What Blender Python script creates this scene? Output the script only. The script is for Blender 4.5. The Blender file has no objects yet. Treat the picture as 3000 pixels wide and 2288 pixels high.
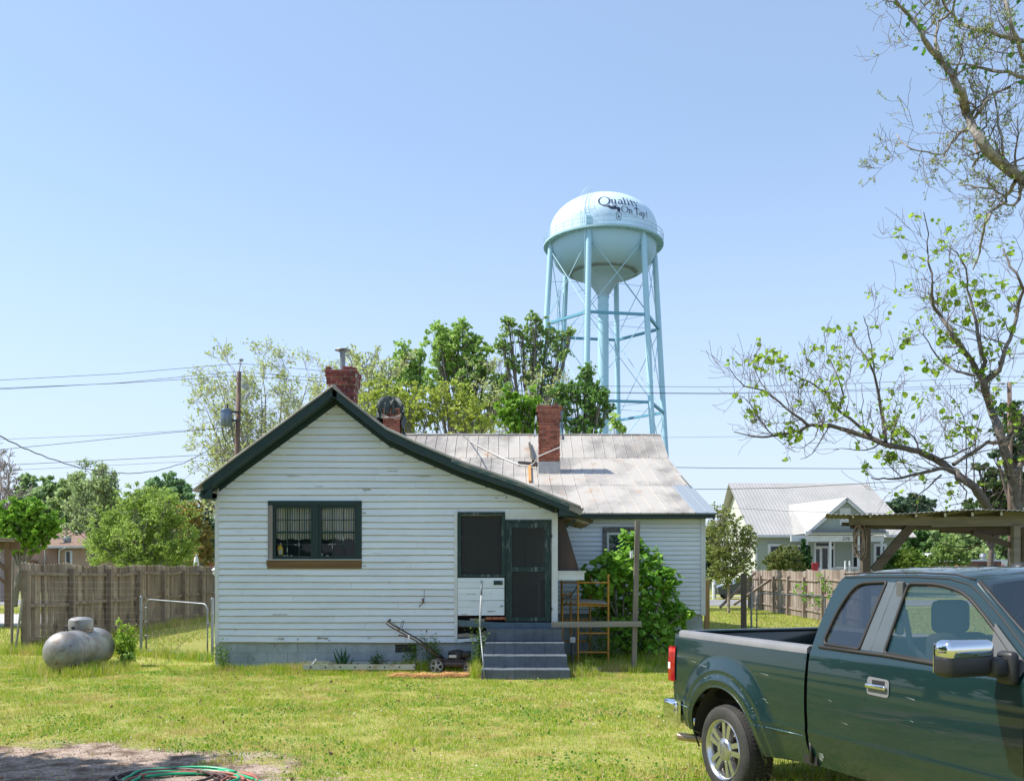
import bpy, bmesh, math, random
import numpy as np
from mathutils import Vector, Matrix
from mathutils.geometry import delaunay_2d_cdt
PI = math.pi
R = math.radians
scn = bpy.context.scene
COL = scn.collection
# ---------------------------------------------------------------- camera, sky, sun, exposure
FPX, EYE, HORY = 2750.0, 2.03, 1670.0          # focal length in photo pixels, eye height, horizon row
cam_d = bpy.data.cameras.new('camera'); cam = bpy.data.objects.new('camera', cam_d); COL.objects.link(cam)
cam.location = (0, 0, EYE); cam.rotation_euler = (R(90), 0, 0)
cam_d.sensor_fit = 'HORIZONTAL'; cam_d.sensor_width = 36.0; cam_d.lens = 36.0*FPX/3000.0
cam_d.shift_y = (HORY-1144.0)/3000.0
cam_d.clip_start = 0.1; cam_d.clip_end = 4000
scn.camera = cam
SUN_EL = R(52); SUN_AZ = math.atan2(-1.0, 0.012)    # azimuth from +Y towards +X
world = bpy.data.worlds.new('World'); scn.world = world; world.use_nodes = True
wn = world.node_tree.nodes; wl = world.node_tree.links
bg = wn['Background']
sky = wn.new('ShaderNodeTexSky'); sky.sky_type = 'NISHITA'; sky.sun_disc = False
sky.sun_elevation = SUN_EL; sky.sun_rotation = SUN_AZ; sky.altitude = 0
sky.air_density = 1.0; sky.dust_density = 0.3; sky.ozone_density = 2.0
tcw = wn.new('ShaderNodeTexCoord'); spw = wn.new('ShaderNodeSeparateXYZ'); wl.new(tcw.outputs['Generated'], spw.inputs[0])
mrw = wn.new('ShaderNodeMapRange'); mrw.interpolation_type = 'SMOOTHSTEP'; wl.new(spw.outputs[2], mrw.inputs[0])
mrw.inputs[1].default_value = -0.02; mrw.inputs[2].default_value = 0.45; mrw.inputs[3].default_value = 0.85; mrw.inputs[4].default_value = 0.32
mxw = wn.new('ShaderNodeMix'); mxw.data_type = 'RGBA'; wl.new(mrw.outputs[0], mxw.inputs[0]); wl.new(sky.outputs[0], mxw.inputs[6]); hzw = wn.new('ShaderNodeMix'); hzw.data_type = 'RGBA'; hzw.inputs[6].default_value = (3.0, 4.3, 6.2, 1); hzw.inputs[7].default_value = (3.55, 3.85, 4.65, 1); wl.new(mrw.outputs[0], hzw.inputs[0]); wl.new(hzw.outputs[2], mxw.inputs[7])   # thin summer haze low in the sky
wl.new(mxw.outputs[2], bg.inputs[0]); bg.inputs[1].default_value = 0.13
sun_d = bpy.data.lights.new('sun', 'SUN'); sun_d.energy = 4.4; sun_d.angle = R(0.53); sun_d.color = (1.0, 0.95, 0.86)
sun = bpy.data.objects.new('sun', sun_d); COL.objects.link(sun)
TS = Vector((math.sin(SUN_AZ)*math.cos(SUN_EL), math.cos(SUN_AZ)*math.cos(SUN_EL), math.sin(SUN_EL)))
sun.rotation_euler = TS.to_track_quat('Z', 'Y').to_euler(); sun.location = (-20, 5, 30)
scn.view_settings.view_transform = 'Standard'; scn.view_settings.look = 'None'
scn.view_settings.exposure = 0.72; scn.view_settings.gamma = 1.0
scn.cycles.max_bounces = 6; scn.cycles.transparent_max_bounces = 16
scn.cycles.diffuse_bounces = 3; scn.cycles.glossy_bounces = 3; scn.cycles.transmission_bounces = 4
scn.cycles.sample_clamp_indirect = 6.0

def P(px, py, Y):
    """A point of the place at depth Y metres seen at photo pixel px, py."""
    return Vector(((px-1500.0)/FPX*Y, Y, EYE-(py-HORY)/FPX*Y))

# ---------------------------------------------------------------- materials
def newmat(name):
    m = bpy.data.materials.new(name); m.use_nodes = True
    return m, m.node_tree.nodes, m.node_tree.links, m.node_tree.nodes['Principled BSDF']
def c4(c): return (c[0], c[1], c[2], 1.0)
def mixn(nodes, links, fac, a, b, mode='MIX'):
    n = nodes.new('ShaderNodeMix'); n.data_type = 'RGBA'; n.blend_type = mode
    if isinstance(fac, (int, float)): n.inputs[0].default_value = fac
    else: links.new(fac, n.inputs[0])
    for i, v in ((6, a), (7, b)):
        if isinstance(v, (tuple, list)): n.inputs[i].default_value = c4(v)
        else: links.new(v, n.inputs[i])
    return n.outputs[2]
def noise(nodes, links, scale, detail=4, rough=0.6, stretch=None, coord='Object'):
    tc = nodes.new('ShaderNodeTexCoord'); n = nodes.new('ShaderNodeTexNoise')
    n.inputs['Scale'].default_value = scale; n.inputs['Detail'].default_value = detail; n.inputs['Roughness'].default_value = rough
    if stretch:
        mp = nodes.new('ShaderNodeMapping'); mp.inputs['Scale'].default_value = stretch
        links.new(tc.outputs[coord], mp.inputs[0]); links.new(mp.outputs[0], n.inputs[0])
    else: links.new(tc.outputs[coord], n.inputs[0])
    return n.outputs[0]
def ramp(nodes, links, src, lo, hi):
    n = nodes.new('ShaderNodeMapRange'); n.inputs[1].default_value = lo; n.inputs[2].default_value = hi
    links.new(src, n.inputs[0]); return n.outputs[0]
def bump(nodes, links, b, src, strength, dist=0.01):
    n = nodes.new('ShaderNodeBump'); n.inputs['Strength'].default_value = strength; n.inputs['Distance'].default_value = dist
    links.new(src, n.inputs['Height']); links.new(n.outputs[0], b.inputs['Normal'])
def island(nodes):
    return nodes.new('ShaderNodeNewGeometry').outputs['Random Per Island']
def M(name, col, rough=0.6, metal=0.0, col2=None, scale=3.0, lo=0.35, hi=0.65, stretch=None, bmp=0.0, bscale=None,
      isl=None, spec=0.5, coat=0.0, col3=None, scale3=12.0, lo3=0.55, hi3=0.65, stretch3=None):
    m, nd, lk, b = newmat(name)
    out = None
    b.inputs['Roughness'].default_value = rough; b.inputs['Metallic'].default_value = metal
    b.inputs['Specular IOR Level'].default_value = spec
    if coat: b.inputs['Coat Weight'].default_value = coat; b.inputs['Coat Roughness'].default_value = 0.03
    cur = col
    if col2 is not None:
        cur = mixn(nd, lk, ramp(nd, lk, noise(nd, lk, scale, 5, 0.65, stretch), lo, hi), col, col2)
    if col3 is not None:
        cur = mixn(nd, lk, ramp(nd, lk, noise(nd, lk, scale3, 6, 0.7, stretch3), lo3, hi3), cur, col3)
    if isl is not None:
        k = nd.new('ShaderNodeMapRange'); lk.new(island(nd), k.inputs[0]); k.inputs[3].default_value = 1-isl; k.inputs[4].default_value = 1+isl
        cb = nd.new('ShaderNodeCombineColor')
        for i in range(3): lk.new(k.outputs[0], cb.inputs[i])
        cur = mixn(nd, lk, 1.0, cur, cb.outputs[0], 'MULTIPLY')
    if isinstance(cur, (tuple, list)): b.inputs['Base Color'].default_value = c4(cur)
    else: lk.new(cur, b.inputs['Base Color'])
    if bmp: bump(nd, lk, b, noise(nd, lk, bscale or scale*6, 6, 0.7, stretch), bmp)
    return m
def leafmat(name, ca, cb, trans=0.5, nscale=0.6, cc=None):
    m, nd, lk, b = newmat(name)
    c = mixn(nd, lk, island(nd), ca, cb)
    if cc is not None:
        c = mixn(nd, lk, ramp(nd, lk, noise(nd, lk, nscale, 3), 0.42, 0.62), c, cc)
    b.inputs['Roughness'].default_value = 0.55; b.inputs['Specular IOR Level'].default_value = 0.35
    lk.new(c, b.inputs['Base Color'])
    t = nd.new('ShaderNodeBsdfTranslucent'); lk.new(c, t.inputs[0])
    mx = nd.new('ShaderNodeMixShader'); mx.inputs[0].default_value = trans
    out = nd['Material Output']
    lk.new(b.outputs[0], mx.inputs[1]); lk.new(t.outputs[0], mx.inputs[2]); lk.new(mx.outputs[0], out.inputs[0])
    return m
def glassmat(name, tint, transp=0.6, rough=0.02, gloss=None):
    m, nd, lk, b = newmat(name)
    b.inputs['Base Color'].default_value = c4(tint); b.inputs['Roughness'].default_value = rough
    b.inputs['Specular IOR Level'].default_value = 0.9
    t = nd.new('ShaderNodeBsdfTransparent'); mx = nd.new('ShaderNodeMixShader'); mx.inputs[0].default_value = transp
    lk.new(b.outputs[0], mx.inputs[1]); lk.new(t.outputs[0], mx.inputs[2]); lk.new(mx.outputs[0], nd['Material Output'].inputs[0])
    return m

# ---------------------------------------------------------------- mesh building
class MB:
    def __init__(s): s.v = []; s.f = []
    def add(s, vs, fs):
        o = len(s.v); s.v.extend([tuple(v) for v in vs]); s.f.extend([tuple(i+o for i in f) for f in fs]); return s
    def box(s, c, d, rz=0.0, tilt=None):
        x, y, z = d[0]/2, d[1]/2, d[2]/2
        vs = [Vector((a*x, b*y, e*z)) for a in (-1, 1) for b in (-1, 1) for e in (-1, 1)]
        mt = Matrix.Rotation(rz, 3, 'Z')
        if tilt: mt = mt @ Matrix.Rotation(tilt[1], 3, tilt[0])
        c = Vector(c)
        return s.add([mt @ v + c for v in vs], [(0, 1, 3, 2), (4, 6, 7, 5), (0, 4, 5, 1), (2, 3, 7, 6), (0, 2, 6, 4), (1, 5, 7, 3)])
    def b2(s, p, q):
        p = Vector(p); q = Vector(q); return s.box((p+q)/2, [abs(q[i]-p[i]) for i in range(3)])
    def beam(s, p, q, w, h, up=(0, 0, 1)):
        p = Vector(p); q = Vector(q); d = (q-p).normalized(); u = Vector(up)
        a = d.cross(u)
        if a.length < 1e-4: a = d.cross(Vector((0, 1, 0)))
        a.normalize(); b = a.cross(d).normalized()
        vs = [e + a*(i*w/2) + b*(j*h/2) for e in (p, q) for i, j in ((-1, -1), (1, -1), (1, 1), (-1, 1))]
        return s.add(vs, [(3, 2, 1, 0), (4, 5, 6, 7), (0, 1, 5, 4), (1, 2, 6, 5), (2, 3, 7, 6), (3, 0, 4, 7)])
    def tube(s, pts, rad, n=6, cap=True):
        pts = [Vector(p) for p in pts]; m = len(pts)
        if not isinstance(rad, (list, tuple)): rad = [rad]*m
        prev = None; rings = []
        for i, p in enumerate(pts):
            d = (pts[min(i+1, m-1)]-pts[max(i-1, 0)])
            if d.length < 1e-9: d = Vector((0, 0, 1))
            d.normalize()
            if prev is None:
                a = d.cross(Vector((0, 0, 1)));
                if a.length < 1e-3: a = d.cross(Vector((1, 0, 0)))
                a.normalize()
            else:
                a = prev - d*prev.dot(d)
                if a.length < 1e-5: a = d.cross(Vector((0.3, 0.5, 1)))
                a.normalize()
            prev = a; b = d.cross(a)
            rings.append([p + (a*math.cos(2*PI*k/n) + b*math.sin(2*PI*k/n))*rad[i] for k in range(n)])
        vs = [v for r in rings for v in r]
        fs = [(i*n+k, i*n+(k+1) % n, (i+1)*n+(k+1) % n, (i+1)*n+k) for i in range(m-1) for k in range(n)]
        if cap: fs += [tuple(reversed(range(n))), tuple((m-1)*n+k for k in range(n))]
        return s.add(vs, fs)
    def lathe(s, prof, c=(0, 0, 0), n=32, axis='Z', close=False):
        c = Vector(c); vs = []
        for r, h in prof:
            for k in range(n):
                a = 2*PI*k/n; x, y = r*math.cos(a), r*math.sin(a)
                v = {'Z': (x, y, h), 'Y': (x, h, y), 'X': (h, x, y)}[axis]
                vs.append(Vector(v)+c)
        m = len(prof)
        rng = range(m) if close else range(m-1)
        fs = [(i*n+k, i*n+(k+1) % n, ((i+1) % m)*n+(k+1) % n, ((i+1) % m)*n+k) for i in rng for k in range(n)]
        return s.add(vs, fs)
    def prism(s, poly, d, org=(0, 0, 0), ax=(0, 2), dax=1):
        """poly in the two axes ax, extruded along axis dax from d[0] to d[1]."""
        o = Vector(org); n = len(poly); vs = []
        for e in d:
            for p in poly:
                v = [0, 0, 0]; v[ax[0]] = p[0]; v[ax[1]] = p[1]; v[dax] = e; vs.append(Vector(v)+o)
        fs = [tuple(range(n)), tuple(reversed(range(n, 2*n)))] + [((i+1) % n, i, n+i, n+(i+1) % n) for i in range(n)]
        return s.add(vs, fs)
    def slab(s, pts, th):
        """polygon in space given a thickness th along its normal"""
        pts = [Vector(p) for p in pts]; nn = (pts[1]-pts[0]).cross(pts[2]-pts[0]).normalized()*th; n = len(pts)
        vs = pts+[p-nn for p in pts]
        fs = [tuple(range(n)), tuple(reversed(range(n, 2*n)))] + [((i+1) % n, i, n+i, n+(i+1) % n) for i in range(n)]
        return s.add(vs, fs)
    def rbox(s, c, d, r=0.02, seg=2, rz=0.0):
        bm = bmesh.new(); bmesh.ops.create_cube(bm, size=1.0)
        for v in bm.verts: v.co = Vector((v.co.x*d[0], v.co.y*d[1], v.co.z*d[2]))
        bmesh.ops.bevel(bm, geom=bm.edges[:], offset=min(r, min(d)*0.49), segments=seg, profile=0.5, affect='EDGES')
        bm.verts.ensure_lookup_table(); mt = Matrix.Rotation(rz, 3, 'Z'); c = Vector(c)
        vs = [mt @ v.co + c for v in bm.verts]; fs = [[v.index for v in f.verts] for f in bm.faces]
        bm.free(); return s.add(vs, fs)
ORG = {}
def finish(me, name, mat, parent, local, smooth, center, V):
    me.materials.append(mat)
    o = bpy.data.objects.new(name, me); COL.objects.link(o)
    po = Vector((0, 0, 0))
    if parent is not None:
        o.parent = parent; po = ORG[parent.name]
    o.location = Vector(center)-po; ORG[o.name] = Vector(center)
    return o
def obj(name, mb, mat, parent=None, smooth=False, local=False, origin=None):
    V = np.array(mb.v, dtype=np.float64)
    c = Vector(origin) if origin is not None else Vector(((V[:, 0].min()+V[:, 0].max())/2, (V[:, 1].min()+V[:, 1].max())/2, V[:, 2].min()))
    me = bpy.data.meshes.new(name); me.from_pydata((V-np.array(c)).tolist(), [], mb.f)
    bm = bmesh.new(); bm.from_mesh(me); bmesh.ops.recalc_face_normals(bm, faces=bm.faces[:]); bm.to_mesh(me); bm.free()
    if smooth:
        me.shade_smooth()
        if smooth is not True:
            me.set_sharp_from_angle(angle=R(smooth))
    return finish(me, name, mat, parent, local, smooth, c, V)
def npmesh(name, V, F, mat, parent=None, smooth=False):
    V = np.asarray(V, dtype=np.float32).reshape(-1, 3); F = np.asarray(F, dtype=np.int32); k = F.shape[1]
    c = Vector((float(V[:, 0].mean()), float(V[:, 1].mean()), float(V[:, 2].min())))
    me = bpy.data.meshes.new(name); W = V-np.array(c, dtype=np.float32)
    me.vertices.add(len(W)); me.vertices.foreach_set('co', W.ravel())
    me.loops.add(F.size); me.loops.foreach_set('vertex_index', F.ravel())
    me.polygons.add(len(F)); me.polygons.foreach_set('loop_start', np.arange(0, F.size, k, dtype=np.int32))
    me.update(calc_edges=True); me.validate()
    if smooth: me.shade_smooth()
    return finish(me, name, mat, parent, False, smooth, c, V)
def tag(o, label=None, cat=None, group=None, kind=None):
    if label: o['label'] = label
    if cat: o['category'] = cat
    if group: o['group'] = group
    if kind: o['kind'] = kind
    return o
def thing(name, label, cat, loc=(0, 0, 0), rz=0.0, group=None, localframe=False):
    o = bpy.data.objects.new(name, None); COL.objects.link(o); o.empty_display_size = 0.2
    o.location = loc; o.rotation_euler = (0, 0, rz)
    ORG[o.name] = Vector((0, 0, 0)) if localframe else Vector(loc)
    return tag(o, label, cat, group)
def dup(root, loc, rz, label):
    def cp(o, par):
        c = o.copy(); COL.objects.link(c); c.parent = par
        for ch in list(o.children): cp(ch, c)
        return c
    r = cp(root, None); r.location = loc; r.rotation_euler = (0, 0, rz); r['label'] = label
    return r
def wavy(a, b, n, sag=0.0, jit=0.0, rng=random):
    a = Vector(a); b = Vector(b)
    return [a.lerp(b, i/n) + Vector((rng.uniform(-jit, jit), rng.uniform(-jit, jit), -4*sag*(i/n)*(1-i/n)+rng.uniform(-jit, jit))) for i in range(n+1)]
random.seed(7); NR = np.random.default_rng(11)

# ---------------------------------------------------------------- shared materials
m_white = M('white_paint', (0.73, 0.79, 0.88), 0.65, col2=(0.64, 0.70, 0.79), scale=1.3, lo=0.4, hi=0.7, stretch=(0.5, 1, 2), bmp=0.25, bscale=30, isl=0.035,
            col3=(0.24, 0.23, 0.22), scale3=5, lo3=0.665, hi3=0.72, stretch3=(0.5, 1, 4))
m_whitetrim = M('white_trim', (0.66, 0.69, 0.74), 0.6, col2=(0.58, 0.59, 0.6), scale=4, col3=(0.3, 0.28, 0.25), scale3=14, lo3=0.66, hi3=0.7, stretch3=(1, 1, 0.3))
m_green = M('dark_green_paint', (0.003, 0.022, 0.022), 0.5, col2=(0.006, 0.032, 0.030), scale=6, bmp=0.2)
m_greenpeel = M('peeling_green_paint', (0.006, 0.032, 0.030), 0.6, col2=(0.13, 0.15, 0.16), scale=7, lo=0.54, hi=0.64, stretch=(1.5, 1, 0.35), bmp=0.4,
                col3=(0.33, 0.35, 0.37), scale3=16, lo3=0.64, hi3=0.70, stretch3=(1.5, 1, 0.3))
m_oldwood = M('weathered_wood', (0.16, 0.13, 0.105), 0.85, col2=(0.27, 0.24, 0.21), scale=4, stretch=(1, 1, 0.15), bmp=0.5, isl=0.25)
m_oldwoodh = M('weathered_board', (0.19, 0.17, 0.15), 0.85, col2=(0.31, 0.29, 0.26), scale=3, stretch=(0.2, 1, 2.5), bmp=0.5, isl=0.15)
m_brownwood = M('bare_brown_wood', (0.20, 0.115, 0.05), 0.75, col2=(0.13, 0.075, 0.035), scale=3, stretch=(0.3, 1, 4), bmp=0.3)
m_block = M('painted_block', (0.42, 0.47, 0.52), 0.8, col2=(0.29, 0.33, 0.36), scale=2.2, col3=(0.14, 0.14, 0.12), scale3=5, lo3=0.62, hi3=0.72, bmp=0.5, bscale=60, isl=0.05)
m_steps = M('blue_grey_step_paint', (0.12, 0.145, 0.18), 0.75, col2=(0.085, 0.10, 0.125), scale=3.5, col3=(0.27, 0.25, 0.23), scale3=22, lo3=0.64, hi3=0.70, bmp=0.5, bscale=90, isl=0.07)
m_blueboard = M('blue_grey_board', (0.10, 0.16, 0.20), 0.6, col2=(0.07, 0.11, 0.14), scale=6)
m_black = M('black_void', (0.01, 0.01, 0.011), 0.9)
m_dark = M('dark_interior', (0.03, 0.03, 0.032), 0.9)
m_galv = M('galvanised_steel', (0.30, 0.32, 0.34), 0.5, 0.6, col2=(0.20, 0.22, 0.24), scale=12)
m_wire = M('steel_wire', (0.16, 0.155, 0.15), 0.6, 0.4)
m_cable = M('black_cable', (0.03, 0.03, 0.033), 0.6)
m_brick = M('chimney_brick', (0.40, 0.135, 0.07), 0.85, col2=(0.27, 0.08, 0.05), scale=5, bmp=0.5, bscale=60, isl=0.35, col3=(0.13, 0.05, 0.04), scale3=9, lo3=0.6, hi3=0.7)
m_brickdark = M('dark_red_brick', (0.26, 0.06, 0.045), 0.85, col2=(0.15, 0.04, 0.035), scale=5, bmp=0.5, bscale=60, isl=0.35, col3=(0.05, 0.035, 0.035), scale3=7, lo3=0.6, hi3=0.7)
m_mortar = M('mortar', (0.50, 0.46, 0.43), 0.95, col2=(0.34, 0.30, 0.28), scale=20)
m_bark = M('grey_bark', (0.14, 0.12, 0.10), 0.9, col2=(0.24, 0.22, 0.19), scale=9, stretch=(1, 1, 0.3), bmp=0.8, bscale=30)
m_barkdark = M('dark_bark', (0.075, 0.06, 0.05), 0.9, col2=(0.14, 0.115, 0.10), scale=9, bmp=0.8, bscale=30)
m_twig = M('twig_bark', (0.20, 0.15, 0.12), 0.8, col2=(0.13, 0.10, 0.08), scale=9)
# ================================================================ GROUND, ROADS
def gmask_nodes(nd, lk):
    """bare dirt patch: an ellipse with a ragged edge, in world metres"""
    tc = nd.new('ShaderNodeTexCoord'); sp = nd.new('ShaderNodeSeparateXYZ'); lk.new(tc.outputs['Object'], sp.inputs[0])
    def mth(op, a, b):
        n = nd.new('ShaderNodeMath'); n.operation = op
        for i, v in enumerate((a, b)):
            if v is None: continue
            if isinstance(v, (int, float)): n.inputs[i].default_value = v
            else: lk.new(v, n.inputs[i])
        return n.outputs[0]
    dx = mth('DIVIDE', mth('SUBTRACT', sp.outputs[0], -5.2), 3.3); dy = mth('DIVIDE', mth('SUBTRACT', sp.outputs[1], 8.4), 2.6)
    d = mth('ADD', mth('MULTIPLY', dx, dx), mth('MULTIPLY', dy, dy))
    nz = noise(nd, lk, 1.6, 6, 0.7)
    return mth('ADD', d, mth('MULTIPLY', mth('SUBTRACT', nz, 0.5), 2.2))
mg, nd, lk, b = newmat('lawn_soil')
gcol = mixn(nd, lk, ramp(nd, lk, noise(nd, lk, 0.9, 6, 0.7), 0.35, 0.65), (0.18, 0.25, 0.03), (0.32, 0.31, 0.07))
gcol = mixn(nd, lk, ramp(nd, lk, noise(nd, lk, 14, 6, 0.75), 0.5, 0.62), gcol, (0.48, 0.37, 0.20))
dirt = mixn(nd, lk, ramp(nd, lk, noise(nd, lk, 22, 8, 0.8), 0.4, 0.6), (0.32, 0.235, 0.185), (0.56, 0.45, 0.37))
dirt = mixn(nd, lk, ramp(nd, lk, noise(nd, lk, 3, 4, 0.6), 0.45, 0.62), dirt, (0.16, 0.11, 0.08))
rm = ramp(nd, lk, gmask_nodes(nd, lk), 1.25, 0.85)
vl = nd.new('ShaderNodeVectorMath'); vl.operation = 'LENGTH'; tcg = nd.new('ShaderNodeTexCoord'); lk.new(tcg.outputs['Object'], vl.inputs[0])
gcol = mixn(nd, lk, ramp(nd, lk, vl.outputs['Value'], 75, 110), gcol, (0.075, 0.095, 0.045))   # fields and woods beyond the street
mot = ramp(nd, lk, noise(nd, lk, 9, 8, 0.8), 0.38, 0.62)
mm = nd.new('ShaderNodeMath'); mm.operation = 'MULTIPLY_ADD'; mm.inputs[1].default_value = 0.9; lk.new(rm, mm.inputs[0]); 
m3 = nd.new('ShaderNodeMath'); m3.operation = 'MULTIPLY'; lk.new(rm, m3.inputs[0]); lk.new(mot, m3.inputs[1]); m4 = nd.new('ShaderNodeMath'); m4.operation = 'ADD'; lk.new(m3.outputs[0], m4.inputs[0]); m5 = nd.new('ShaderNodeMath'); m5.operation = 'POWER'; m5.inputs[1].default_value = 4; lk.new(rm, m5.inputs[0]); lk.new(m5.outputs[0], m4.inputs[1]); m4.use_clamp = True
lk.new(mixn(nd, lk, m4.outputs[0], gcol, dirt), b.inputs['Base Color']); b.inputs['Roughness'].default_value = 0.95; b.inputs['Specular IOR Level'].default_value = 0.15
bump(nd, lk, b, noise(nd, lk, 25, 8, 0.8), 0.9, 0.02)
g = MB(); nx = 24
xs = [-900, -300, -100, -40, -20, -10, 0, 10, 20, 40, 100, 300, 900]; ys = [-30, 0, 8, 16, 30, 60, 120, 300, 900, 2500]
vs = [(x, y, 0.0) for y in ys for x in xs]; L = len(xs)
g.add(vs, [(j*L+i, j*L+i+1, (j+1)*L+i+1, (j+1)*L+i) for j in range(len(ys)-1) for i in range(L-1)])
tag(obj('ground', g, mg, origin=(0, 0, 0)), kind='structure')
m_conc = M('pale_concrete', (0.50, 0.48, 0.46), 0.9, col2=(0.40, 0.39, 0.37), scale=0.6, bmp=0.2, bscale=40)
m_asph = M('worn_grey_asphalt', (0.27, 0.265, 0.265), 0.9, col2=(0.20, 0.20, 0.20), scale=0.3, bmp=0.3, bscale=40)
st = MB(); st.slab([(-160, 57.5, 0.02), (160, 50, 0.02), (160, 60, 0.02), (-160, 69, 0.02)], 0.02)
tag(obj('road', st, m_asph), kind='structure')
st = MB(); st.slab([(-160, 74, 0.05), (160, 67, 0.05), (160, 68.8, 0.05), (-160, 75.8, 0.05)], 0.05)
tag(obj('pavement', st, m_conc), kind='structure')
st = MB(); st.slab([(-34, 34.2, 0.02), (-15.4, 34.0, 0.02), (-15.8, 43, 0.02), (-34, 43.5, 0.02)], 0.02)
tag(obj('driveway', st, m_conc), kind='structure')

# ---- grass blades
def vnoise(x, y, s, seed):
    rs = np.random.default_rng(seed); G = rs.random((64, 64)); x = x*s; y = y*s
    xi = np.floor(x).astype(int); yi = np.floor(y).astype(int); fx = x-xi; fy = y-yi; fx = fx*fx*(3-2*fx); fy = fy*fy*(3-2*fy)
    g = lambda a, b_: G[a % 64, b_ % 64]
    return (g(xi, yi)*(1-fx)+g(xi+1, yi)*fx)*(1-fy)+(g(xi, yi+1)*(1-fx)+g(xi+1, yi+1)*fx)*fy
def fbm(x, y, s, seed): return 0.6*vnoise(x, y, s, seed)+0.3*vnoise(x, y, s*2.3, seed+1)+0.1*vnoise(x, y, s*5, seed+2)
def blades(x, y, h, w, lean, z0=0.0):
    n = len(x); a = NR.random(n)*2*PI; la = NR.random(n)*2*PI; ln = lean*h*NR.random(n)
    bx, by = np.cos(a)*w/2, np.sin(a)*w/2; lx, ly = np.cos(la)*ln, np.sin(la)*ln
    V = np.zeros((n, 5, 3))
    V[:, 0] = np.stack([x-bx, y-by, np.zeros(n)-0.01+z0], 1); V[:, 1] = np.stack([x+bx, y+by, np.zeros(n)-0.01+z0], 1)
    V[:, 2] = np.stack([x+bx*.8+lx*.35, y+by*.8+ly*.35, h*.6+z0], 1); V[:, 3] = np.stack([x-bx*.8+lx*.35, y-by*.8+ly*.35, h*.6+z0], 1)
    V[:, 4] = np.stack([x+lx, y+ly, h+z0], 1)
    F = np.array([[0, 1, 2], [0, 2, 3], [3, 2, 4]])[None]+np.arange(n)[:, None, None]*5
    return V.reshape(-1, 3), F.reshape(-1, 3)
def scatter(n, y0, y1, pad=0.8, k=0.56):
    y = np.sqrt(NR.random(int(n))*(y1*y1-y0*y0)+y0*y0); x = (NR.random(int(n))*2-1)*(k*y+pad); return x, y
def clear(x, y, extra=0.0):
    """keep off buildings, steps, roads"""
    m = ~((x > -6.0) & (x < 0.93) & (y > 19.0) & (y < 30)) & ~((x > -9) & (x < 4.6) & (y > 22.4) & (y < 40))
    m &= ~((x > -0.6) & (x < 1.05) & (y > 17.3) & (y < 19.1)) & ~((x < -15.3) & (y > 34) & (y < 43.5))
    yr = 53.75-0.0234*x; m &= ~((y > yr-0.2) & (y < yr+9.8+x*-0.0047+0.3))
    return m
m_grass, nd, lk, b = newmat('grass_blades')
ga = mixn(nd, lk, island(nd), (0.20, 0.34, 0.015), (0.52, 0.60, 0.05))
gb = mixn(nd, lk, ramp(nd, lk, noise(nd, lk, 1.7, 6, 0.75), 0.50, 0.68), ga, (0.56, 0.52, 0.10))
gb = mixn(nd, lk, ramp(nd, lk, noise(nd, lk, 0.75, 7, 0.8), 0.50, 0.62), gb, (0.58, 0.47, 0.17))
gb = mixn(nd, lk, ramp(nd, lk, noise(nd, lk, 3.3, 4, 0.6), 0.54, 0.66), gb, (0.15, 0.40, 0.015))
gt = nd.new('ShaderNodeMath'); gt.operation = 'GREATER_THAN'; gt.inputs[1].default_value = 0.87; lk.new(island(nd), gt.inputs[0])
gb = mixn(nd, lk, gt.outputs[0], gb, (0.72, 0.56, 0.32))
lk.new(gb, b.inputs['Base Color']); b.inputs['Roughness'].default_value = 0.5; b.inputs['Specular IOR Level'].default_value = 0.3
t = nd.new('ShaderNodeBsdfTranslucent'); lk.new(gb, t.inputs[0]); mx = nd.new('ShaderNodeMixShader'); mx.inputs[0].default_value = 0.35
lk.new(b.outputs[0], mx.inputs[1]); lk.new(t.outputs[0], mx.inputs[2]); lk.new(mx.outputs[0], nd['Material Output'].inputs[0])
Vs, Fs, off = [], [], 0
def addb(x, y, h, w, lean=0.9, z0=0.0):
    global off
    V, F = blades(x, y, h, w, lean, z0); Vs.append(V); Fs.append(F+off); off += len(V)
def dirtd(x, y):
    return ((x+5.2)/3.3)**2+((y-8.4)/2.6)**2+(fbm(x+50, y+50, 1.6, 3)-0.5)*1.6
x, y = scatter(480000, 7.2, 20, 1.8)
keep = clear(x, y) & (NR.random(len(x)) < np.clip((dirtd(x, y)-0.75)*2.2, 0.01, 1)) & (NR.random(len(x)) < np.clip(fbm(x+9, y+9, 2.9, 21)*3.2-0.7, 0.22, 1))
x, y = x[keep], y[keep]; ht = 0.014+0.055*fbm(x+9, y+9, 2.9, 21)**2+0.018*NR.random(len(x)); addb(x, y, ht, 0.0045+0.004*NR.random(len(x)), 1.3)
x, y = scatter(120000, 20, 50); keep = clear(x, y) & ((np.abs(x) > 5.5)); x, y = x[keep], y[keep]
addb(x, y, 0.04+0.07*fbm(x+9, y+9, 0.5, 5), 0.012+0.01*NR.random(len(x)), 1.0)
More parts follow.
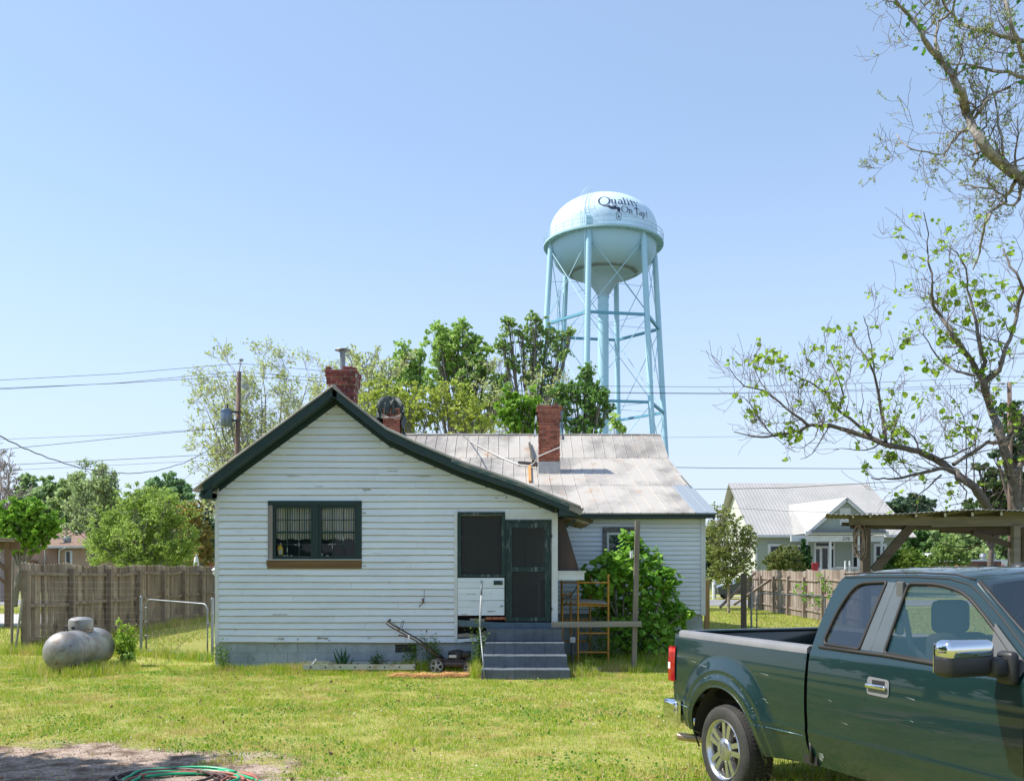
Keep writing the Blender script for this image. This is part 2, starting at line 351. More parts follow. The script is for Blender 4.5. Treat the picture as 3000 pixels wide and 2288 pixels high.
# taller growth: along foundation, round the tank, fence line, steps, scaffold, wheel
def patch(cx, cy, rx, ry, n, h0, h1, w=0.006, lean=0.5):
    a = NR.random(n)*2*PI; r = np.sqrt(NR.random(n)); x = cx+rx*r*np.cos(a); y = cy+ry*r*np.sin(a)
    addb(x, y, h0+(h1-h0)*NR.random(n)*(1-0.5*r), w*(0.7+0.6*NR.random(n)), lean)
def strip(x0, y0, x1, y1, wd, n, h0, h1, w=0.006, lean=0.5):
    t = NR.random(n); x = x0+(x1-x0)*t+(NR.random(n)-.5)*wd; y = y0+(y1-y0)*t+(NR.random(n)-.5)*wd
    k = 0.25+0.95*fbm(x+30, y+30, 1.4, 77)
    addb(x, y, .78*(h0+(h1-h0)*NR.random(n))*k, w*(0.7+0.6*NR.random(n)), lean)
strip(-6.1, 18.72, -0.7, 18.72, 0.5, 9000, 0.10, 0.36)
strip(-6.1, 18.4, -1.9, 18.4, 0.7, 7500, 0.06, 0.2); strip(-1.9, 18.1, -0.7, 18.1, 0.3, 900, 0.04, 0.1)
strip(-12.2, 23.3, -12.4, 41, 0.7, 5000, 0.2, 0.6, 0.012)
strip(-12.4, 22.9, -9.2, 22.3, 0.9, 3500, 0.15, 0.55, 0.009)
strip(-8.9, 22.5, -6.7, 20.8, 0.5, 2500, 0.15, 0.45, 0.008)
patch(-8.6, 18.7, 1.1, 1.2, 3500, 0.08, 0.34); patch(-8.2, 18.4, 0.5, 0.8, 1200, 0.1, 0.38)
patch(1.7, 19.5, 0.7, 0.9, 2600, 0.06, 0.26); patch(3.0, 20.8, 2.0, 1.2, 5000, 0.08, 0.35, 0.008); patch(1.3, 18.1, 0.4, 0.5, 900, 0.1, 0.3)
patch(-0.75, 18.8, 0.3, 0.3, 900, 0.1, 0.42); patch(-1.9, 18.7, 0.5, 0.25, 1300, 0.1, 0.40); patch(-0.7, 18.0, 0.12, 0.5, 500, 0.1, 0.5)
patch(2.7, 7.9, 0.9, 0.8, 1500, 0.12, 0.34, 0.008, 0.8); patch(2.6, 9.0, 0.7, 0.9, 900, 0.06, 0.16, 0.006)
patch(1.95, 9.2, 0.5, 0.6, 900, 0.05, 0.16); patch(2.45, 18.7, 0.35, 0.3, 500, 0.1, 0.3)
strip(-13, 21.5, -9.8, 20.2, 1.6, 1500, 0.1, 0.35, 0.008)
tag(npmesh('grass', np.concatenate(Vs), np.concatenate(Fs), m_grass), kind='stuff', label='short sunlit lawn with yellow dry patches and taller growth at edges')
# litter on the dirt and lawn
def flakes(cx, cy, cz, sz, flat=0.4, asp=0.6):
    n = len(cx); a = NR.normal(size=(n, 3)); a[:, 2] *= flat; a /= np.linalg.norm(a, axis=1)[:, None]
    b_ = np.cross(a, NR.normal(size=(n, 3))); b_ /= np.linalg.norm(b_, axis=1)[:, None]
    s = sz[:, None]; C = np.stack([cx, cy, cz], 1)
    V = np.stack([C-a*s, C+b_*s*asp, C+a*s, C-b_*s*asp], 1)
    return V.reshape(-1, 3), np.arange(4*n).reshape(n, 4)
x, y = scatter(60000, 7.8, 13); k = (dirtd(x, y) < 1.2); x, y = x[k], y[k]
V, F = flakes(x, y, np.full(len(x), 0.006)+0.008*NR.random(len(x)), 0.004+0.013*NR.random(len(x))**3, 0.15, 0.35)
tag(npmesh('leaf_litter', V, F, M('litter', (0.35, 0.27, 0.2), 0.9, col2=(0.16, 0.11, 0.08), scale=20, isl=0.6)), kind='stuff', label='brown leaf litter and wood chips on bare dirt')
# clover flowers
x, y = scatter(500, 8.5, 19); k = clear(x, y) & (fbm(x+5, y+5, 0.5, 31) > 0.52); x, y = x[k], y[k]
V, F = flakes(x, y, np.full(len(x), 0.055), np.full(len(x), 0.009), 1.0, 1.0)
tag(npmesh('clover_flowers', V, F, M('clover', (0.75, 0.75, 0.7), 0.8)), kind='stuff', label='tiny white clover flowers dotted over the lawn')
# broad leaved lawn weeds in loose patches
xw_, yw_ = scatter(60000, 7.8, 18.6, 1.0); kk = clear(xw_, yw_) & (fbm(xw_+77, yw_+13, 0.8, 63) > 0.60) & (NR.random(len(xw_)) < .5) & (dirtd(xw_, yw_) > .7); xw_, yw_ = xw_[kk], yw_[kk]
V, F = flakes(xw_, yw_, 0.02+0.035*NR.random(len(xw_)), 0.008+0.014*NR.random(len(xw_)), 0.9, 0.8)
tag(npmesh('lawn_weeds', V, F, leafmat('lawn_weed_leaf', (0.08, 0.24, 0.02), (0.18, 0.36, 0.05))), kind='stuff', label='low broad leaved weeds in patches across the lawn')
# scattered dead leaves
xw_, yw_ = scatter(700, 7.8, 18.6, 1.0); kk = clear(xw_, yw_); xw_, yw_ = xw_[kk], yw_[kk]
V, F = flakes(xw_, yw_, 0.04+0.03*NR.random(len(xw_)), 0.012+0.022*NR.random(len(xw_)), 0.7, 0.6)
tag(npmesh('dead_leaves', V, F, M('dead_leaf', (0.32, 0.2, 0.11), 0.9, isl=.5)), kind='stuff', label='scattered brown dead leaves on the lawn')
# pine straw strip by the mower
n = 4200; t_ = NR.random(n); sx = -2.3+1.45*t_; sy = 17.8+0.15*t_+0.06*np.sin(t_*9)+NR.normal(size=n)*(0.06+0.10*NR.random(n))
def needles(x, y, z, ln, w):
    n = len(x); a = NR.random(n)*2*PI; dz = (NR.random(n)-.3)*ln*.35
    dx, dy = np.cos(a)*ln, np.sin(a)*ln; V = np.stack([np.stack([x-dy*w, y+dx*w, z], 1), np.stack([x+dy*w, y-dx*w, z], 1), np.stack([x+dx, y+dy, z+dz], 1)], 1)
    return V.reshape(-1, 3), np.arange(3*n).reshape(n, 3)
V, F = needles(sx, sy+NR.normal(size=n)*.06, 0.015+0.02*NR.random(n)+0.03*NR.random(n)*(np.sin(sx*14)>0), 0.10+0.12*NR.random(n)**2, 0.03)
tag(npmesh('pine_straw', V, F, M('straw', (0.62, 0.34, 0.14), 0.8, isl=0.35)), kind='stuff', label='strip of orange dry pine straw in front of mower')

# ---- leafy weeds
def leaves_at(pts, n, spread, size, sflat=1.0, asp=0.45):
    P_ = np.asarray(pts)[NR.integers(0, len(pts), n)]+NR.normal(size=(n, 3))*spread
    return flakes(P_[:, 0], P_[:, 1], P_[:, 2], size*(0.6+0.7*NR.random(n)), sflat, asp)
m_leaf_weed = leafmat('weed_leaf', (0.07, 0.16, 0.02), (0.16, 0.26, 0.04))
def weed(label, x, y, h, r, n=160, size=0.03, mat=None, grp='weeds along the foundation'):
    t = thing('weed', label, 'weed', (x, y, 0), 0, grp); sm = MB(); pts = []
    for k in range(7):
        a = random.uniform(0, 2*PI); e = Vector((x+math.cos(a)*r*random.random(), y+math.sin(a)*r*random.random(), h*random.uniform(.6, 1)))
        ps = wavy((x+random.uniform(-.04, .04), y+random.uniform(-.04, .04), 0), e, 5, 0, 0.012); sm.tube(ps, [0.004]*6, 4); pts += [list(p) for p in ps[1:]]
    obj('stem', sm, m_leaf_weed, t); V, F = leaves_at(pts, n, r*0.25, size); npmesh('leaves', V, F, mat or m_leaf_weed, t)
weed('leafy vine weed climbing at the left house corner', -5.75, 18.8, 0.62, 0.3, 420, 0.025)
weed('spindly weed below the screened foundation vent', -2.0, 18.75, 0.55, 0.2, 240)
weed('bushy weed behind the lawn mower handle', -1.55, 18.85, 0.75, 0.28, 460)
weed('tall leafy weed against the left side of the steps', -0.68, 18.45, 1.05, 0.2, 520, 0.028)
weed('weed clump by the right end of the rusty ladder', -2.7, 18.75, 0.4, 0.16, 240)
weed('dark weeds growing inside the yellow scaffold', 1.9, 20.3, 0.8, 0.5, 700, 0.035, None, 'weeds around the scaffold')
weed('seeding weed on the lawn edge right of the steps', 1.45, 17.9, 0.45, 0.12, 90, 0.02, None, 'weeds around the scaffold')
# blade-leaved plant (iris / lily) at the foundation
t = thing('blade_plant', 'clump of broad sword shaped leaves under the window', 'plant', (-3.35, 18.75, 0)); mb = MB()
for k in range(13):
    a = random.uniform(-0.5, 0.5); L_ = random.uniform(0.3, 0.62); x0 = -3.35+random.uniform(-.09, .09); dx = math.sin(a)*L_; w = 0.018
    pts = [(x0+dx*s, 18.75+random.uniform(-.05, .05)*s, L_*s*(1-0.12*s)) for s in (0, .35, .7, 1)]
    ws = (w, w*1.2, w*.8, 0.002); vs = []
    for p, ww in zip(pts, ws): vs += [(p[0]-ww, p[1], p[2]), (p[0]+ww, p[1]+.004, p[2])]
    mb.add(vs, [(0, 1, 3, 2), (2, 3, 5, 4), (4, 5, 7, 6)])
obj('leaves', mb, leafmat('iris_leaf', (0.04, 0.13, 0.04), (0.07, 0.18, 0.06)), t)
# ================================================================ THE FARMHOUSE
YF = 19.0; YO = 18.5            # gable wall plane, front edge of the gable roof
house = thing('farmhouse', 'white clapboard farmhouse with dark green trim and silver metal roof', 'house', (-1.2, 24, 0))
PROF = [(-6.236, 3.60), (-5.85, 3.90), (-5.45, 4.21), (-3.513, 5.63), (-2.70, 4.985), (-2.449, 4.80), (-2.23, 4.70), (-1.9, 4.545), (-0.968, 4.150), (0.111, 3.775), (1.344, 3.27)]
PROF = [(x*18.5/18.3, EYE+(z-EYE)*18.5/18.3) for x, z in PROF]
def prof(x, off=0.0):
    for (a, za), (b, zb) in zip(PROF, PROF[1:]):
        if a <= x <= b: return za+(zb-za)*(x-a)/(b-a)+off
    return PROF[0][1]+off if x < PROF[0][0] else PROF[-1][1]+off
m_edge = M('dirty_shadow_edge', (0.28, 0.245, 0.165), 0.9, col2=(0.50, 0.45, 0.35), scale=4)
def siding(name, x0, x1, z0, ztop, y, expo, openings, seglen=3.6, side=None, top=None, mat=None, seed=3, drop=0.032, bev=0.017):
    """courses of lapped boards facing -Y; side=(plane x, dir) builds them facing +-X along y instead"""
    rg = random.Random(seed); mb = MB(); z = z0; ci = 0; edge = []
    while z < ztop-0.01:
        zt = min(z+expo+0.02, ztop); zm = z+expo*0.6
        xa, xb = x0, x1
        if top:
            n = 400; ok = [x0+(x1-x0)*i/n for i in range(n+1) if top(x0+(x1-x0)*i/n) > zm]
            if not ok: break
            xa, xb = min(ok), max(ok)
        spans = [(xa, xb)]
        for ox0, ox1, oz0, oz1 in openings:
            if oz0 < zm < oz1:
                ns = []
                for a, b_ in spans:
                    if ox1 <= a or ox0 >= b_: ns.append((a, b_)); continue
                    if a < ox0: ns.append((a, ox0))
                    if b_ > ox1: ns.append((ox1, b_))
                spans = ns
        for a, b_ in spans:
            cuts = [a]; c = a+rg.uniform(0.6, seglen)
            while c < b_-0.5: cuts.append(c); c += rg.uniform(1.2, seglen)
            cuts.append(b_)
            for s0, s1 in zip(cuts, cuts[1:]):
                n = max(1, int((s1-s0)/0.5)); dzs = rg.uniform(-0.004, 0.004); vs = []
                for i in range(n+1):
                    x = s0+(s1-s0)*i/n+(-0.002 if i == n else 0.002 if i == 0 else 0); w = 0.006*math.sin(x*0.8+ci*0.7)+0.002*math.sin(x*3.1+ci)+dzs-0.006*(x-x0)/max(x1-x0, .1)
                    d = drop+rg.uniform(-.002, .002)
                    pr = [(y-d, z+w+bev), (y-0.006, zt+w), (y+0.02, zt+w), (y-d+bev*.9, z+w)]
                    for yy, zz in pr:
                        vs.append((x, yy, zz) if side is None else (side[0]+side[1]*(y-yy), x, zz))
                fs = [(i*4+k, (i+1)*4+k, (i+1)*4+(k+1) % 4, i*4+(k+1) % 4) for i in range(n) for k in range(4)]+[(0, 1, 2, 3), (n*4+3, n*4+2, n*4+1, n*4)]
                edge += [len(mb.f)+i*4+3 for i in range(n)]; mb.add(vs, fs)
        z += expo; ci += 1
    o = obj(name, mb, mat or m_white, house); o.data.materials.append(m_edge)   # bare dirty lower edges, coloured darker to draw the shadow lines between boards
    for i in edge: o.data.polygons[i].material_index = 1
    return o
WIN = (-4.934, -3.038, 2.045, 3.433); REAR = (-1.135, 0.93, 0.4, 3.21)
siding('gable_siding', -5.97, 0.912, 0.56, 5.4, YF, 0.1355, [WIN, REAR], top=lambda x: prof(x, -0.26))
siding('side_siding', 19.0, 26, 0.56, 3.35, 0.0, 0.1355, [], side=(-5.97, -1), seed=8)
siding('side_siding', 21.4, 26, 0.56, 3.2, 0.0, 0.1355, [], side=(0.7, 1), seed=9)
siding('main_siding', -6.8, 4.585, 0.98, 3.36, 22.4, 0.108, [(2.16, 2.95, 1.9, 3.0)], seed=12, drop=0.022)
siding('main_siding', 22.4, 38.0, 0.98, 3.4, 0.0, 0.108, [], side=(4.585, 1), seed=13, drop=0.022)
# wall cores behind the boards
core = MB()
def wallY(mb, x0, x1, z0, z1, y, th=0.1, holes=()):
    xs = sorted({x0, x1, *[h[0] for h in holes], *[h[1] for h in holes]}); zs = sorted({z0, z1, *[h[2] for h in holes], *[h[3] for h in holes]})
    for a, b_ in zip(xs, xs[1:]):
        for c, d in zip(zs, zs[1:]):
            if any(h[0] <= (a+b_)/2 <= h[1] and h[2] <= (c+d)/2 <= h[3] for h in holes): continue
            mb.b2((a, y, c), (b_, y+th, d))
wallY(core, -5.96, 0.9, 0.56, 3.3, YF+0.02, 0.1, [(WIN[0]+.03, WIN[1]-.03, WIN[2]+.03, WIN[3]-.03), (-1.11, 0.9, 0.56, 3.19)])
core.prism([(-5.96, 3.3)]+[(x, z-0.12) for x, z in PROF if -5.96 < x < 0.9]+[(0.9, 3.3)], (YF+0.02, YF+0.12))
core.b2((-5.96, YF+.12, .56), (-5.86, 28, 3.5)); core.b2((0.58, 21.4, .56), (0.68, 28, 3.3))
wallY(core, -6.78, 4.5, 0.98, 3.36, 22.42, 0.1, [(-5.8, 0.58, 0.98, 3.36), (2.2, 2.9, 1.95, 2.97)])
core.b2((4.47, 22.52, .98), (4.57, 38, 3.4)); core.b2((-6.78, 22.52, .98), (-6.68, 38, 3.4)); core.b2((-6.68, 37.9, .98), (4.47, 38, 3.4))
core.prism([(22.52, 3.36), (28.8, 5.35), (30.25, 6.25), (38, 3.36)], (4.47, 4.57), ax=(1, 2), dax=0)
core.prism([(22.52, 3.36), (28.8, 5.35), (30.25, 6.25), (38, 3.36)], (-6.78, -6.68), ax=(1, 2), dax=0)
obj('wall', core, m_whitetrim, house)
# corner boards
mb = MB(); mb.b2((-6.005, YF-0.035, .54), (-5.93, YF+.06, 3.48)); obj('corner_board', mb, m_whitetrim, house)
mb = MB(); mb.b2((0.80, YF-0.04, .98), (0.925, YF+.08, 3.19)); obj('corner_board', mb, m_whitetrim, house)
mb = MB(); mb.b2((4.50, 22.36, .95), (4.612, 22.5, 3.36)); obj('corner_board', mb, m_whitetrim, house)
mb = MB(); mb.b2((-1.165, YF-0.04, .57), (-1.105, YF+.03, 3.21)); obj('trim_board', mb, m_whitetrim, house)
mb = MB(); mb.b2((-.135, YF-0.03, 3.05), (0.80, YF+.03, 3.19)); mb.b2((-1.105, YF-.022, 3.205), (-.135, YF+.03, 3.235)); obj('trim_board', mb, m_whitetrim, house)
# foundation of painted blocks
def blocks(name, x0, x1, z0, z1, y, holes=(), h=0.2, L=0.4, mat=None, side=None):
    mb = MB(); z = z1; r = 0
    while z > z0+0.001:
        zb = max(z-h, z0); x = x0-(0.2 if r % 2 else 0)
        while x < x1:
            a, b_ = max(x, x0), min(x+L, x1)
            if b_-a > 0.02 and not any(hh[0] < (a+b_)/2 < hh[1] and hh[2] < (z+zb)/2 < hh[3] for hh in holes):
                d = random.uniform(0, .003)
                if side is None: mb.b2((a+.003, y-d, zb+.003), (b_-.003, y+.15, z-.003))
                else: mb.b2((side-.1, a+.003, zb+.003), (side+d, b_-.003, z-.003))
            x += L
        z -= h; r += 1
    if side is None: mb.b2((x0, y+.012, z0), (x1, y+.16, z1)) if not holes else None
    return obj(name, mb, mat or m_block, house)
blocks('foundation', -5.95, -2.37, 0.0, 0.56, YF+0.03)
blocks('foundation', -1.94, -0.55, 0.0, 0.56, YF+0.03)
mb = MB(); mb.b2((-2.37, YF+.03, 0), (-1.94, YF+.18, .36)); mb.b2((-2.37, YF+.034, .53), (-1.94, YF+.18, .56)); obj('foundation', mb, m_block, house)
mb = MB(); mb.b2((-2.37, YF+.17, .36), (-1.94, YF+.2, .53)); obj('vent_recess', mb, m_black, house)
mb = MB()
for i in range(13): mb.b2((-2.365+i*.035, YF+.05, .36), (-2.362+i*.035, YF+.053, .53))
for i in range(6): mb.b2((-2.37, YF+.055, .365+i*.032), (-1.94, YF+.058, .368+i*.032))
obj('vent_screen', mb, m_galv, house)
blocks('foundation', 19.1, 26, 0.0, 0.56, 0, side=-5.94)
blocks('foundation', 1.0, 4.56, 0.0, 0.98, 22.44); blocks('foundation', 22.6, 37.9, 0.0, 0.98, 0, side=4.55)
mb = MB(); mb.b2((-6.7, 22.45, 0), (-5.9, 22.6, .98)); mb.b2((0.6, 21.4, 0), (0.68, 22.4, .56)); obj('foundation', mb, m_block, house)

# ---- gable roof (curved, weathered metal) and green rake
m_roofmetal = M('weathered_metal_roof', (0.25, 0.23, 0.21), 0.6, 0.2, col2=(0.47, 0.435, 0.39), scale=0.9, lo=0.36, hi=0.58, stretch=(1, .5, 1), col3=(0.42, 0.24, 0.13), scale3=1.5, lo3=0.60, hi3=0.72, stretch3=(1, 0.5, 1), bmp=0.15, bscale=9)
m_roofnew = M('newer_grey_sheet', (0.34, 0.38, 0.42), 0.45, 0.35)
rf = MB(); n = len(PROF)
vs = [(x, YO, z) for x, z in PROF]+[(x, 29.5, z) for x, z in PROF]+[(x, YO, z-.035) for x, z in PROF]+[(x, 29.5, z-.035) for x, z in PROF]
fs = []
for i in range(n-1): fs += [(i, i+1, n+i+1, n+i), (2*n+i+1, 2*n+i, 3*n+i, 3*n+i+1), (i+1, i, 2*n+i, 2*n+i+1)]
fs += [(0, n, 3*n, 2*n), (n-1, 3*n-1, 4*n-1, 2*n-1)]
rf.add(vs, fs)
for y in np.arange(YO+0.05, 29.4, 0.55):
    rf.tube([(x, y, z+.008) for x, z in PROF], 0.012, 4)
gr = obj('gable_roof', rf, m_roofmetal, house)
mb = MB(); mb.tube([(-3.513, YO-0.01, 5.655), (-3.513, 29.0, 5.655)], 0.035, 6); obj('ridge_cap', mb, m_roofmetal, house)
def ribbon(mb, pts, y0, y1, zt, zb):
    m_ = len(pts); vs = []
    for x, z in pts: vs += [(x, y0, z+zt), (x, y1, z+zt), (x, y1, z+zb), (x, y0, z+zb)]
    fs = [(i*4+k, (i+1)*4+k, (i+1)*4+(k+1) % 4, i*4+(k+1) % 4) for i in range(m_-1) for k in range(4)]+[(0, 1, 2, 3), ((m_-1)*4+3, (m_-1)*4+2, (m_-1)*4+1, (m_-1)*4)]
    mb.add(vs, fs)
dense = sorted(set([p[0] for p in PROF]+list(np.linspace(-6.1, 1.25, 40))))
pl = [(x, prof(x)) for x in dense if -6.12 <= x <= 1.28]
mb = MB(); ribbon(mb, [p for p in pl if p[0] <= -3.513], YO+0.03, YO+0.07, -0.037, -0.205); obj('rake_board', mb, m_green, house)
mb = MB(); ribbon(mb, [p for p in pl if p[0] >= -3.513], YO+0.03, YO+0.07, -0.037, -0.205); obj('rake_board', mb, m_green, house)
mb = MB(); ribbon(mb, [(x, z) for x, z in pl if x > -1.2], YO+0.012, YO+0.028, -0.037, -0.10); obj('rake_strip', mb, M('faded_green_rake', (0.06, 0.12, 0.125), 0.7, col2=(0.2, 0.2, 0.19), scale=9, stretch=(0.4, 1, 2), lo=.5, hi=.6), house)
mb = MB(); ribbon(mb, pl, YO+0.07, YF-0.01, -0.185, -0.20); obj('soffit', mb, m_green, house)
mb = MB(); ribbon(mb, [p for p in pl if -5.99 < p[0] < 0.92], YF-0.045, YF-0.02, -0.20, -0.30); obj('frieze_board', mb, m_green, house)
# eaves running back
mb = MB(); mb.b2((-6.16, YO+.05, 3.47), (-6.12, 24, 3.61)); mb.b2((-6.12, YO+.07, 3.44), (-5.98, 24, 3.465)); mb.prism([(-6.15, 3.45), (-5.93, 3.45), (-5.93, 3.70)], (YO+.05, YO+.068)); obj('eave', mb, m_green, house)
mb = MB(); mb.b2((1.25, YO+.05, 3.10), (1.29, 22.0, 3.24)); mb.b2((0.93, YO+.07, 3.10), (1.25, 22, 3.12)); mb.prism([(0.93, 3.115), (1.25, 3.10), (1.25, 3.22), (.93, 3.33)], (YO+.05, YO+.068)); obj('eave', mb, m_green, house)
mb = MB(); mb.prism([(1.12, 3.22), (1.36, 3.12), (1.42, 3.24), (1.15, 3.34)], (YO+.0, YO+.35)); obj('broken_eave_end', mb, m_oldwoodh, house)

# ---- main roof: upper and lower pitch with standing seams
XR, XL, XLL = 4.81, -3.4, -8.05
def rp(y):    # rear slope profile: sags slightly
    pts = [(22.0, 3.374), (23.5, 3.80), (25.2, 4.30), (27.0, 4.86), (28.8, 5.46), (29.5, 5.93), (30.25, 6.36)]
    for (a, za), (b_, zb) in zip(pts, pts[1:]):
        if a <= y <= b_: return za+(zb-za)*(y-a)/(b_-a)
    return 6.36
ys_ = [22.0, 23.5, 25.2, 27.0, 28.8, 29.5, 30.25]
def roofsheet(name, x0, x1, ys, mat, zoff=0.0, seams=0.33):
    mb = MB(); m_ = len(ys)
    vs = [(x, y, rp(y)+zoff) for y in ys for x in (x0, x1)]+[(x, y, rp(y)+zoff-.03) for y in ys for x in (x0, x1)]
    fs = []
    for i in range(m_-1):
        a = 2*i; fs += [(a, a+1, a+3, a+2), (2*m_+a+2, 2*m_+a+3, 2*m_+a+1, 2*m_+a), (a+1, 2*m_+a+1, 2*m_+a+3, a+3), (a+2, 2*m_+a+2, 2*m_+a, a)]
    fs += [(0, 2*m_, 2*m_+1, 1), (2*m_-2, 2*m_-1, 4*m_-1, 4*m_-2)]
    mb.add(vs, fs)
    x = x0+0.02
    while x < x1:
        jt = random.uniform(-.015, .015); mb.tube([(x+jt, y, rp(y)+zoff+.012) for y in ys], 0.011, 4); x += seams
    return obj(name, mb, mat, house)
roofsheet('metal_roof', -4.6, 4.30, ys_[:3], m_roofmetal, 0.0)
roofsheet('metal_roof', -4.6, 4.80, ys_[2:5], m_roofmetal, 0.006)
roofsheet('metal_roof', XLL, 4.80, ys_[4:], m_roofmetal, 0.012)
roofsheet('metal_roof', 4.29, XR, ys_[:3], m_roofnew, 0.004, 0.27)
mb = MB(); mb.slab([(XLL, 30.25, 6.372), (XR, 30.25, 6.372), (XR, 38.4, 3.36), (XLL, 38.4, 3.36)], 0.03); mb.tube([(XLL, 30.25, 6.39), (-3, 30.25, 6.40), (XR-.02, 30.25, 6.385)], 0.035, 6)
mb.slab([(XLL, 26.2, 4.55), (-4.6, 26.2, 4.55), (-4.6, 28.8, 5.45), (XLL, 28.8, 5.45)], 0.03)
obj('metal_roof', mb, m_roofmetal, house)
mb = MB(); mb.b2((-4.6, 22.06, 3.25), (4.74, 22.10, 3.36)); mb.b2((-4.6, 22.10, 3.25), (4.6, 22.38, 3.27)); obj('fascia', mb, m_green, house)
mb = MB()
mb.prism([(22.06, 3.25), (22.06, 3.34), (28.8, 5.42), (30.25, 6.31), (30.25, 6.18), (28.85, 5.29), (22.1, 3.22)], (4.74, 4.77), ax=(1, 2), dax=0)
mb.prism([(30.25, 6.31), (38.3, 3.32), (38.3, 3.2), (30.25, 6.18)], (4.74, 4.77), ax=(1, 2), dax=0)
obj('rake_board', mb, m_green, house)
# ---- kitchen window: double sash with trim
def window():
    y = YF
    w = MB(); w.b2((-4.934, y-.04, 3.34), (-3.038, y+.03, 3.433)); w.b2((-3.968-.052, y-.036, 2.25), (-3.968+.052, y+.03, 3.34)); w.b2((-3.135, y-.038, 2.24), (-3.038, y+.03, 3.34))
    f = obj('window', w, m_green, house)
    t = MB(); t.b2((-4.934, y-.037, 2.245), (-4.84, y+.03, 3.34)); obj('trim', t, M('bare_grey_jamb', (0.20, 0.17, 0.155), .85, col2=(.30, .27, .26), scale=6, stretch=(2, 1, .2), bmp=.4), f)
    t = MB(); t.b2((-4.955, y-.05, 2.125), (-3.045, y+.03, 2.236)); t.b2((-4.945, y-.038, 2.058), (-3.04, y+.03, 2.122)); obj('apron', t, m_brownwood, f)
    t = MB(); t.b2((-4.94, y-.062, 2.236), (-3.03, y+.03, 2.249)); obj('sill', t, m_whitetrim, f)
    for x0, x1 in ((-4.84, -4.02), (-3.916, -3.135)):
        s = MB(); yb0, yb1 = y-.012, y+.022
        s.b2((x0, yb0, 2.249), (x0+.055, yb1, 3.34)); s.b2((x1-.05, yb0, 2.249), (x1, yb1, 3.34)); s.b2((x0+.055, yb0, 3.285), (x1-.05, yb1, 3.34)); s.b2((x0+.055, yb0, 2.249), (x1-.05, yb1, 2.318))
        gx0, gx1 = x0+.055, x1-.05
        s.b2((gx0, yb0+.002, 2.775), (gx1, yb1-.002, 2.815))
        for k in (1, 2): xx = gx0+(gx1-gx0)*k/3; s.b2((xx-.009, yb0+.004, 2.318), (xx+.009, yb1-.004, 3.285))
        for zz in (2.552, 3.045): s.b2((gx0, yb0+.006, zz-.009), (gx1, yb1-.006, zz+.009))
        sh = obj('sash', s, m_green, f)
        p = MB(); p.b2((gx0, y+.005, 2.318), (gx1, y+.008, 3.285)); obj('pane', p, glassmat('kitchen_glass', (.03, .04, .05), .82), f)
        ch = MB()
        for q in range(4):
            xx = gx0+(gx1-gx0)*random.random(); zz = random.choice([2.325, 2.545, 2.56]); ch.b2((xx-.03, yb0-.0015, zz-.003), (xx+.03*random.random(), yb0+.006, zz+.004))
        for q in range(2):
            xx = gx0+(gx1-gx0)/3*random.choice([1, 2]); zz = random.uniform(2.33, 2.7); ch.b2((xx-.004, yb0-.001, zz), (xx+.003, yb0+.004, zz+.08))
        obj('putty', ch, m_whitetrim, sh)
        # curtain, gathered cloth
        c = MB(); N = 90; vs = []
        for i in range(N+1):
            x = gx0-.01+(gx1-gx0+.02)*i/N; yy = y+.10+.018*math.sin(i*.9)+.01*math.sin(i*.37+1); zb = 2.66+.012*math.sin(i*.16+x)+.008*math.sin(i*.9)
            vs += [(x, yy, 3.33), (x, yy, zb)]
        c.add(vs, [(2*i, 2*i+2, 2*i+3, 2*i+1) for i in range(N)])
        cc = obj('curtain', c, m_curtain, None, smooth=True)
        tag(cc, 'striped curtain in the %s sash of the kitchen window' % ('left' if x0 < -4.5 else 'right'), 'curtain', 'striped window curtains')
m_curtain, nd, lk, b = newmat('striped_cloth')
tc = nd.new('ShaderNodeTexCoord'); sp = nd.new('ShaderNodeSeparateXYZ'); lk.new(tc.outputs['Object'], sp.inputs[0])
def sine(freq, ph, thr):
    a = nd.new('ShaderNodeMath'); a.operation = 'MULTIPLY_ADD'; a.inputs[1].default_value = freq; a.inputs[2].default_value = ph; lk.new(sp.outputs[0], a.inputs[0])
    s = nd.new('ShaderNodeMath'); s.operation = 'SINE'; lk.new(a.outputs[0], s.inputs[0]); g_ = nd.new('ShaderNodeMath'); g_.operation = 'GREATER_THAN'; g_.inputs[1].default_value = thr; lk.new(s.outputs[0], g_.inputs[0]); return g_.outputs[0]
c = mixn(nd, lk, sine(130, 0, .45), (0.86, 0.84, 0.76), (0.20, 0.22, 0.36)); c = mixn(nd, lk, sine(130, 2.2, .8), c, (0.5, 0.5, 0.2)); c = mixn(nd, lk, sine(65, 1, .85), c, (0.15, 0.28, 0.25))
lk.new(c, b.inputs['Base Color']); b.inputs['Roughness'].default_value = .9
b.inputs['Emission Color'].default_value = (0, 0, 0, 1)
window()
# room behind window and porch (dark, closed)
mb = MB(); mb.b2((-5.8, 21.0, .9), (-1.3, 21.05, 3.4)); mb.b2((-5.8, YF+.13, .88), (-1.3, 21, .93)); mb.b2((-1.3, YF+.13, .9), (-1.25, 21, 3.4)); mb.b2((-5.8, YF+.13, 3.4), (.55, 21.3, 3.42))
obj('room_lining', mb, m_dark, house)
mb = MB(); mb.b2((-1.25, 20.9, .93), (.56, 20.95, 3.4)); 
for i in range(12): mb.b2((-1.2+i*.145, 20.87, .93), (-1.075+i*.145, 20.9, 3.4))
mb.b2((-1.25, YF+.1, .86), (.62, 20.9, .92)); obj('porch_lining', mb, M('porch_wood', (0.10, 0.085, 0.075), .9, isl=.4), house)
mb = MB(); mb.b2((0.33, 20.7, 1.7), (.56, 20.86, 3.1))
for i in range(10): mb.b2((0.32, 20.68, 1.7+i*.136), (.56, 20.7, 1.83+i*.136))
obj('porch_inner_siding', mb, m_white, house)
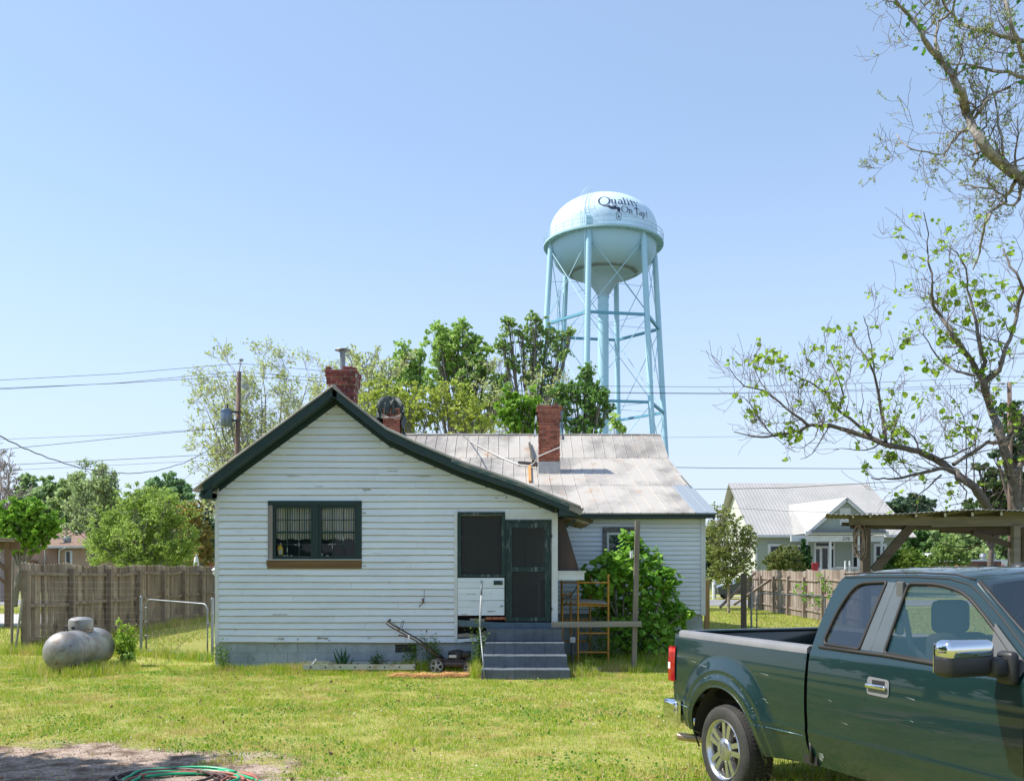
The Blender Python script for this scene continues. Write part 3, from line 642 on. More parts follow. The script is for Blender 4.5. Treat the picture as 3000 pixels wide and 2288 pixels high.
# detergent bottle and white cup behind panes
t = thing('detergent_bottle', 'yellow detergent bottle on the kitchen window ledge, left corner', 'bottle', (-4.70, 19.07, 2.32))
mb = MB(); mb.rbox((-4.70, 19.07, 2.42), (.10, .05, .17), .022); mb.rbox((-4.70, 19.07, 2.52), (.06, .045, .06), .018); obj('body', mb, M('yellow_plastic', (.85, .62, .05), .35), t, smooth=40)
mb = MB(); mb.lathe([(0, .03), (.018, .03), (.02, 0), (0, 0)], (-4.70, 19.07, 2.55), 12); obj('cap', mb, M('white_plastic', (.75, .75, .78), .4), t)
mb = MB(); mb.rbox((-4.70, 19.046, 2.40), (.06, .006, .09), .003, 1); obj('bottle_label', mb, M('label_paper', (.55, .6, .75), .6), t)
mb = MB(); mb.tube([(-4.735, 19.07, 2.53), (-4.765, 19.07, 2.50), (-4.758, 19.07, 2.44)], .009, 6); obj('grip', mb, M('orange_plastic', (.8, .35, .05), .4), t)
mb = MB(); mb.lathe([(0, 0), (.02, 0), (.024, .055), (.02, .055), (.017, .006), (0, .006)], (-3.86, 19.06, 2.32), 14); tag(obj('small_cup', mb, m_whitetrim), 'small white cup in the right sash of the kitchen window', 'cup')
# ---- screened opening beside the door
m_screen = glassmat('screen_mesh', (0.045, 0.047, 0.05), .33, .8); m_screen.node_tree.nodes['Principled BSDF'].inputs['Specular IOR Level'].default_value = .2
w = MB(); w.b2((-1.097, YF-.05, 1.895), (-1.03, YF+.02, 3.205)); w.b2((-.21, YF-.05, 1.895), (-.14, YF+.02, 3.205)); w.b2((-1.03, YF-.05, 3.14), (-.21, YF+.02, 3.205)); w.b2((-1.03, YF-.05, 1.895), (-.21, YF+.02, 1.945))
sw = obj('screen_window', w, m_greenpeel, house)
p = MB(); p.b2((-1.03, YF-.02, 1.945), (-.21, YF-.018, 3.14)); obj('screen', p, m_screen, sw)
p = MB(); p.b2((-1.02, YF+.02, 2.685), (-.87, YF+.03, 2.70)); p.b2((-.98, YF+.02, 2.03), (-.8, YF+.03, 2.04)); obj('slat', p, m_whitetrim, sw)
# boarded panel below it
p = MB(); z = 1.115; hs = [0.175, .13, .135, .11, .13, .085]
for i, h in enumerate(hs):
    if z+h > 1.9: h = 1.885-z
    p.add([(-1.10, YF-.022-.004*i, z), (-.155, YF-.022-.004*i, z+.006*(-1)**i), (-.155, YF-.022-.004*i, z+h-.004), (-1.10, YF-.022-.004*i, z+h-.004),
           (-1.10, YF+.02, z), (-.155, YF+.02, z+.006*(-1)**i), (-.155, YF+.02, z+h-.004), (-1.10, YF+.02, z+h-.004)],
          [(0, 1, 2, 3), (7, 6, 5, 4), (0, 4, 5, 1), (3, 2, 6, 7), (0, 3, 7, 4), (1, 5, 6, 2)]); z += h
obj('panel', p, m_white, house)
p = MB(); p.b2((-.37, YF-.055, 1.735), (-.185, YF-.042, 1.82)); obj('mail_slot', p, m_greenpeel, house)
# rotten gap: dark void, slipped beams, broken boards, brick
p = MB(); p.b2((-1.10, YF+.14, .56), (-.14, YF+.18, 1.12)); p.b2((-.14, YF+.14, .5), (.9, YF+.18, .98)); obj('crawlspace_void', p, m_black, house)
p = MB(); p.beam((-1.10, YF+.0, .965), (-.15, YF+.0, .905), .05, .125); p.b2((-.55, YF-.03, .865), (.93, YF+.06, .975)); obj('sill_beam', p, m_blueboard, house)
p = MB(); p.prism([(-1.10, .74), (-.9, .76), (-.72, .73), (-.55, .80), (-.45, .78), (-.45, .70), (-.6, .69), (-.72, .65), (-.95, .68), (-1.10, .66)], (YF-.03, YF+.0)); obj('broken_board', p, m_oldwoodh, house)
p = MB(); p.prism([(-1.10, .64), (-.85, .655), (-.6, .71), (-.42, .69), (-.42, .615), (-.7, .59), (-.95, .585), (-1.10, .565)], (YF-.04, YF-.012)); obj('broken_board', p, m_white, house)
p = MB()
for i in range(3): p.rbox((-.47+i*.14, YF+.0, 1.055), (.13, .06, .055), .006, 1)
tag(obj('loose_bricks', p, m_brick), 'loose red bricks lying in the rotten gap beside the door', 'bricks', kind='thing')
p = MB(); p.beam((-.85, YF+.0, 1.03), (-.55, YF, 1.025), .04, .05); obj('wood_scrap', p, m_oldwoodh, house)
# ---- screen door
d = MB(); d.b2((-.131, YF-.052, .99), (-.10, YF+.02, 3.05)); d.b2((.775, YF-.052, .99), (.80, YF+.02, 3.05)); d.b2((-.10, YF-.052, 3.0), (.775, YF+.02, 3.05))
door = obj('screen_door', d, m_greenpeel, house)
for nm, q in (('stile', ((-.095, YF-.03, 1.0), (-.0, YF+.005, 2.99))), ('stile', ((.665, YF-.03, 1.0), (.77, YF+.005, 2.99))), ('rail', ((.0, YF-.028, 2.885), (.665, YF+.003, 2.99))),
              ('rail', ((.0, YF-.028, 2.0), (.665, YF+.003, 2.095))), ('rail', ((.0, YF-.028, 1.0), (.665, YF+.003, 1.075)))):
    k = MB(); k.b2(*q); obj(nm, k, m_greenpeel, door)
k = MB(); k.b2((0, YF-.012, 1.075), (.665, YF-.01, 2.0)); k.b2((0, YF-.012, 2.095), (.665, YF-.01, 2.885)); obj('screen', k, m_screen, door)
for z in (2.72, 1.25): k = MB(); k.rbox((.80, YF-.06, z), (.03, .02, .05), .004); obj('hinge', k, m_cable, door)
k = MB(); k.tube(wavy((.50, YF+.25, 2.92), (.46, YF+.25, 2.6), 5, 0, .01), .008, 5); k.tube(wavy((.55, YF+.25, 2.9), (.49, YF+.25, 2.66), 5, 0, .01), .006, 5); tag(obj('hanging_cord', k, M('pink_cord', (.5, .4, .38), .7)), 'pale cord hanging inside the screen door', 'cord')
# side bay screen leaning out right of the corner post, sill
k = MB(); k.prism([(0.935, 3.08), (1.05, 3.08), (1.37, 2.02), (.935, 2.02)], (YF+.12, YF+1.4)); obj('side_screen', k, M('rusty_dark_screen', (.05, .042, .042), .9, col2=(.09, .06, .055), scale=3, stretch=(1, 1, .3)), house)
k = MB(); k.b2((.93, YF+.08, 1.83), (1.47, YF+1.4, 2.0)); k.b2((.93, YF+.06, 1.985), (1.50, YF+1.42, 2.015)); obj('side_sill', k, m_whitetrim, house)
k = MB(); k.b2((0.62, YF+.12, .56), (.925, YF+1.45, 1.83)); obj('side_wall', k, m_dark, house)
# small metal awning right of the corner
mb = MB(); N = 44; vs = []
for i in range(N+1):
    y = 19.15+2.2*i/N; c_ = .018*math.cos(i*2*PI/5.5)
    vs += [(1.0, y, 3.22+c_), (1.66, y, 3.03+c_), (1.0, y, 3.205+c_), (1.66, y, 3.015+c_)]
mb.add(vs, [q for i in range(N) for q in ((4*i, 4*i+1, 4*i+5, 4*i+4), (4*i+2, 4*i+6, 4*i+7, 4*i+3), (4*i+1, 4*i+3, 4*i+7, 4*i+5))])
aw = obj('metal_awning', mb, M('dull_awning_metal', (.22, .25, .25), .6, .3, col2=(.14, .12, .10), scale=5), house)
for y in (19.25, 19.9, 20.6, 21.2):
    k = MB(); k.beam((.95, y, 3.16), (1.58, y, 2.985), .04, .06); obj('awning_rafter', k, m_oldwood, aw)
k = MB(); k.beam((.93, 19.2, 2.80), (1.30, 19.2, 3.05), .05, .05); obj('awning_brace', k, m_green, aw)
# main-house rear window
w = MB(); w.b2((2.16, 22.34, 2.93), (3.0, 22.44, 3.06)); w.b2((2.16, 22.34, 1.9), (2.26, 22.44, 2.93)); w.b2((2.9, 22.34, 1.9), (3.0, 22.44, 2.93)); w.b2((2.12, 22.32, 1.83), (3.04, 22.44, 1.9))
rw = obj('window', w, M('dark_grey_casing', (.06, .06, .06), .7, col2=(.2, .19, .18), scale=8), house)
w = MB(); w.b2((2.26, 22.36, 1.9), (2.31, 22.42, 2.93)); w.b2((2.85, 22.36, 1.9), (2.9, 22.42, 2.93)); w.b2((2.31, 22.36, 2.87), (2.85, 22.42, 2.93)); w.b2((2.31, 22.36, 2.36), (2.85, 22.42, 2.4)); w.b2((2.31, 22.36, 1.9), (2.85, 22.42, 1.96)); obj('sash', w, m_whitetrim, rw)
w = MB(); w.b2((2.31, 22.39, 1.96), (2.85, 22.395, 2.87)); obj('pane', w, glassmat('rear_glass', (.05, .07, .09), .3), rw)
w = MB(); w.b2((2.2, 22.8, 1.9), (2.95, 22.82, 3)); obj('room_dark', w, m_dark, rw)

# ---- chimneys of single bricks
def chimney(name, x, y, w, d, z0, z1, label, corbel=(), mat=m_brick, mh=0.0755, seed=1):
    rg = random.Random(seed); mb = MB(); mo = MB(); z = z0; r = 0
    levels = []
    while z < z1:
        e = 0.0
        for ct, ce in corbel:
            if z > z1-ct: e = ce
        levels.append(e); W, D = w+2*e, d+2*e
        mo.b2((x-W/2+.012, y-D/2+.012, z-.006), (x+W/2-.012, y+D/2-.012, z+mh))
        for (ax, L_) in ((0, W), (1, D)):
            for sd in (-1, 1):
                s = -L_/2-(.1 if (r+ax) % 2 else 0)
                while s < L_/2:
                    a, b_ = max(s, -L_/2), min(s+.205, L_/2)
                    if b_-a > .03:
                        j = rg.uniform(-.003, .008)
                        if ax == 0: mb.b2((x+a+.006, y+sd*(D/2-.05), z), (x+b_-.005, y+sd*(D/2+j), z+mh-.012))
                        else: mb.b2((x+sd*(W/2-.05), y+a+.06, z+.0006), (x+sd*(W/2+j+.0006), y+b_-.06, z+mh-.0126)) if b_-a > .15 else None
                    s += .21
        z += mh; r += 1
    c = obj(name, mb, mat, house); obj('mortar', mo, m_mortar, c)
    if label: c['label'] = label
    return c
chA = chimney('chimney', -3.51, 19.56, .52, .52, 5.1, 6.13, 'dark red chimney on the gable ridge with a steel flue', ((.30, .045), (.15, .065)), m_brickdark, 0.0745, 4)
for x_, y_, w_ in ((-3.77, 19.32, .11), (-3.38, 19.3, .19), (-3.25, 19.38, .09), (-3.68, 19.76, .2)): mb = MB(); mb.rbox((x_, y_, 6.17), (w_, .1, .075), .006, 1); obj('cap_brick', mb, m_brickdark, chA)
mb = MB(); mb.lathe([(.055, 0), (.058, .62), (.05, .62), (.05, 0)], (-3.53, 19.56, 5.98), 16); mb.lathe([(.165, .0), (.15, .018), (0, .045), (0, .02), (.155, -.006)], (-3.53, 19.56, 6.655-.05), 20); mb.tube([(-3.49, 19.56, 6.5), (-3.45, 19.56, 6.63)], .005, 4); mb.tube([(-3.57, 19.56, 6.5), (-3.61, 19.56, 6.63)], .005, 4)
obj('flue_pipe', mb, m_galv, chA, smooth=35)
chB = chimney('chimney', -3.50, 27.5, .5, .5, 4.8, 6.72, 'brick chimney whose top is wrapped in green tarp', (), m_brick, 0.0745, 5)
chC = chimney('chimney', 2.85*.0+2.95*0+ (1608.5-1500)/FPX*27.0, 27.0, .60, .55, 4.75, 6.66, 'tall orange brick chimney on the right metal roof', ((.30, .035), (.15, .055)), m_brick, 0.0785, 6)
cx = (1608.5-1500)/FPX*27.0
mb = MB(); mb.b2((cx-.315, 26.71, 4.6), (cx+.315, 27.29, 5.12)); obj('flashing', mb, M('whitewashed_brick', (.5, .48, .47), .8, col2=(.38, .37, .36), scale=9, bmp=.5), chC)
m_soot = M('sooty_brick', (.11, .05, .045), .9, isl=.3)
for k in range(9): mb = MB(); mb.rbox((cx-.26+.065*k, 26.75+(.11*k) % .5, 6.70+.004*(k % 3)), (.19, .09, .07), .006, 1, random.uniform(-.3, .3)); obj('cap_brick', mb, m_soot, chC)
mb = MB(); mb.rbox((cx+.19, 26.8, 6.77), (.11, .1, .09), .02, 1); obj('cap_brick', mb, m_soot, chC)
# tarps: crumpled cloth
def cloth(name, rows, mat, parent=None, amp=.03, seed=2, n=40, a0=0.0, a1=2*PI):
    """rows: (cx, cy, rx, ry, z) rings draped round a core"""
    rg = np.random.default_rng(seed); vs = []
    ph = rg.random(8)*6.28
    for j, (cx_, cy_, rx, ry, z) in enumerate(rows):
        for i in range(n+1):
            a = a0+(a1-a0)*i/n; f = 1+amp*(math.sin(5*a+ph[0]+j*.4)+.8*math.sin(9*a+ph[1]-j*.6)+.6*math.sin(17*a+ph[2]+j*.9)) + rg.normal()*amp*.35
            c_, s_ = math.cos(a), math.sin(a); sq = 1/max(abs(c_), abs(s_))**.6
            vs.append((cx_+rx*f*c_*sq, cy_+ry*f*s_*sq, z+rg.normal()*.02+amp*.5*math.sin(7*a+ph[3]+j)))
    m_ = MB(); m_.add(vs, [(j*(n+1)+i, j*(n+1)+i+1, (j+1)*(n+1)+i+1, (j+1)*(n+1)+i) for j in range(len(rows)-1) for i in range(n)])
    return obj(name, m_, mat, parent, smooth=50)
m_tarp = M('grey_green_tarp', (.055, .075, .065), .6, col2=(.025, .035, .032), scale=6, bmp=.5, bscale=20)
rows = [(-3.53, 27.5, .02, .02, 7.03), (-3.53, 27.5, .16, .20, 7.02), (-3.55, 27.5, .25, .26, 6.97), (-3.54, 27.5, .31, .30, 6.86), (-3.56, 27.5, .28, .30, 6.76), (-3.55, 27.5, .32, .30, 6.68), (-3.58, 27.5, .29, .30, 6.60), (-3.57, 27.52, .30, .30, 6.50)]
tag(cloth('tarp', rows, m_tarp, None, .17), 'grey green tarp tied over the covered left chimney', 'tarp', 'tarps on the chimneys')
mb = MB(); vs = []
for j in range(9):
    z = 6.6-j*.1
    for i in range(9): vs.append((-3.86+.02*math.sin(j*2+i)+ .012*i, 27.15+.08*i, z+.02*math.sin(i*2.1)))
mb.add(vs, [(j*9+i, j*9+i+1, j*9+i+10, j*9+i+9) for j in range(8) for i in range(8)]); tag(obj('tarp_flap', mb, m_tarp, smooth=50), 'ragged tarp flap hanging left of the covered chimney', 'tarp', 'tarps on the chimneys')
mb = MB(); vs = []
for j in range(10):
    z = 6.66-j*.1
    for i in range(7): vs.append((-3.17+.05*math.sin(j*1.3+i)+.03*math.sin(i*3), 27.2+.1*i, z+.02*math.sin(i*2.1)))
mb.add(vs, [(j*7+i, j*7+i+1, j*7+i+8, j*7+i+7) for j in range(9) for i in range(6)]); tag(obj('tarp_flap', mb, M('dark_tarp', (.04, .045, .045), .6), smooth=50), 'dark tarp flap hanging right of the covered chimney', 'tarp', 'tarps on the chimneys')
mb = MB()
for k in range(3): mb.tube(wavy((-3.78, 27.16-.01*k, 6.55-.05*k), (-3.2, 27.16, 6.42+.06*k), 8, .05, .01), .006, 4)
tag(obj('tie_rope', mb, M('white_rope', (.6, .58, .54), .8)), 'pale rope tied round the tarp covered chimney', 'rope', 'ropes on the roof')
# bluish cloth remnants on right chimney
mb = MB(); vs = []
for j in range(12):
    for i in range(6): vs.append((cx-.36-.03*math.sin(j*1.1+i)+ (0.05 if j < 2 else -.015*j*.3), 26.75+.1*i, 6.64-j*.07+.02*math.sin(i*2)))
mb.add(vs, [(j*6+i, j*6+i+1, j*6+i+7, j*6+i+6) for j in range(11) for i in range(5)])
mblue = M('blue_grey_cloth', (.18, .22, .27), .7, col2=(.1, .12, .16), scale=9)
tag(obj('torn_cloth', mb, mblue, smooth=50), 'torn bluish cloth at the left of the right chimney top', 'cloth', 'torn cloth on the right chimney')
mb = MB(); mb.tube(wavy((cx+.33, 26.72, 6.58), (cx+.39, 26.72, 5.75), 14, 0, .018), [.03*(1+.5*math.sin(i)) for i in range(15)], 6)
tag(obj('torn_cloth', mb, mblue), 'torn bluish rag hanging down the right of the right chimney', 'cloth', 'torn cloth on the right chimney')
# timber, roof hatchet-like bracket, rope on the roof
def onroof(px, py):
    best = None
    for y in np.arange(22.0, 30.2, .01):
        q = P(px, py, y)
        if q.z <= rp(y)+.001+(0.02 if False else 0): best = (q, y)
    if best is None: return P(px, py, 27)
    ys = np.arange(22.0, 30.2, .01); dif = [abs(P(px, py, yy).z-rp(yy)) for yy in ys]; yy = float(ys[int(np.argmin(dif))]); return P(px, py, yy)
a, b_ = onroof(1519, 1363), onroof(1581, 1367); mb = MB(); mb.beam(a+Vector((0, 0, .07)), b_+Vector((0, 0, .07)), .12, .1)
tag(obj('roof_timber', mb, M('dark_timber', (.06, .055, .05), .8)), 'short dark timber laid across the roof beside the chimney', 'timber', 'timbers on the roof')
a, b_ = onroof(1551, 1303), onroof(1562, 1356); mb = MB(); mb.beam(a+Vector((0, 0, .05)), b_+Vector((0, 0, .05)), .06, .08)
tag(obj('roof_timber', mb, M('dark_timber2', (.07, .065, .055), .8)), 'thin dark stick lying up the roof slope left of the chimney', 'timber', 'timbers on the roof')
a, b_ = onroof(1551, 1370), onroof(1553, 1416); mb = MB(); mb.beam(a+Vector((0, 0, .05)), b_+Vector((0, 0, .05)), .07, .06)
tag(obj('roof_timber', mb, M('orange_timber', (.5, .24, .06), .7)), 'orange strip of wood hanging down the roof slope', 'timber', 'timbers on the roof')
pts = [onroof(px, py)+Vector((0, 0, .05)) for px, py in ((1339, 1270), (1375, 1296), (1400, 1310), (1440, 1331), (1480, 1350), (1520, 1366), (1550, 1370))]
pts += [Vector((cx-.34, 26.65, 5.12)).lerp(Vector(pts[-1]), .5), Vector((cx-.33, 26.68, 5.25)), Vector((cx+.30, 26.68, 5.52))]
mb = MB(); mb.tube(pts, .018, 5); tag(obj('roof_rope', mb, M('white_rope2', (.62, .6, .57), .8)), 'white rope running down the roof and round the right chimney', 'rope', 'ropes on the roof')
# bare patches where the paint has peeled, traced board by board
pe = MB(); rg = random.Random(8)
def peel(px, py, w, h):
    q = P(px, py, YF-.03); n = 9; up = [(q.x-w/2+w*i/n, q.z+h*rg.uniform(.1, .5)) for i in range(n+1)]; dn = [(q.x+w/2-w*i/n, q.z-h*rg.uniform(.1, .5)) for i in range(n+1)]
    pe.prism(up+dn, (YF-.0345, YF-.028))
for px, py, w, h in ((823, 1871, .13, .04), (872, 1872, .03, .05), (945, 1869, .22, .05), (965, 1876, .05, .03), (1082, 1868, .07, .02), (1088, 1888, .05, .06), (935, 1425, .14, .02), (1075, 1434, .16, .03), (1064, 1503, .12, .03), (1455, 1459, .06, .03), (1484, 1457, .03, .05), (1306, 1783, .12, .03), (1140, 1705, .02, .05), (750, 1540, .02, .015), (740, 1580, .03, .015), (690, 1844, .05, .02), (740, 1883, .12, .02), (1068, 1658, .06, .03), (1150, 1380, .2, .012), (860, 1395, .25, .014), (1240, 1395, .3, .012), (1300, 1330, .12, .012), (820, 1800, .3, .02), (1240, 1870, .1, .02), (1380, 1740, .2, .012), (1440, 1790, .15, .03), (1470, 1775, .06, .05), (1360, 1800, .12, .02), (1400, 1762, .3, .008)): peel(px, py, w, h)
obj('peeled_paint', pe, M('bare_board_patch', (.22, .20, .18), .9, col2=(.42, .42, .42), scale=18, stretch=(.4, 1, 3)), house)
# plumbing bit on the wall
mb = MB(); q = P(1239, 1760, YF-.04); mb.tube([(q.x+.03, YF-.03, q.z+.22), (q.x+.025, YF-.05, q.z+.02)], .004, 4); mb.beam(q+Vector((0, 0, .05)), q+Vector((.01, 0, -.04)), .025, .035); mb.tube([q+Vector((-.0, -.01, -.04)), q+Vector((-.08, -.01, -.12))], .008, 5)
tag(obj('wall_hook', mb, M('rusty_iron', (.16, .08, .05), .8)), 'rusty brush hanging on a wire from the clapboards', 'hook')

# ================================================================ block steps and rail
t = thing('block_steps', 'blue grey painted concrete block steps below the screen door', 'steps', (.25, 18.2, 0))
SX0, SX1 = -.54, 1.02
for i, (y0, z1, zb) in enumerate(((17.42, .185, 0), (17.82, .405, .19), (18.22, .62, .41), (18.62, .865, .625))):
    mb = MB(); x = SX0+(.0 if i % 2 else -.0); k = 0
    wv = -.045*(3-i)/3 if True else 0
    x0_, x1_ = SX0+.02*(i)-.03, SX1-.03*i+.06
    nn = 8; wd = (x1_-x0_)/nn
    for j in range(nn):
        for yy0, yy1 in ((y0, y0+.4), ):
            mb.rbox((x0_+wd*(j+.5), (yy0+(YF-.03 if i == 3 else 19.0-.03))/2, (zb+z1)/2-.001*j % .003), (wd-.0015, (YF-.03)-yy0, z1-zb), .004, 1)
    obj('step', mb, m_steps, t)
    mb = MB(); mb.b2((x0_+.01, y0+.012, zb), (x1_-.01, YF-.04, z1-.012)); obj('mortar_core', mb, m_steps, t)
t = thing('handrail_pole', 'bent grey and white pipe handrail left of the steps', 'handrail', (-.52, 17.35, 0))
mb = MB(); mb.tube([P(1419, 1984, 17.35), P(1415, 1930, 17.5), P(1405.6, 1832, 17.95)], .014, 8); obj('lower_pipe', mb, m_galv, t, smooth=True)
mb = MB(); mb.tube([P(1405.6, 1834, 17.93), P(1408.5, 1770, 18.2), P(1410, 1742, 18.35)], .018, 8); obj('white_pipe', mb, M('grey_white_pipe', (.36, .37, .38), .7), t, smooth=True)
mb = MB(); mb.tube([P(1410, 1744, 18.34), P(1411, 1704, 18.5)], .02, 8); mb.tube([P(1411, 1706, 18.5), P(1411, 1702, 18.95)], .012, 6); obj('top_pipe', mb, M('dark_blue_grey_pipe', (.14, .17, .2), .6), t, smooth=True)
# rail timber and post right of steps
mb = MB(); mb.beam(P(1615, 1829, 18.62), P(1879, 1827, 18.72), .05, .11); tag(obj('rail_timber', mb, m_oldwoodh), 'long weathered grey board running from the steps to the post', 'timber')
t = thing('wooden_post', 'tall weathered grey post with a white box in front of the bush', 'post', (2.42, 18.8, 0))
mb = MB(); a, b_ = P(1857, 1958, 18.82), P(1868, 1526, 18.82); mb.beam(a, b_, .095, .095, up=(0, 1, 0)); obj('post', mb, m_oldwood, t)
mb = MB(); q = P(1850, 1625, 18.76); mb.rbox(q, (.06, .07, .14), .01); obj('white_box', mb, m_whitetrim, t)

# ================================================================ scaffold, ladder, mower, junk
m_yel = M('scaffold_yellow', (.55, .27, .035), .5, col2=(.38, .17, .03), scale=9, lo=.45, hi=.65)
t = thing('scaffold', 'yellow tubular scaffold tower with grey planks beside the porch', 'scaffold', (1.6, 20.3, 0))
def frame(p0, p1, zs, z0, z1, nm, both=True):
    mb = MB(); mb.tube([(p0[0], p0[1], z0), (p0[0], p0[1], z1)], .022, 8); mb.tube([(p1[0], p1[1], z0), (p1[0], p1[1], z1)], .022, 8)
    for z in zs: mb.tube([(p0[0], p0[1], z), (p1[0], p1[1], z)], .019, 7)
    obj(nm, mb, m_yel, t)
frame((1.39, 19.8), (2.03, 19.8), (1.77, 1.325, 1.28-.25*.0-.0, .70, .30), .02, 1.95, 'end_frame')
frame((1.10, 20.8), (1.73, 20.8), (1.76, 1.28, .93, .46), .02, 1.95, 'end_frame')
frame((1.08, 20.2), (1.28, 20.5), (1.5,), .6, 1.55, 'side_frame')
mb = MB(); mb.tube([(1.39, 19.8, 1.7), (1.15, 20.8, 1.25)], .014, 6); mb.tube([(2.03, 19.8, 1.7), (1.73, 20.8, .6)], .014, 6); mb.tube([(1.12, 19.9, 1.55), (1.2, 20.1, 1.4)], .014, 6); obj('brace', mb, m_galv, t)
for k in range(3):
    mb = MB(); mb.beam((1.10+k*.01, 19.95+k*.26, 1.40+.01*k), (2.0, 19.85+k*.26, 1.33+.012*k), .22, .035); tag(obj('plank', mb, m_oldwoodh), ('front', 'middle', 'back')[k]+' grey plank lying across the yellow scaffold', 'plank', 'planks on the scaffold')
t = thing('water_spigot', 'white capped pipe standing between the steps and scaffold', 'pipe', (1.28, 19.7, 0))
mb = MB(); q = P(1677, 1877, 19.7); mb.tube([(q.x, 19.7, 0), (q.x, 19.7, q.z)], .03, 8); obj('pipe', mb, M('dark_pipe', (.08, .08, .08), .6), t)
mb = MB(); mb.rbox(q+Vector((0, 0, .02)), (.12, .1, .12), .015); obj('cap', mb, m_whitetrim, t)
mb = MB(); mb.rbox((1.2, 18.6, .05), (.45, .14, .05), .01, 1, .1); tag(obj('scrap_board', mb, m_blueboard), 'blue grey scrap board on the ground right of the steps', 'board', 'scrap right of the steps')
mb = MB(); mb.rbox((1.62, 18.9, .05), (.35, .2, .03), .01, 1, -.2); tag(obj('scrap_sheet', mb, M('pale_scrap', (.35, .38, .4), .6)), 'pale scrap panel lying in the grass under the scaffold', 'board', 'scrap right of the steps')
# ladder lying on edge
t = thing('ladder', 'rusty pale ladder lying on its side under the window', 'ladder', (-3.3, 18.55, 0))
m_lad = M('rust_streaked_aluminium', (.55, .55, .50), .5, .3, col2=(.38, .3, .2), scale=5, lo=.5, hi=.7)
for yy, zz in ((18.42, .13), (18.80, .16)):
    mb = MB(); mb.b2((-4.1, yy, zz-.05), (-1.9, yy+.006, zz+.05)); mb.b2((-4.1, yy, zz+.044), (-1.9, yy+.03, zz+.05)); mb.b2((-4.1, yy, zz-.05), (-1.9, yy+.03, zz-.044)); obj('rail', mb, m_lad, t)
for k in range(8):
    mb = MB(); x_ = -3.95+k*.29; mb.tube([(x_, 18.405, .13), (x_, 18.82, .16)], .018, 8); obj('rung', mb, M('dark_rung', (.08, .07, .06), .6) if k == 0 else bpy.data.materials['dark_rung'], t)
mb = MB(); mb.tube(wavy((-3.95, 18.45, .2), (-3.85, 18.5, .27), 4, 0, .02), .012, 5); obj('foot', mb, m_whitetrim, t)
# lawn mower
t = thing('lawn_mower', 'old black push mower with grey rear wheel by the wall', 'lawn mower', (-1.2, 18.55, 0))
def wheel(cx_, cy_, cz_, r, nm='wheel'):
    w_ = MB(); w_.lathe([(r*.82, -.022), (r*.96, -.022), (r, -.012), (r, .012), (r*.96, .022), (r*.82, .022)], (cx_, cy_, cz_), 28, 'Y', True); o = obj(nm, w_, m_cable, t, smooth=40)
    w_ = MB(); w_.lathe([(r*.83, -.018), (r*.72, -.02), (r*.70, 0), (r*.83, .0)], (cx_, cy_, cz_), 28, 'Y', True); w_.lathe([(0, -.03), (r*.3, -.028), (r*.32, .02), (0, .02)], (cx_, cy_, cz_), 16, 'Y')
    for k in range(5):
        a = k*2*PI/5+.5; w_.add([(cx_+math.cos(a+s)*rr, cy_+yo, cz_+math.sin(a+s)*rr) for rr, s in ((r*.25, -.4), (r*.76, -.16), (r*.76, .16), (r*.25, .4)) for yo in (-.016, .0)], [(0, 2, 4, 6), (7, 5, 3, 1), (0, 1, 3, 2), (4, 5, 7, 6)])
    obj('rim', w_, M('grey_plastic_rim', (.33, .34, .36), .5) if 'grey_plastic_rim' not in bpy.data.materials else bpy.data.materials['grey_plastic_rim'], o)
wheel(-1.48, 18.42, .15, .148); wheel(-.86, 18.42, .10, .10); wheel(-1.48, 18.92, .15, .148); wheel(-.86, 18.92, .10, .10)
mb = MB(); mb.rbox((-1.15, 18.67, .17), (.72, .44, .12), .05, 3); mb.rbox((-1.15, 18.67, .245), (.5, .36, .05), .03, 2); obj('deck', mb, M('mower_deck', (.02, .02, .02), .4, col2=(.045, .03, .025), scale=8), t, smooth=40)
mb = MB(); mb.lathe([(.17, 0), (.175, .10), (.16, .15), (.10, .175), (0, .18)], (-1.10, 18.67, .27), 24); mb.rbox((-.92, 18.66, .36), (.2, .24, .12), .03); obj('engine', mb, M('black_engine', (.012, .012, .013), .35), t, smooth=40)
mb = MB(); mb.rbox((-1.17, 18.49, .335), (.15, .01, .055), .003, 1); obj('engine_label', mb, M('grey_sticker', (.5, .52, .55), .5), t)
mb = MB(); mb.tube([(-1.19, 18.6, .455), (-1.05, 18.62, .475), (-.95, 18.62, .46)], .012, 6); obj('pull_handle', mb, m_galv, t)
hm = M('handle_rusty_black', (.04, .03, .028), .5, col2=(.12, .06, .04), scale=12)
for yy in (18.45, 18.89):
    mb = MB(); mb.tube([(-1.36, yy, .26), (-1.9, yy, .65), (-2.40, yy, .93), (-2.47, yy, .98), (-2.44, yy+(.05 if yy < 18.6 else -.05), 1.03)], .014, 8); obj('handle', mb, hm, t, smooth=True)
mb = MB(); mb.tube([(-2.44, 18.5, 1.03), (-2.42, 18.67, 1.05), (-2.44, 18.84, 1.03)], .016, 8); mb.tube([(-2.22, 18.45, .84), (-2.17, 18.5, 1.01), (-2.15, 18.67, 1.03), (-2.17, 18.85, 1.01), (-2.22, 18.89, .84)], .006, 6); mb.tube([(-2.38, 18.5, 1.02), (-2.2, 18.5, .88), (-1.7, 18.5, .6), (-1.4, 18.55, .3)], .005, 5); obj('control_bar', mb, hm, t, smooth=True)
mb = MB(); mb.tube([(-2.05, 18.44, .72), (-2.23, 18.44, .76)], .018, 6); obj('throttle', mb, hm, t)
mb = MB(); mb.rbox((-2.02, 18.42, .71), (.035, .02, .09), .008); obj('clip', mb, m_whitetrim, t)
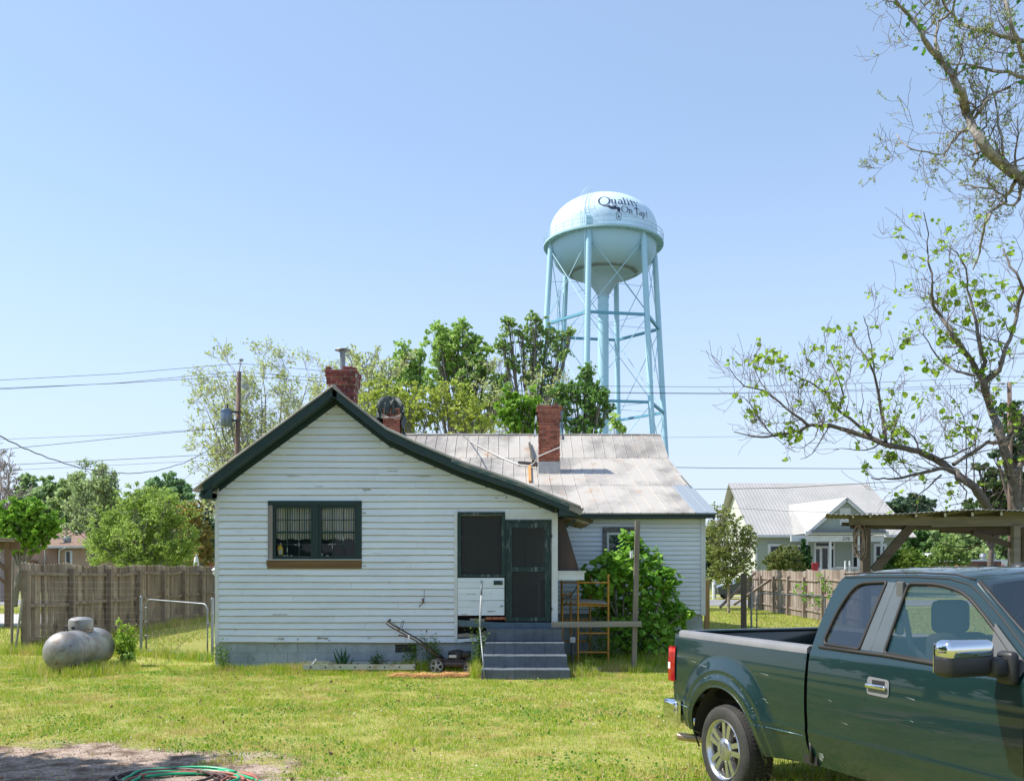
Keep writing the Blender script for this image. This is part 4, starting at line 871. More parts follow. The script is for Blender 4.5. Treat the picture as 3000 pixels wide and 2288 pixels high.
# ================================================================ WATER TOWER
TX, TY = (1767.3-1500)/FPX*125.0, 125.0
tower = thing('water_tower', 'tall pale blue six legged water tower with lettering on its tank', 'water tower', (TX, TY, 0))
m_tank = M('pale_blue_tank_paint', (0.60, 0.76, 0.88), 0.42, col2=(0.54, 0.71, 0.85), scale=.15, lo=.4, hi=.7)
m_leg = M('light_blue_steel', (0.36, 0.60, 0.73), 0.45, col2=(0.42, 0.64, 0.75), scale=.4, stretch=(1, 1, .3))
m_strut = M('teal_strut', (0.12, 0.34, 0.46), 0.5)
E_ = EYE
A_, B_, H0 = 7.1, 4.55, 45.0+E_
pr = [(0.0, H0+B_)]+[(A_*math.sin(a), H0+B_*math.cos(a)) for a in np.linspace(.06, PI/2, 26)]
mb = MB(); mb.lathe(pr+[(7.1, 43.2+E_)], (TX, TY, 0), 96); obj('tank_roof', mb, m_tank, tower, smooth=True)
# bowl underside, with the stain ring as its own paint pattern
m_bowl, nd, lk, b = newmat('grey_blue_bowl')
tc = nd.new('ShaderNodeTexCoord'); sp = nd.new('ShaderNodeVectorMath'); sp.operation = 'LENGTH'
mpn = nd.new('ShaderNodeMapping'); mpn.inputs['Scale'].default_value = (1, 1, 0); lk.new(tc.outputs['Object'], mpn.inputs[0]); lk.new(mpn.outputs[0], sp.inputs[0])
ad = nd.new('ShaderNodeMath'); ad.operation = 'MULTIPLY_ADD'; ad.inputs[1].default_value = .6; ad.inputs[2].default_value = -.3; lk.new(noise(nd, lk, 1.5, 5, .7), ad.inputs[0])
ad2 = nd.new('ShaderNodeMath'); ad2.operation = 'ADD'; lk.new(sp.outputs['Value'], ad2.inputs[0]); lk.new(ad.outputs[0], ad2.inputs[1])
cr = nd.new('ShaderNodeValToRGB'); el = cr.color_ramp.elements; el[0].position = 0; el[0].color = (.36, .48, .56, 1); el[1].position = 1; el[1].color = (.36, .58, .72, 1)
for p_, c_ in ((.53, (.37, .47, .52, 1)), (.565, (.15, .16, .14, 1)), (.59, (.20, .22, .20, 1)), (.64, (.38, .50, .57, 1)), (.8, (.37, .56, .68, 1))): e = el.new(p_); e.color = c_
dv = nd.new('ShaderNodeMath'); dv.operation = 'DIVIDE'; dv.inputs[1].default_value = 7.5; lk.new(ad2.outputs[0], dv.inputs[0]); lk.new(dv.outputs[0], cr.inputs[0])
lk.new(cr.outputs[0], b.inputs['Base Color']); b.inputs['Roughness'].default_value = .5
mb = MB(); mb.lathe([(7.1, 43.2+E_), (7.05, 42.7+E_), (6.85, 41.8+E_), (6.5, 41.0+E_), (5.95, 40.3+E_), (5.2, 39.75+E_), (4.4, 39.35+E_), (3.5, 39.05+E_), (2.6, 38.8+E_), (2.05, 38.4+E_), (1.65, 37.9+E_), (1.25, 37.3+E_), (.78, 36.6+E_), (.73, 36.3+E_)], (TX, TY, 0), 96)
obj('tank_bowl', mb, m_bowl, tower, smooth=True)
mb = MB(); mb.lathe([(.72, 0), (.72, 36.4+E_)], (TX, TY, 0), 40); mb.lathe([(.72, 36.25+E_), (.82, 36.25+E_), (.82, 36.35+E_), (.72, 36.4+E_)], (TX, TY, 0), 40); mb.lathe([(.72, 35.2+E_), (.76, 35.2+E_), (.76, 35.28+E_), (.72, 35.3+E_)], (TX, TY, 0), 40)
obj('riser_pipe', mb, m_leg, tower, smooth=40)
mb = MB(); mb.lathe([(7.12, 43.0+E_), (7.95, 42.95+E_), (7.95, 43.22+E_), (7.90, 43.22+E_), (7.9, 43.06+E_), (7.12, 43.12+E_)], (TX, TY, 0), 96)
for k in range(36):
    a = 2*PI*k/36; mb.beam((TX+7.05*math.cos(a), TY+7.05*math.sin(a), 42.92+E_), (TX+7.9*math.cos(a), TY+7.9*math.sin(a), 42.88+E_), .06, .14)
bal = obj('balcony', mb, M('balcony_steel', (.36, .55, .60), .5), tower)
mb = MB()
for h in (44.15, 43.65): mb.lathe([(7.88, h+E_), (7.93, h+E_), (7.93, h+.05+E_), (7.88, h+.05+E_)], (TX, TY, 0), 96, close=True)
for k in range(36):
    a = 2*PI*(k+.5)/36; mb.beam((TX+7.9*math.cos(a), TY+7.9*math.sin(a), 43.1+E_), (TX+7.9*math.cos(a), TY+7.9*math.sin(a), 44.2+E_), .05, .05)
obj('railing', mb, M('railing_steel', (.42, .58, .66), .5), bal)
LA = [-80, -20, 40, 100, 160, 220]
def legp(a, h):     # leg axis at height h (world)
    r = 7.12+(43.0+E_-h)*0.0585; an = R(a); return Vector((TX+r*math.sin(an), TY-r*math.cos(an), h))
for a in LA:
    mb = MB(); mb.tube([legp(a, 0), legp(a, 42.0+E_), legp(a, 43.0+E_)], [.37, .37, .30], 20); obj('leg', mb, m_leg, tower, smooth=40)
LV = [32.4+E_, 21.2+E_, 10.2+E_]
for h in LV:
    for i in range(6):
        mb = MB(); p, q = legp(LA[i], h), legp(LA[(i+1) % 6], h); mb.beam(p, q, .30, .32)
        obj('strut', mb, m_strut, tower)
tops = [42.4+E_]+LV+[0.3]
for i in range(6):
    mb = MB(); a, c = LA[i], LA[(i+1) % 6]
    for j in range(4):
        mb.tube([legp(a, tops[j]-.3), legp(c, tops[j+1]+.3)], .05, 5); mb.tube([legp(c, tops[j]-.3), legp(a, tops[j+1]+.3)], .05, 5)
    obj('cross_rods', mb, m_leg, tower)
mb = MB()
for h in LV[:2]+[38.0+E_]:
    for a in LA: mb.tube([legp(a, h), Vector((TX, TY, h+.3))], .03, 4)
obj('tie_rods', mb, m_leg, tower)
# leg ladder on the front-left leg, cage ladder up the tank, two small pipes at back-left leg
mb = MB(); a = LA[1]; off_ = Vector((-.35, -.45, 0))
for s in (-.2, .2): mb.tube([legp(a, 3)+off_+Vector((s, 0, 0)), legp(a, 43.2+E_)+off_+Vector((s, 0, 0))], .025, 4)
for k in range(100): h = 3+k*.42; mb.tube([legp(a, h)+off_+Vector((-.2, 0, 0)), legp(a, h)+off_+Vector((.2, 0, 0))], .02, 3)
obj('leg_ladder', mb, m_leg, tower)
mb = MB(); a = LA[5]
for s in (-1.0, -.72): mb.tube([legp(a, 0)+Vector((s, -.2, 0)), legp(a, 39+E_)+Vector((s, -.2, 0))], .07, 6)
obj('conduit', mb, m_leg, tower)
def tankpt(phi, v, off=0.03):
    if v <= 0: r, h = A_, H0+v; nr, nh = 1, 0
    else:
        al = v/5.35; r, h = A_*math.cos(al), H0+B_*math.sin(al); nr, nh = math.cos(al)/A_, math.sin(al)/B_; l = math.hypot(nr, nh); nr /= l; nh /= l
    r += nr*off; h += nh*off
    return Vector((TX+r*math.sin(phi), TY-r*math.cos(phi), h))
mb = MB(); ph0 = R(-26)
for s in (-.035, .035): mb.tube([tankpt(ph0+s, v, .35) for v in np.linspace(-1.9, 6.5, 20)], .03, 4)
for v in np.linspace(-1.8, 6.3, 28): mb.tube([tankpt(ph0-.035, v, .35), tankpt(ph0+.035, v, .35)], .02, 3)
for v in np.linspace(-.2, 4.5, 8):
    mb.tube([tankpt(ph0-.05, v, .35), tankpt(ph0-.07, v, .75), tankpt(ph0, v, .95), tankpt(ph0+.07, v, .75), tankpt(ph0+.05, v, .35)], .02, 3)
for s in (-.07, 0, .07): mb.tube([tankpt(ph0+s, v, .8) for v in np.linspace(-.2, 4.5, 10)], .018, 3)
obj('cage_ladder', mb, M('ladder_steel', (.42, .56, .62), .5), tower)
mb = MB(); mb.rbox(legp(-20, 43.0+E_)+Vector((-.1, -.5, .9)), (.7, .5, 1.1), .05); mb.lathe([(0, .5), (.3, .4), (.4, 0)], (TX-1.2, TY, H0+B_-.2), 12); obj('access_hatch', mb, m_leg, tower)
# ---- lettering painted on the tank
LET = MB()
def U(u): return R(-11.3)+u/7.1
def lmap(poly, du=0, dv=0, s=1.0, sy=None):
    sy = sy or s; return [tankpt(U(du+p[0]*s), dv+p[1]*sy, .035) for p in poly]
def lq(p, du, dv, s, sy=None): LET.add(lmap(p, du, dv, s, sy), [tuple(range(len(p)))])
def ring(cx_, cy_, rxo, ryo, rxi, ryi, a0, a1, du, dv, s, n=22):
    for i in range(n):
        a, c = R(a0+(a1-a0)*i/n), R(a0+(a1-a0)*(i+1)/n)
        lq([(cx_+rxo*math.cos(a), cy_+ryo*math.sin(a)), (cx_+rxo*math.cos(c), cy_+ryo*math.sin(c)), (cx_+rxi*math.cos(c), cy_+ryi*math.sin(c)), (cx_+rxi*math.cos(a), cy_+ryi*math.sin(a))], du, dv, s)
def bar(x0, y0, x1, y1, du, dv, s):
    n = max(1, int((y1-y0)*s/.2)); m_ = max(1, int((x1-x0)*s/.3))
    for i in range(n):
        for j in range(m_):
            a, c, d, e = x0+(x1-x0)*j/m_, x0+(x1-x0)*(j+1)/m_, y0+(y1-y0)*i/n, y0+(y1-y0)*(i+1)/n
            lq([(a, d), (c, d), (c, e), (a, e)], du, dv, s)
def serif(x, y, w, du, dv, s): bar(x-w/2, y-.02, x+w/2, y+.03, du, dv, s)
def glyph(ch, du, dv, s):
    if ch in 'QO': ring(.5, .5, .5, .52, .37, .47, 0, 360, du, dv, s, 32)
    if ch == 'Q':
        for i in range(8):
            x = .35+i*.11; lq([(x, .02-.02*i), (x+.115, .0-.02*i-.02), (x+.115, -.10-.03*i), (x, -.02-.025*i)], du, dv, s)
    if ch == 'u': bar(.12, .12, .25, .66, du, dv, s); serif(.12, .63, .28, du, dv, s); ring(.34, .18, .22, .2, .10, .13, 180, 360, du, dv, s); bar(.46, 0, .59, .66, du, dv, s); serif(.47, .63, .24, du, dv, s); serif(.60, 0, .2, du, dv, s)
    if ch == 'n': bar(.12, 0, .25, .66, du, dv, s); serif(.13, .63, .25, du, dv, s); serif(.18, 0, .3, du, dv, s); ring(.37, .44, .22, .22, .10, .15, 0, 180, du, dv, s); bar(.47, 0, .6, .46, du, dv, s); serif(.54, 0, .3, du, dv, s)
    if ch == 'a': ring(.24, .18, .22, .20, .10, .14, 60, 360, du, dv, s); bar(.40, .05, .53, .5, du, dv, s); ring(.30, .47, .23, .21, .10, .15, 0, 150, du, dv, s); serif(.56, .02, .18, du, dv, s)
    if ch == 'l': bar(.12, 0, .26, 1.06, du, dv, s); serif(.12, 1.03, .25, du, dv, s); serif(.19, 0, .34, du, dv, s)
    if ch == 'i': bar(.12, 0, .26, .66, du, dv, s); serif(.12, .63, .25, du, dv, s); serif(.19, 0, .34, du, dv, s); ring(.19, .92, .09, .09, 0, 0, 0, 360, du, dv, s, 10)
    if ch == 't': bar(.16, .1, .29, .86, du, dv, s); bar(.02, .58, .46, .66, du, dv, s); ring(.34, .14, .18, .15, .08, .09, 180, 330, du, dv, s)
    if ch == 'y': lq([(.02, .66), (.18, .66), (.40, .1), (.30, .0)], du, dv, s); lq([(.60, .66), (.53, .66), (.16, -.28), (.24, -.28)], du, dv, s); ring(.12, -.22, .1, .1, 0, 0, 0, 360, du, dv, s, 8); serif(.1, .63, .28, du, dv, s); serif(.57, .63, .22, du, dv, s)
    if ch == 'T': bar(.36, 0, .50, 1, du, dv, s); bar(.02, .92, .84, 1.0, du, dv, s); bar(.02, .78, .07, .95, du, dv, s); bar(.79, .78, .84, .95, du, dv, s); serif(.43, 0, .32, du, dv, s)
    if ch == 'p': bar(.12, -.32, .25, .66, du, dv, s); serif(.13, .63, .25, du, dv, s); serif(.18, -.32, .3, du, dv, s); ring(.33, .32, .28, .34, .15, .27, -120, 120, du, dv, s)
    if ch == '!': lq([(.02, 1.0), (.2, 1.0), (.14, .28), (.08, .28)], du, dv, s); ring(.11, .08, .09, .09, 0, 0, 0, 360, du, dv, s, 10)
for ch, u, s in (('Q', 0, 1.66), ('u', 1.62, 1.30), ('a', 2.58, 1.34), ('l', 3.38, 1.30), ('i', 3.92, 1.30), ('t', 4.4, 1.34), ('y', 5.0, 1.38)): glyph(ch, u, 1.02 if ch == 'Q' else 1.28, s)
for ch, u, s in (('O', 3.02, .98), ('n', 3.98, .92), ('T', 4.86, .96), ('a', 5.58, .92), ('p', 6.14, .92), ('!', 6.98, .92)): glyph(ch, u, .0, s)
# tap and glass
for p in ([(1.1, .98), (1.55, .95), (1.95, .62), (1.5, .52)], [(1.5, .70), (1.95, .78), (2.15, .40), (1.7, .36)], [(1.85, .72), (2.75, .74), (2.75, .42), (2.0, .36)], [(2.45, .74), (2.88, .66), (2.88, .0), (2.52, .0)], [(2.02, .7), (2.40, .7), (2.36, .88), (2.06, .88)], [(1.82, .90), (2.58, .90), (2.58, 1.0), (1.82, 1.0)]): lq(p, 0, 0, 1)
for p in ([(2.30, -.12), (3.06, -.12), (3.06, -.17), (2.30, -.17)], [(2.30, -.12), (2.36, -.12), (2.47, -.98), (2.41, -.98)], [(3.06, -.12), (3.0, -.12), (2.89, -.98), (2.95, -.98)], [(2.41, -.93), (2.95, -.93), (2.95, -1.0), (2.41, -1.0)], [(2.68, -.28), (2.84, -.62), (2.68, -.78), (2.52, -.62)]): lq(p, 0, 0, 1)
let = obj('lettering', LET, M('navy_lettering', (.025, .035, .075), .5), tower)
def small_text(s, u0, v0, size):
    cu = bpy.data.curves.new('t', 'FONT'); cu.body = s; cu.size = size; cu.resolution_u = 2; o = bpy.data.objects.new('t', cu); COL.objects.link(o)
    dg = bpy.context.evaluated_depsgraph_get(); me = bpy.data.meshes.new_from_object(o.evaluated_get(dg)); mb = MB()
    mb.add([tankpt(U(u0+v.co.x), v0+v.co.y, .035) for v in me.vertices], [tuple(p.vertices) for p in me.polygons])
    bpy.data.objects.remove(o); bpy.data.meshes.remove(me); return mb
m_faint = M('faded_blue_lettering', (.42, .55, .64), .5)
obj('slogan', small_text('Our Commitment', -.5, -.42, .42), m_faint, tower); obj('slogan', small_text('Our Profession', 3.2, -.34, .38), m_faint, tower)

# ================================================================ TREES
def tubes_np(lines, n=5):
    """fast tubes for many thin twigs: lines = [(pts, radii)]"""
    Vs_, Fs_, o = [], [], 0
    ang = np.arange(n)*2*PI/n
    for pts, rad in lines:
        P_ = np.array(pts, dtype=float); m_ = len(P_); D = np.gradient(P_, axis=0); D /= (np.linalg.norm(D, axis=1)[:, None]+1e-9)
        ref = np.array([0.13, 0.29, 0.95]) if abs(D[:, 2].mean()) < .8 else np.array([.95, .2, .1])
        a = np.cross(D, ref); a /= (np.linalg.norm(a, axis=1)[:, None]+1e-9); c = np.cross(D, a); r = np.array(rad)[:, None, None]
        V = P_[:, None]+(a[:, None]*np.cos(ang)[None, :, None]+c[:, None]*np.sin(ang)[None, :, None])*r
        Vs_.append(V.reshape(-1, 3)); i = np.arange(m_-1)[:, None]*n; k = np.arange(n)[None]; k2 = (k+1) % n
        Fs_.append(np.stack([i+k, i+k2, i+n+k2, i+n+k], -1).reshape(-1, 4)+o); o += m_*n
    return np.concatenate(Vs_), np.concatenate(Fs_)
def grow(rg, p, d, L, r, depth, lines, tips, kids=4, up=.15, wander=.28, ratio=.62, spread=.8, seg=6, minr=.004):
    pts = [p.copy()]; rad = [r]; q = p.copy(); dd = d.normalized()
    for i in range(seg):
        dd = (dd+Vector((rg.gauss(0, wander), rg.gauss(0, wander), rg.gauss(0, wander)+up*.3))).normalized(); q = q+dd*(L/seg); pts.append(q.copy()); rad.append(max(minr, r*(1-.75*(i+1)/seg)))
    lines.append((pts, rad))
    if depth == 0: tips.extend([(pts[-1], dd), (pts[-2], dd), (pts[len(pts)//2], dd)]); return
    for k in range(kids):
        t_ = rg.uniform(.3, 1.0); i = min(seg-1, int(t_*seg)); b_ = pts[i]+(pts[i+1]-pts[i])*(t_*seg-i if t_*seg-i <= 1 else 1)
        base = (pts[i+1]-pts[i]).normalized(); side = Vector((rg.gauss(0, 1), rg.gauss(0, 1), rg.gauss(0, 1))); side = (side-base*side.dot(base)).normalized()
        nd_ = (base*(1-spread*.4)+side*spread*rg.uniform(.6, 1.2)+Vector((0, 0, up))).normalized()
        grow(rg, b_, nd_, L*ratio*rg.uniform(.7, 1.2), max(minr, rad[i]*.55), depth-1, lines, tips, kids, up, wander, ratio, spread, max(3, seg-1), minr)
def leafmesh(P_, size, asp=.5, flat=1.0):
    n = len(P_); return flakes(P_[:, 0], P_[:, 1], P_[:, 2], size*(.6+.8*NR.random(n)), flat, asp)
def crown(clumps, dens, size, asp=.6, sub=14, shell=.5):
    """clumps (x, y, z, rx, ry, rz) -> leaves gathered in uneven sub clusters with gaps between"""
    out = []
    for x, y, z, rx, ry, rz in clumps:
        ns = max(8, int(sub*2.3)); d = NR.normal(size=(ns, 3)); d /= np.linalg.norm(d, axis=1)[:, None]; rr = (.2+1.05*NR.random(ns)**.75)[:, None]
        C = np.array([x, y, z])+d*rr*np.array([rx, ry, rz]); sr = (.08+.22*NR.random(ns)**1.5)*min(rx, rz)
        nl = int(dens*1.05*rx*rz/ns)+1
        for c, s in zip(C, sr):
            e = NR.normal(size=(nl, 3))*s*.62; e[:, 2] *= .75; e[:, 0] *= 1.1; out.append(c+e)
    return leafmesh(np.concatenate(out), size, asp)
def tree(name, label, Y, base, clumps, mat, dens=900, size=.12, trunk=.22, group=None, bark=None, sub=14, shell=.5, dep=.9, limbs=True, asp=.6, z0=0.0, cat='tree', twigs=0):
    """base: photo column of the trunk foot; clumps: (px, py, rpx[, rpy]) at depth Y"""
    s = FPX/Y; b0 = P(base, HORY, Y); b0.z = z0
    t = thing(name, label, cat, b0, 0, group); cl = []
    rg = random.Random(int(Y*31+base)); cn = Vector((0, 0, 0))
    for c in clumps:
        r = c[2]/s; rz = (c[3] if len(c) > 3 else c[2])/s; y = Y+rg.uniform(-1, 1)*dep*r*.8; q = P(c[0], c[1], y); cl.append((q.x, q.y, q.z, r, r*dep, rz)); cn += q
    cn /= len(clumps)
    if limbs:
        top = max(c[2]+c[5]*.3 for c in cl); fork = Vector((b0.x*.55+cn.x*.45, Y, z0+(cn.z-z0)*.45)); lines = []
        tr = [b0, b0.lerp(fork, .5)+Vector((rg.uniform(-.1, .1)*trunk*4, 0, 0)), fork]; lines.append((tr, [trunk, trunk*.85, trunk*.7]))
        for c in cl:
            e = Vector(c[:3]); mid = fork.lerp(e, .5)+Vector((rg.uniform(-.1, .1)*c[3], 0, -.15*c[3])); lines.append(([fork, mid, e, e+Vector((rg.uniform(-.4, .4)*c[3], rg.uniform(-.4, .4)*c[3], c[5]*.6))], [trunk*.5, trunk*.32, trunk*.2, .012*s**-.1]))
            for k in range(6+twigs):
                d = Vector((rg.gauss(0, 1), rg.gauss(0, 1), abs(rg.gauss(0, 1)))).normalized(); st_ = mid.lerp(e, rg.random()); en = e+Vector((d.x*c[3], d.y*c[4], d.z*c[5]))*.85; lines.append(([st_, st_.lerp(en, .5)+Vector((rg.uniform(-.1, .1), 0, -.1)), en], [trunk*.14, trunk*.08, .01]))
        V, F = tubes_np(lines, 6); npmesh('trunk', V, F, bark or m_bark, t, True)
    V, F = crown(cl, dens, size, asp, sub, shell); npmesh('crown', V, F, mat, t)
    return t
lm_mid = leafmat('leaf_mid_green', (0.268, 0.439, 0.098), (0.464, 0.634, 0.171))
lm_dark = leafmat('leaf_dark_green', (0.038, 0.112, 0.030), (0.075, 0.180, 0.045))
lm_yel = leafmat('leaf_yellow_green', (0.351, 0.459, 0.068), (0.486, 0.540, 0.108), .45)
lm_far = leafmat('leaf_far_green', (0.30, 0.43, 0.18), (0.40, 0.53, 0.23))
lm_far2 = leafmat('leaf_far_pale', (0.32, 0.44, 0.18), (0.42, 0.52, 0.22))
lm_bright = leafmat('leaf_bright_green', (0.15, 0.34, 0.03), (0.28, 0.46, 0.06))
lm_olive = leafmat('leaf_olive', (0.249, 0.373, 0.073), (0.373, 0.498, 0.104))
lm_rust = leafmat('leaf_rusty', (0.392, 0.252, 0.070), (0.280, 0.308, 0.070))
lm_pine = leafmat('pine_needles', (0.053, 0.112, 0.053), (0.090, 0.165, 0.075), .2)
lm_bud = leafmat('leaf_bud', (0.45, 0.54, 0.17), (0.58, 0.64, 0.26), .4)
GB = 'trees behind the house'
tree('maple_tree', 'narrow bright green tree behind the tarp covered chimney', 56, 1185, [(1190, 1040, 36, 34), (1172, 1078, 32), (1212, 1085, 34), (1235, 1048, 14, 26), (1190, 1120, 44), (1225, 1125, 28), (1115, 1115, 16), (1150, 1150, 26)], lm_mid, 1500, .11, .22, GB, sub=20)
tree('maple_tree', 'tall green tree, the higher crown left of the twisted tree', 52, 1370, [(1355, 958, 24, 22), (1340, 1000, 46, 44), (1285, 965, 24, 20), (1290, 1005, 40), (1385, 1010, 30), (1400, 1050, 40), (1330, 1060, 50), (1420, 1090, 32), (1290, 1090, 40), (1370, 1110, 50), (1270, 1140, 34), (1445, 1180, 50), (1400, 1210, 50), (1460, 1120, 22)], lm_mid, 1500, .11, .28, GB, sub=20, twigs=3)
tree('oak_tree', 'twisted open tree with bare limbs showing left of the tower legs', 50, 1552, [(1475, 1010, 26, 30), (1490, 950, 20, 22), (1570, 935, 28, 20), (1530, 975, 34, 26), (1600, 985, 34), (1560, 1020, 34, 24), (1650, 985, 26, 14), (1640, 1030, 28), (1500, 1060, 30, 26), (1580, 1070, 36, 24), (1480, 1105, 18), (1620, 1090, 26, 20), (1540, 1110, 22), (1600, 1130, 26, 16), (1670, 970, 12, 10)], leafmat('leaf_oak', (0.20, 0.34, 0.09), (0.36, 0.50, 0.15)), 1250, .105, .22, GB, m_bark, sub=16, twigs=4)
tree('dark_oak', 'dark green tree in front of the tower pipe', 48, 1700, [(1720, 1085, 22, 20), (1715, 1115, 26), (1735, 1140, 34, 22), (1690, 1150, 30), (1640, 1150, 34), (1760, 1160, 28), (1720, 1185, 44), (1650, 1200, 34), (1775, 1195, 24), (1740, 1230, 40, 26), (1690, 1240, 30, 20), (1710, 1265, 50, 14)], leafmat('leaf_dkoak', (0.13, 0.27, 0.07), (0.25, 0.42, 0.11)), 1400, .105, .2, GB, sub=18, twigs=3)
tree('low_oak', 'fresh green low tree just left of the right brick chimney', 46, 1530, [(1500, 1160, 32), (1540, 1180, 36), (1490, 1215, 44), (1560, 1225, 40), (1530, 1255, 44, 20)], lm_bright, 1400, .12, .18, GB, sub=16)
tree('yellow_green_tree', 'low yellow green tree behind the tarp covered chimney', 44, 1160, [(1100, 1150, 44), (1085, 1190, 40), (1160, 1170, 44), (1215, 1160, 40), (1200, 1210, 44), (1130, 1230, 44), (1250, 1230, 40)], lm_yel, 620, .10, .13, GB, sub=22, twigs=5)
tree('yellow_green_tree', 'low yellow green tree between the covered chimney and tall tree', 44, 1340, [(1290, 1150, 34), (1340, 1160, 40), (1390, 1190, 36), (1310, 1210, 46), (1360, 1230, 44), (1420, 1240, 30), (1260, 1190, 34)], lm_yel, 620, .10, .13, GB, sub=22, twigs=5)
tree('sapling', 'slim sapling top showing above the roof under the tower', 40, 1805, [(1800, 1235, 16, 24), (1822, 1255, 12)], lm_mid, 500, .12, .05, GB)
def twig_tree(name, label, Y, base, tops, mat, leafn, leafs, group=None, trunk=.2, seed=5, kids=4, depth=3, bark=None, z0=0., minr=.01, fork=.35, cat='tree', L0=.33):
    rg = random.Random(seed); b0 = P(base, HORY, Y); b0.z = z0; t = thing(name, label, cat, b0, 0, group); lines, tips = [], []
    cn = sum((P(a, b_, Y) for a, b_ in tops), Vector())/len(tops); f = b0.lerp(cn, fork)
    lines.append(([b0, b0.lerp(f, .5), f], [trunk, trunk*.9, trunk*.8]))
    for a, b_ in tops:
        e = P(a, b_, Y+rg.uniform(-1.5, 1.5)); n = 7; pts = [f.lerp(e, i/n)+Vector((rg.uniform(-.15, .15), rg.uniform(-.2, .2), -.5*math.sin(PI*i/n)+.1)) for i in range(n+1)]; ln = (e-f).length
        lines.append((pts, [max(minr, trunk*.6*(1-.9*i/n)) for i in range(n+1)]))
        for i in range(2, n+1):
            for k in range(2):
                base_ = (pts[i]-pts[i-1]).normalized(); side = Vector((rg.gauss(0, 1), rg.gauss(0, .8), rg.gauss(0, .6))).normalized()
                grow(rg, pts[i], (base_*.6+side*.8), ln*L0*(1-.55*i/n), max(minr, trunk*.22*(1-.7*i/n)), depth-1, lines, tips, kids, .15, .25, .6, .8, 5, minr)
    V, F = tubes_np(lines, 4); npmesh('trunk', V, F, bark or m_bark, t, True)
    if leafn:
        T = np.array([list(p) for p, d in tips]); n = int(len(T)*leafn); C = T[NR.integers(0, len(T), n)]+NR.normal(size=(n, 3))*leafs*1.3
        V, F = leafmesh(C, leafs, .55); npmesh('crown', V, F, mat, t)
    return t
twig_tree('budding_tree', 'pale budding tree between the utility pole and the flue chimney', 54, 800, [(640, 1120), (680, 1095), (610, 1200), (770, 1085), (840, 1090), (900, 1110), (630, 1270), (700, 1170), (850, 1160), (950, 1130), (760, 1150), (610, 1300), (660, 1140), (930, 1190)], lm_bud, 1.5, .085, GB, .24, 3, 4, 3, M('pale_lilac_bark', (.30, .27, .24), .9), minr=.009, fork=.3)
twig_tree('budding_tree', 'pale budding tree showing right of the flue chimney', 47, 1080, [(1040, 1100), (1090, 1080), (1130, 1110), (1070, 1150), (1110, 1160), (1020, 1160)], lm_bud, 1.7, .085, GB, .18, 8, 4, 3, minr=.012)
twig_tree('budding_tree', 'wispy budding tree filling in beside the twisted tree', 49, 1480, [(1430, 1130), (1480, 1120), (1520, 1140), (1610, 1150), (1640, 1190), (1560, 1160), (1420, 1190)], lm_bud, 2.0, .07, GB, .12, 9, 3, 3, minr=.012)
# left side
GL = 'trees on the left beyond the fence'
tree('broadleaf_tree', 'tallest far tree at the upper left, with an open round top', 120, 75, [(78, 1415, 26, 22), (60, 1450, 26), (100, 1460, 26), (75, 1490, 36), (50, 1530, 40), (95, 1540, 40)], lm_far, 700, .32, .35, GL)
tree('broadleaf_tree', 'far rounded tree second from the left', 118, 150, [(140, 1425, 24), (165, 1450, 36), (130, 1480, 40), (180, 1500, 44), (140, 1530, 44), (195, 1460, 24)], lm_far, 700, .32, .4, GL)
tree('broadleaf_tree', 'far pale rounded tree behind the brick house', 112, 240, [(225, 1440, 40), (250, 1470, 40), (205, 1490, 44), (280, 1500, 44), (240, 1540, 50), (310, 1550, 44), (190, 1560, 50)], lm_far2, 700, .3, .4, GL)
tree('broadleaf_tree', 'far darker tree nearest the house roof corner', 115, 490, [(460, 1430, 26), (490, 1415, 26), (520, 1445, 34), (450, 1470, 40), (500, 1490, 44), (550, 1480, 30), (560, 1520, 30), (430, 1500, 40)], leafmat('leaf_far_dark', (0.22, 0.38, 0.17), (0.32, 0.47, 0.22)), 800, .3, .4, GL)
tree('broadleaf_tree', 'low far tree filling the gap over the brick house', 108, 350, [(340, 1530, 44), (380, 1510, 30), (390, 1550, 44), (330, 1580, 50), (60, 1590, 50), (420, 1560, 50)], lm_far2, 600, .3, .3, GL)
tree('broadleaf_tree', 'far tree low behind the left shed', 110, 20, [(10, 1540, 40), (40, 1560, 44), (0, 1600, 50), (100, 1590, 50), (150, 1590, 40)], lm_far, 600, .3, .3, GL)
twig_tree('bare_tree', 'bare grey tree at the left edge of the view', 60, 5, [(5, 1330), (25, 1360), (-20, 1390), (30, 1440), (-40, 1420), (10, 1480)], None, 0, .1, GL, .2, 21, 4, 3, M('grey_lilac_bark', (.30, .25, .23), .9), minr=.018)
twig_tree('budding_tree', 'thin pale tree standing above the brick house roof', 90, 270, [(262, 1395), (290, 1410), (240, 1420), (320, 1415), (300, 1450), (230, 1460), (340, 1440)], lm_far2, 2.5, .13, GL, .28, 22, 4, 3, minr=.03)
tree('bright_tree', 'bright green tree with a forked trunk at the left edge', 52, 40, [(30, 1500, 44), (90, 1505, 40), (130, 1530, 40), (60, 1545, 60), (120, 1560, 40), (10, 1560, 50), (80, 1585, 40), (150, 1545, 20)], lm_bright, 1000, .15, .2, GL, m_bark, sub=20)
tree('crape_myrtle', 'large olive green tree right of the brick house', 46, 430, [(330, 1520, 50), (390, 1480, 50), (430, 1460, 50), (480, 1490, 54), (340, 1570, 60), (420, 1540, 70), (500, 1540, 60), (290, 1590, 40), (370, 1610, 60), (460, 1600, 70), (530, 1580, 50), (530, 1620, 50), (400, 1640, 60), (320, 1625, 50), (440, 1650, 60)], lm_olive, 1300, .09, .14, GL, sub=22, twigs=4, asp=.4)
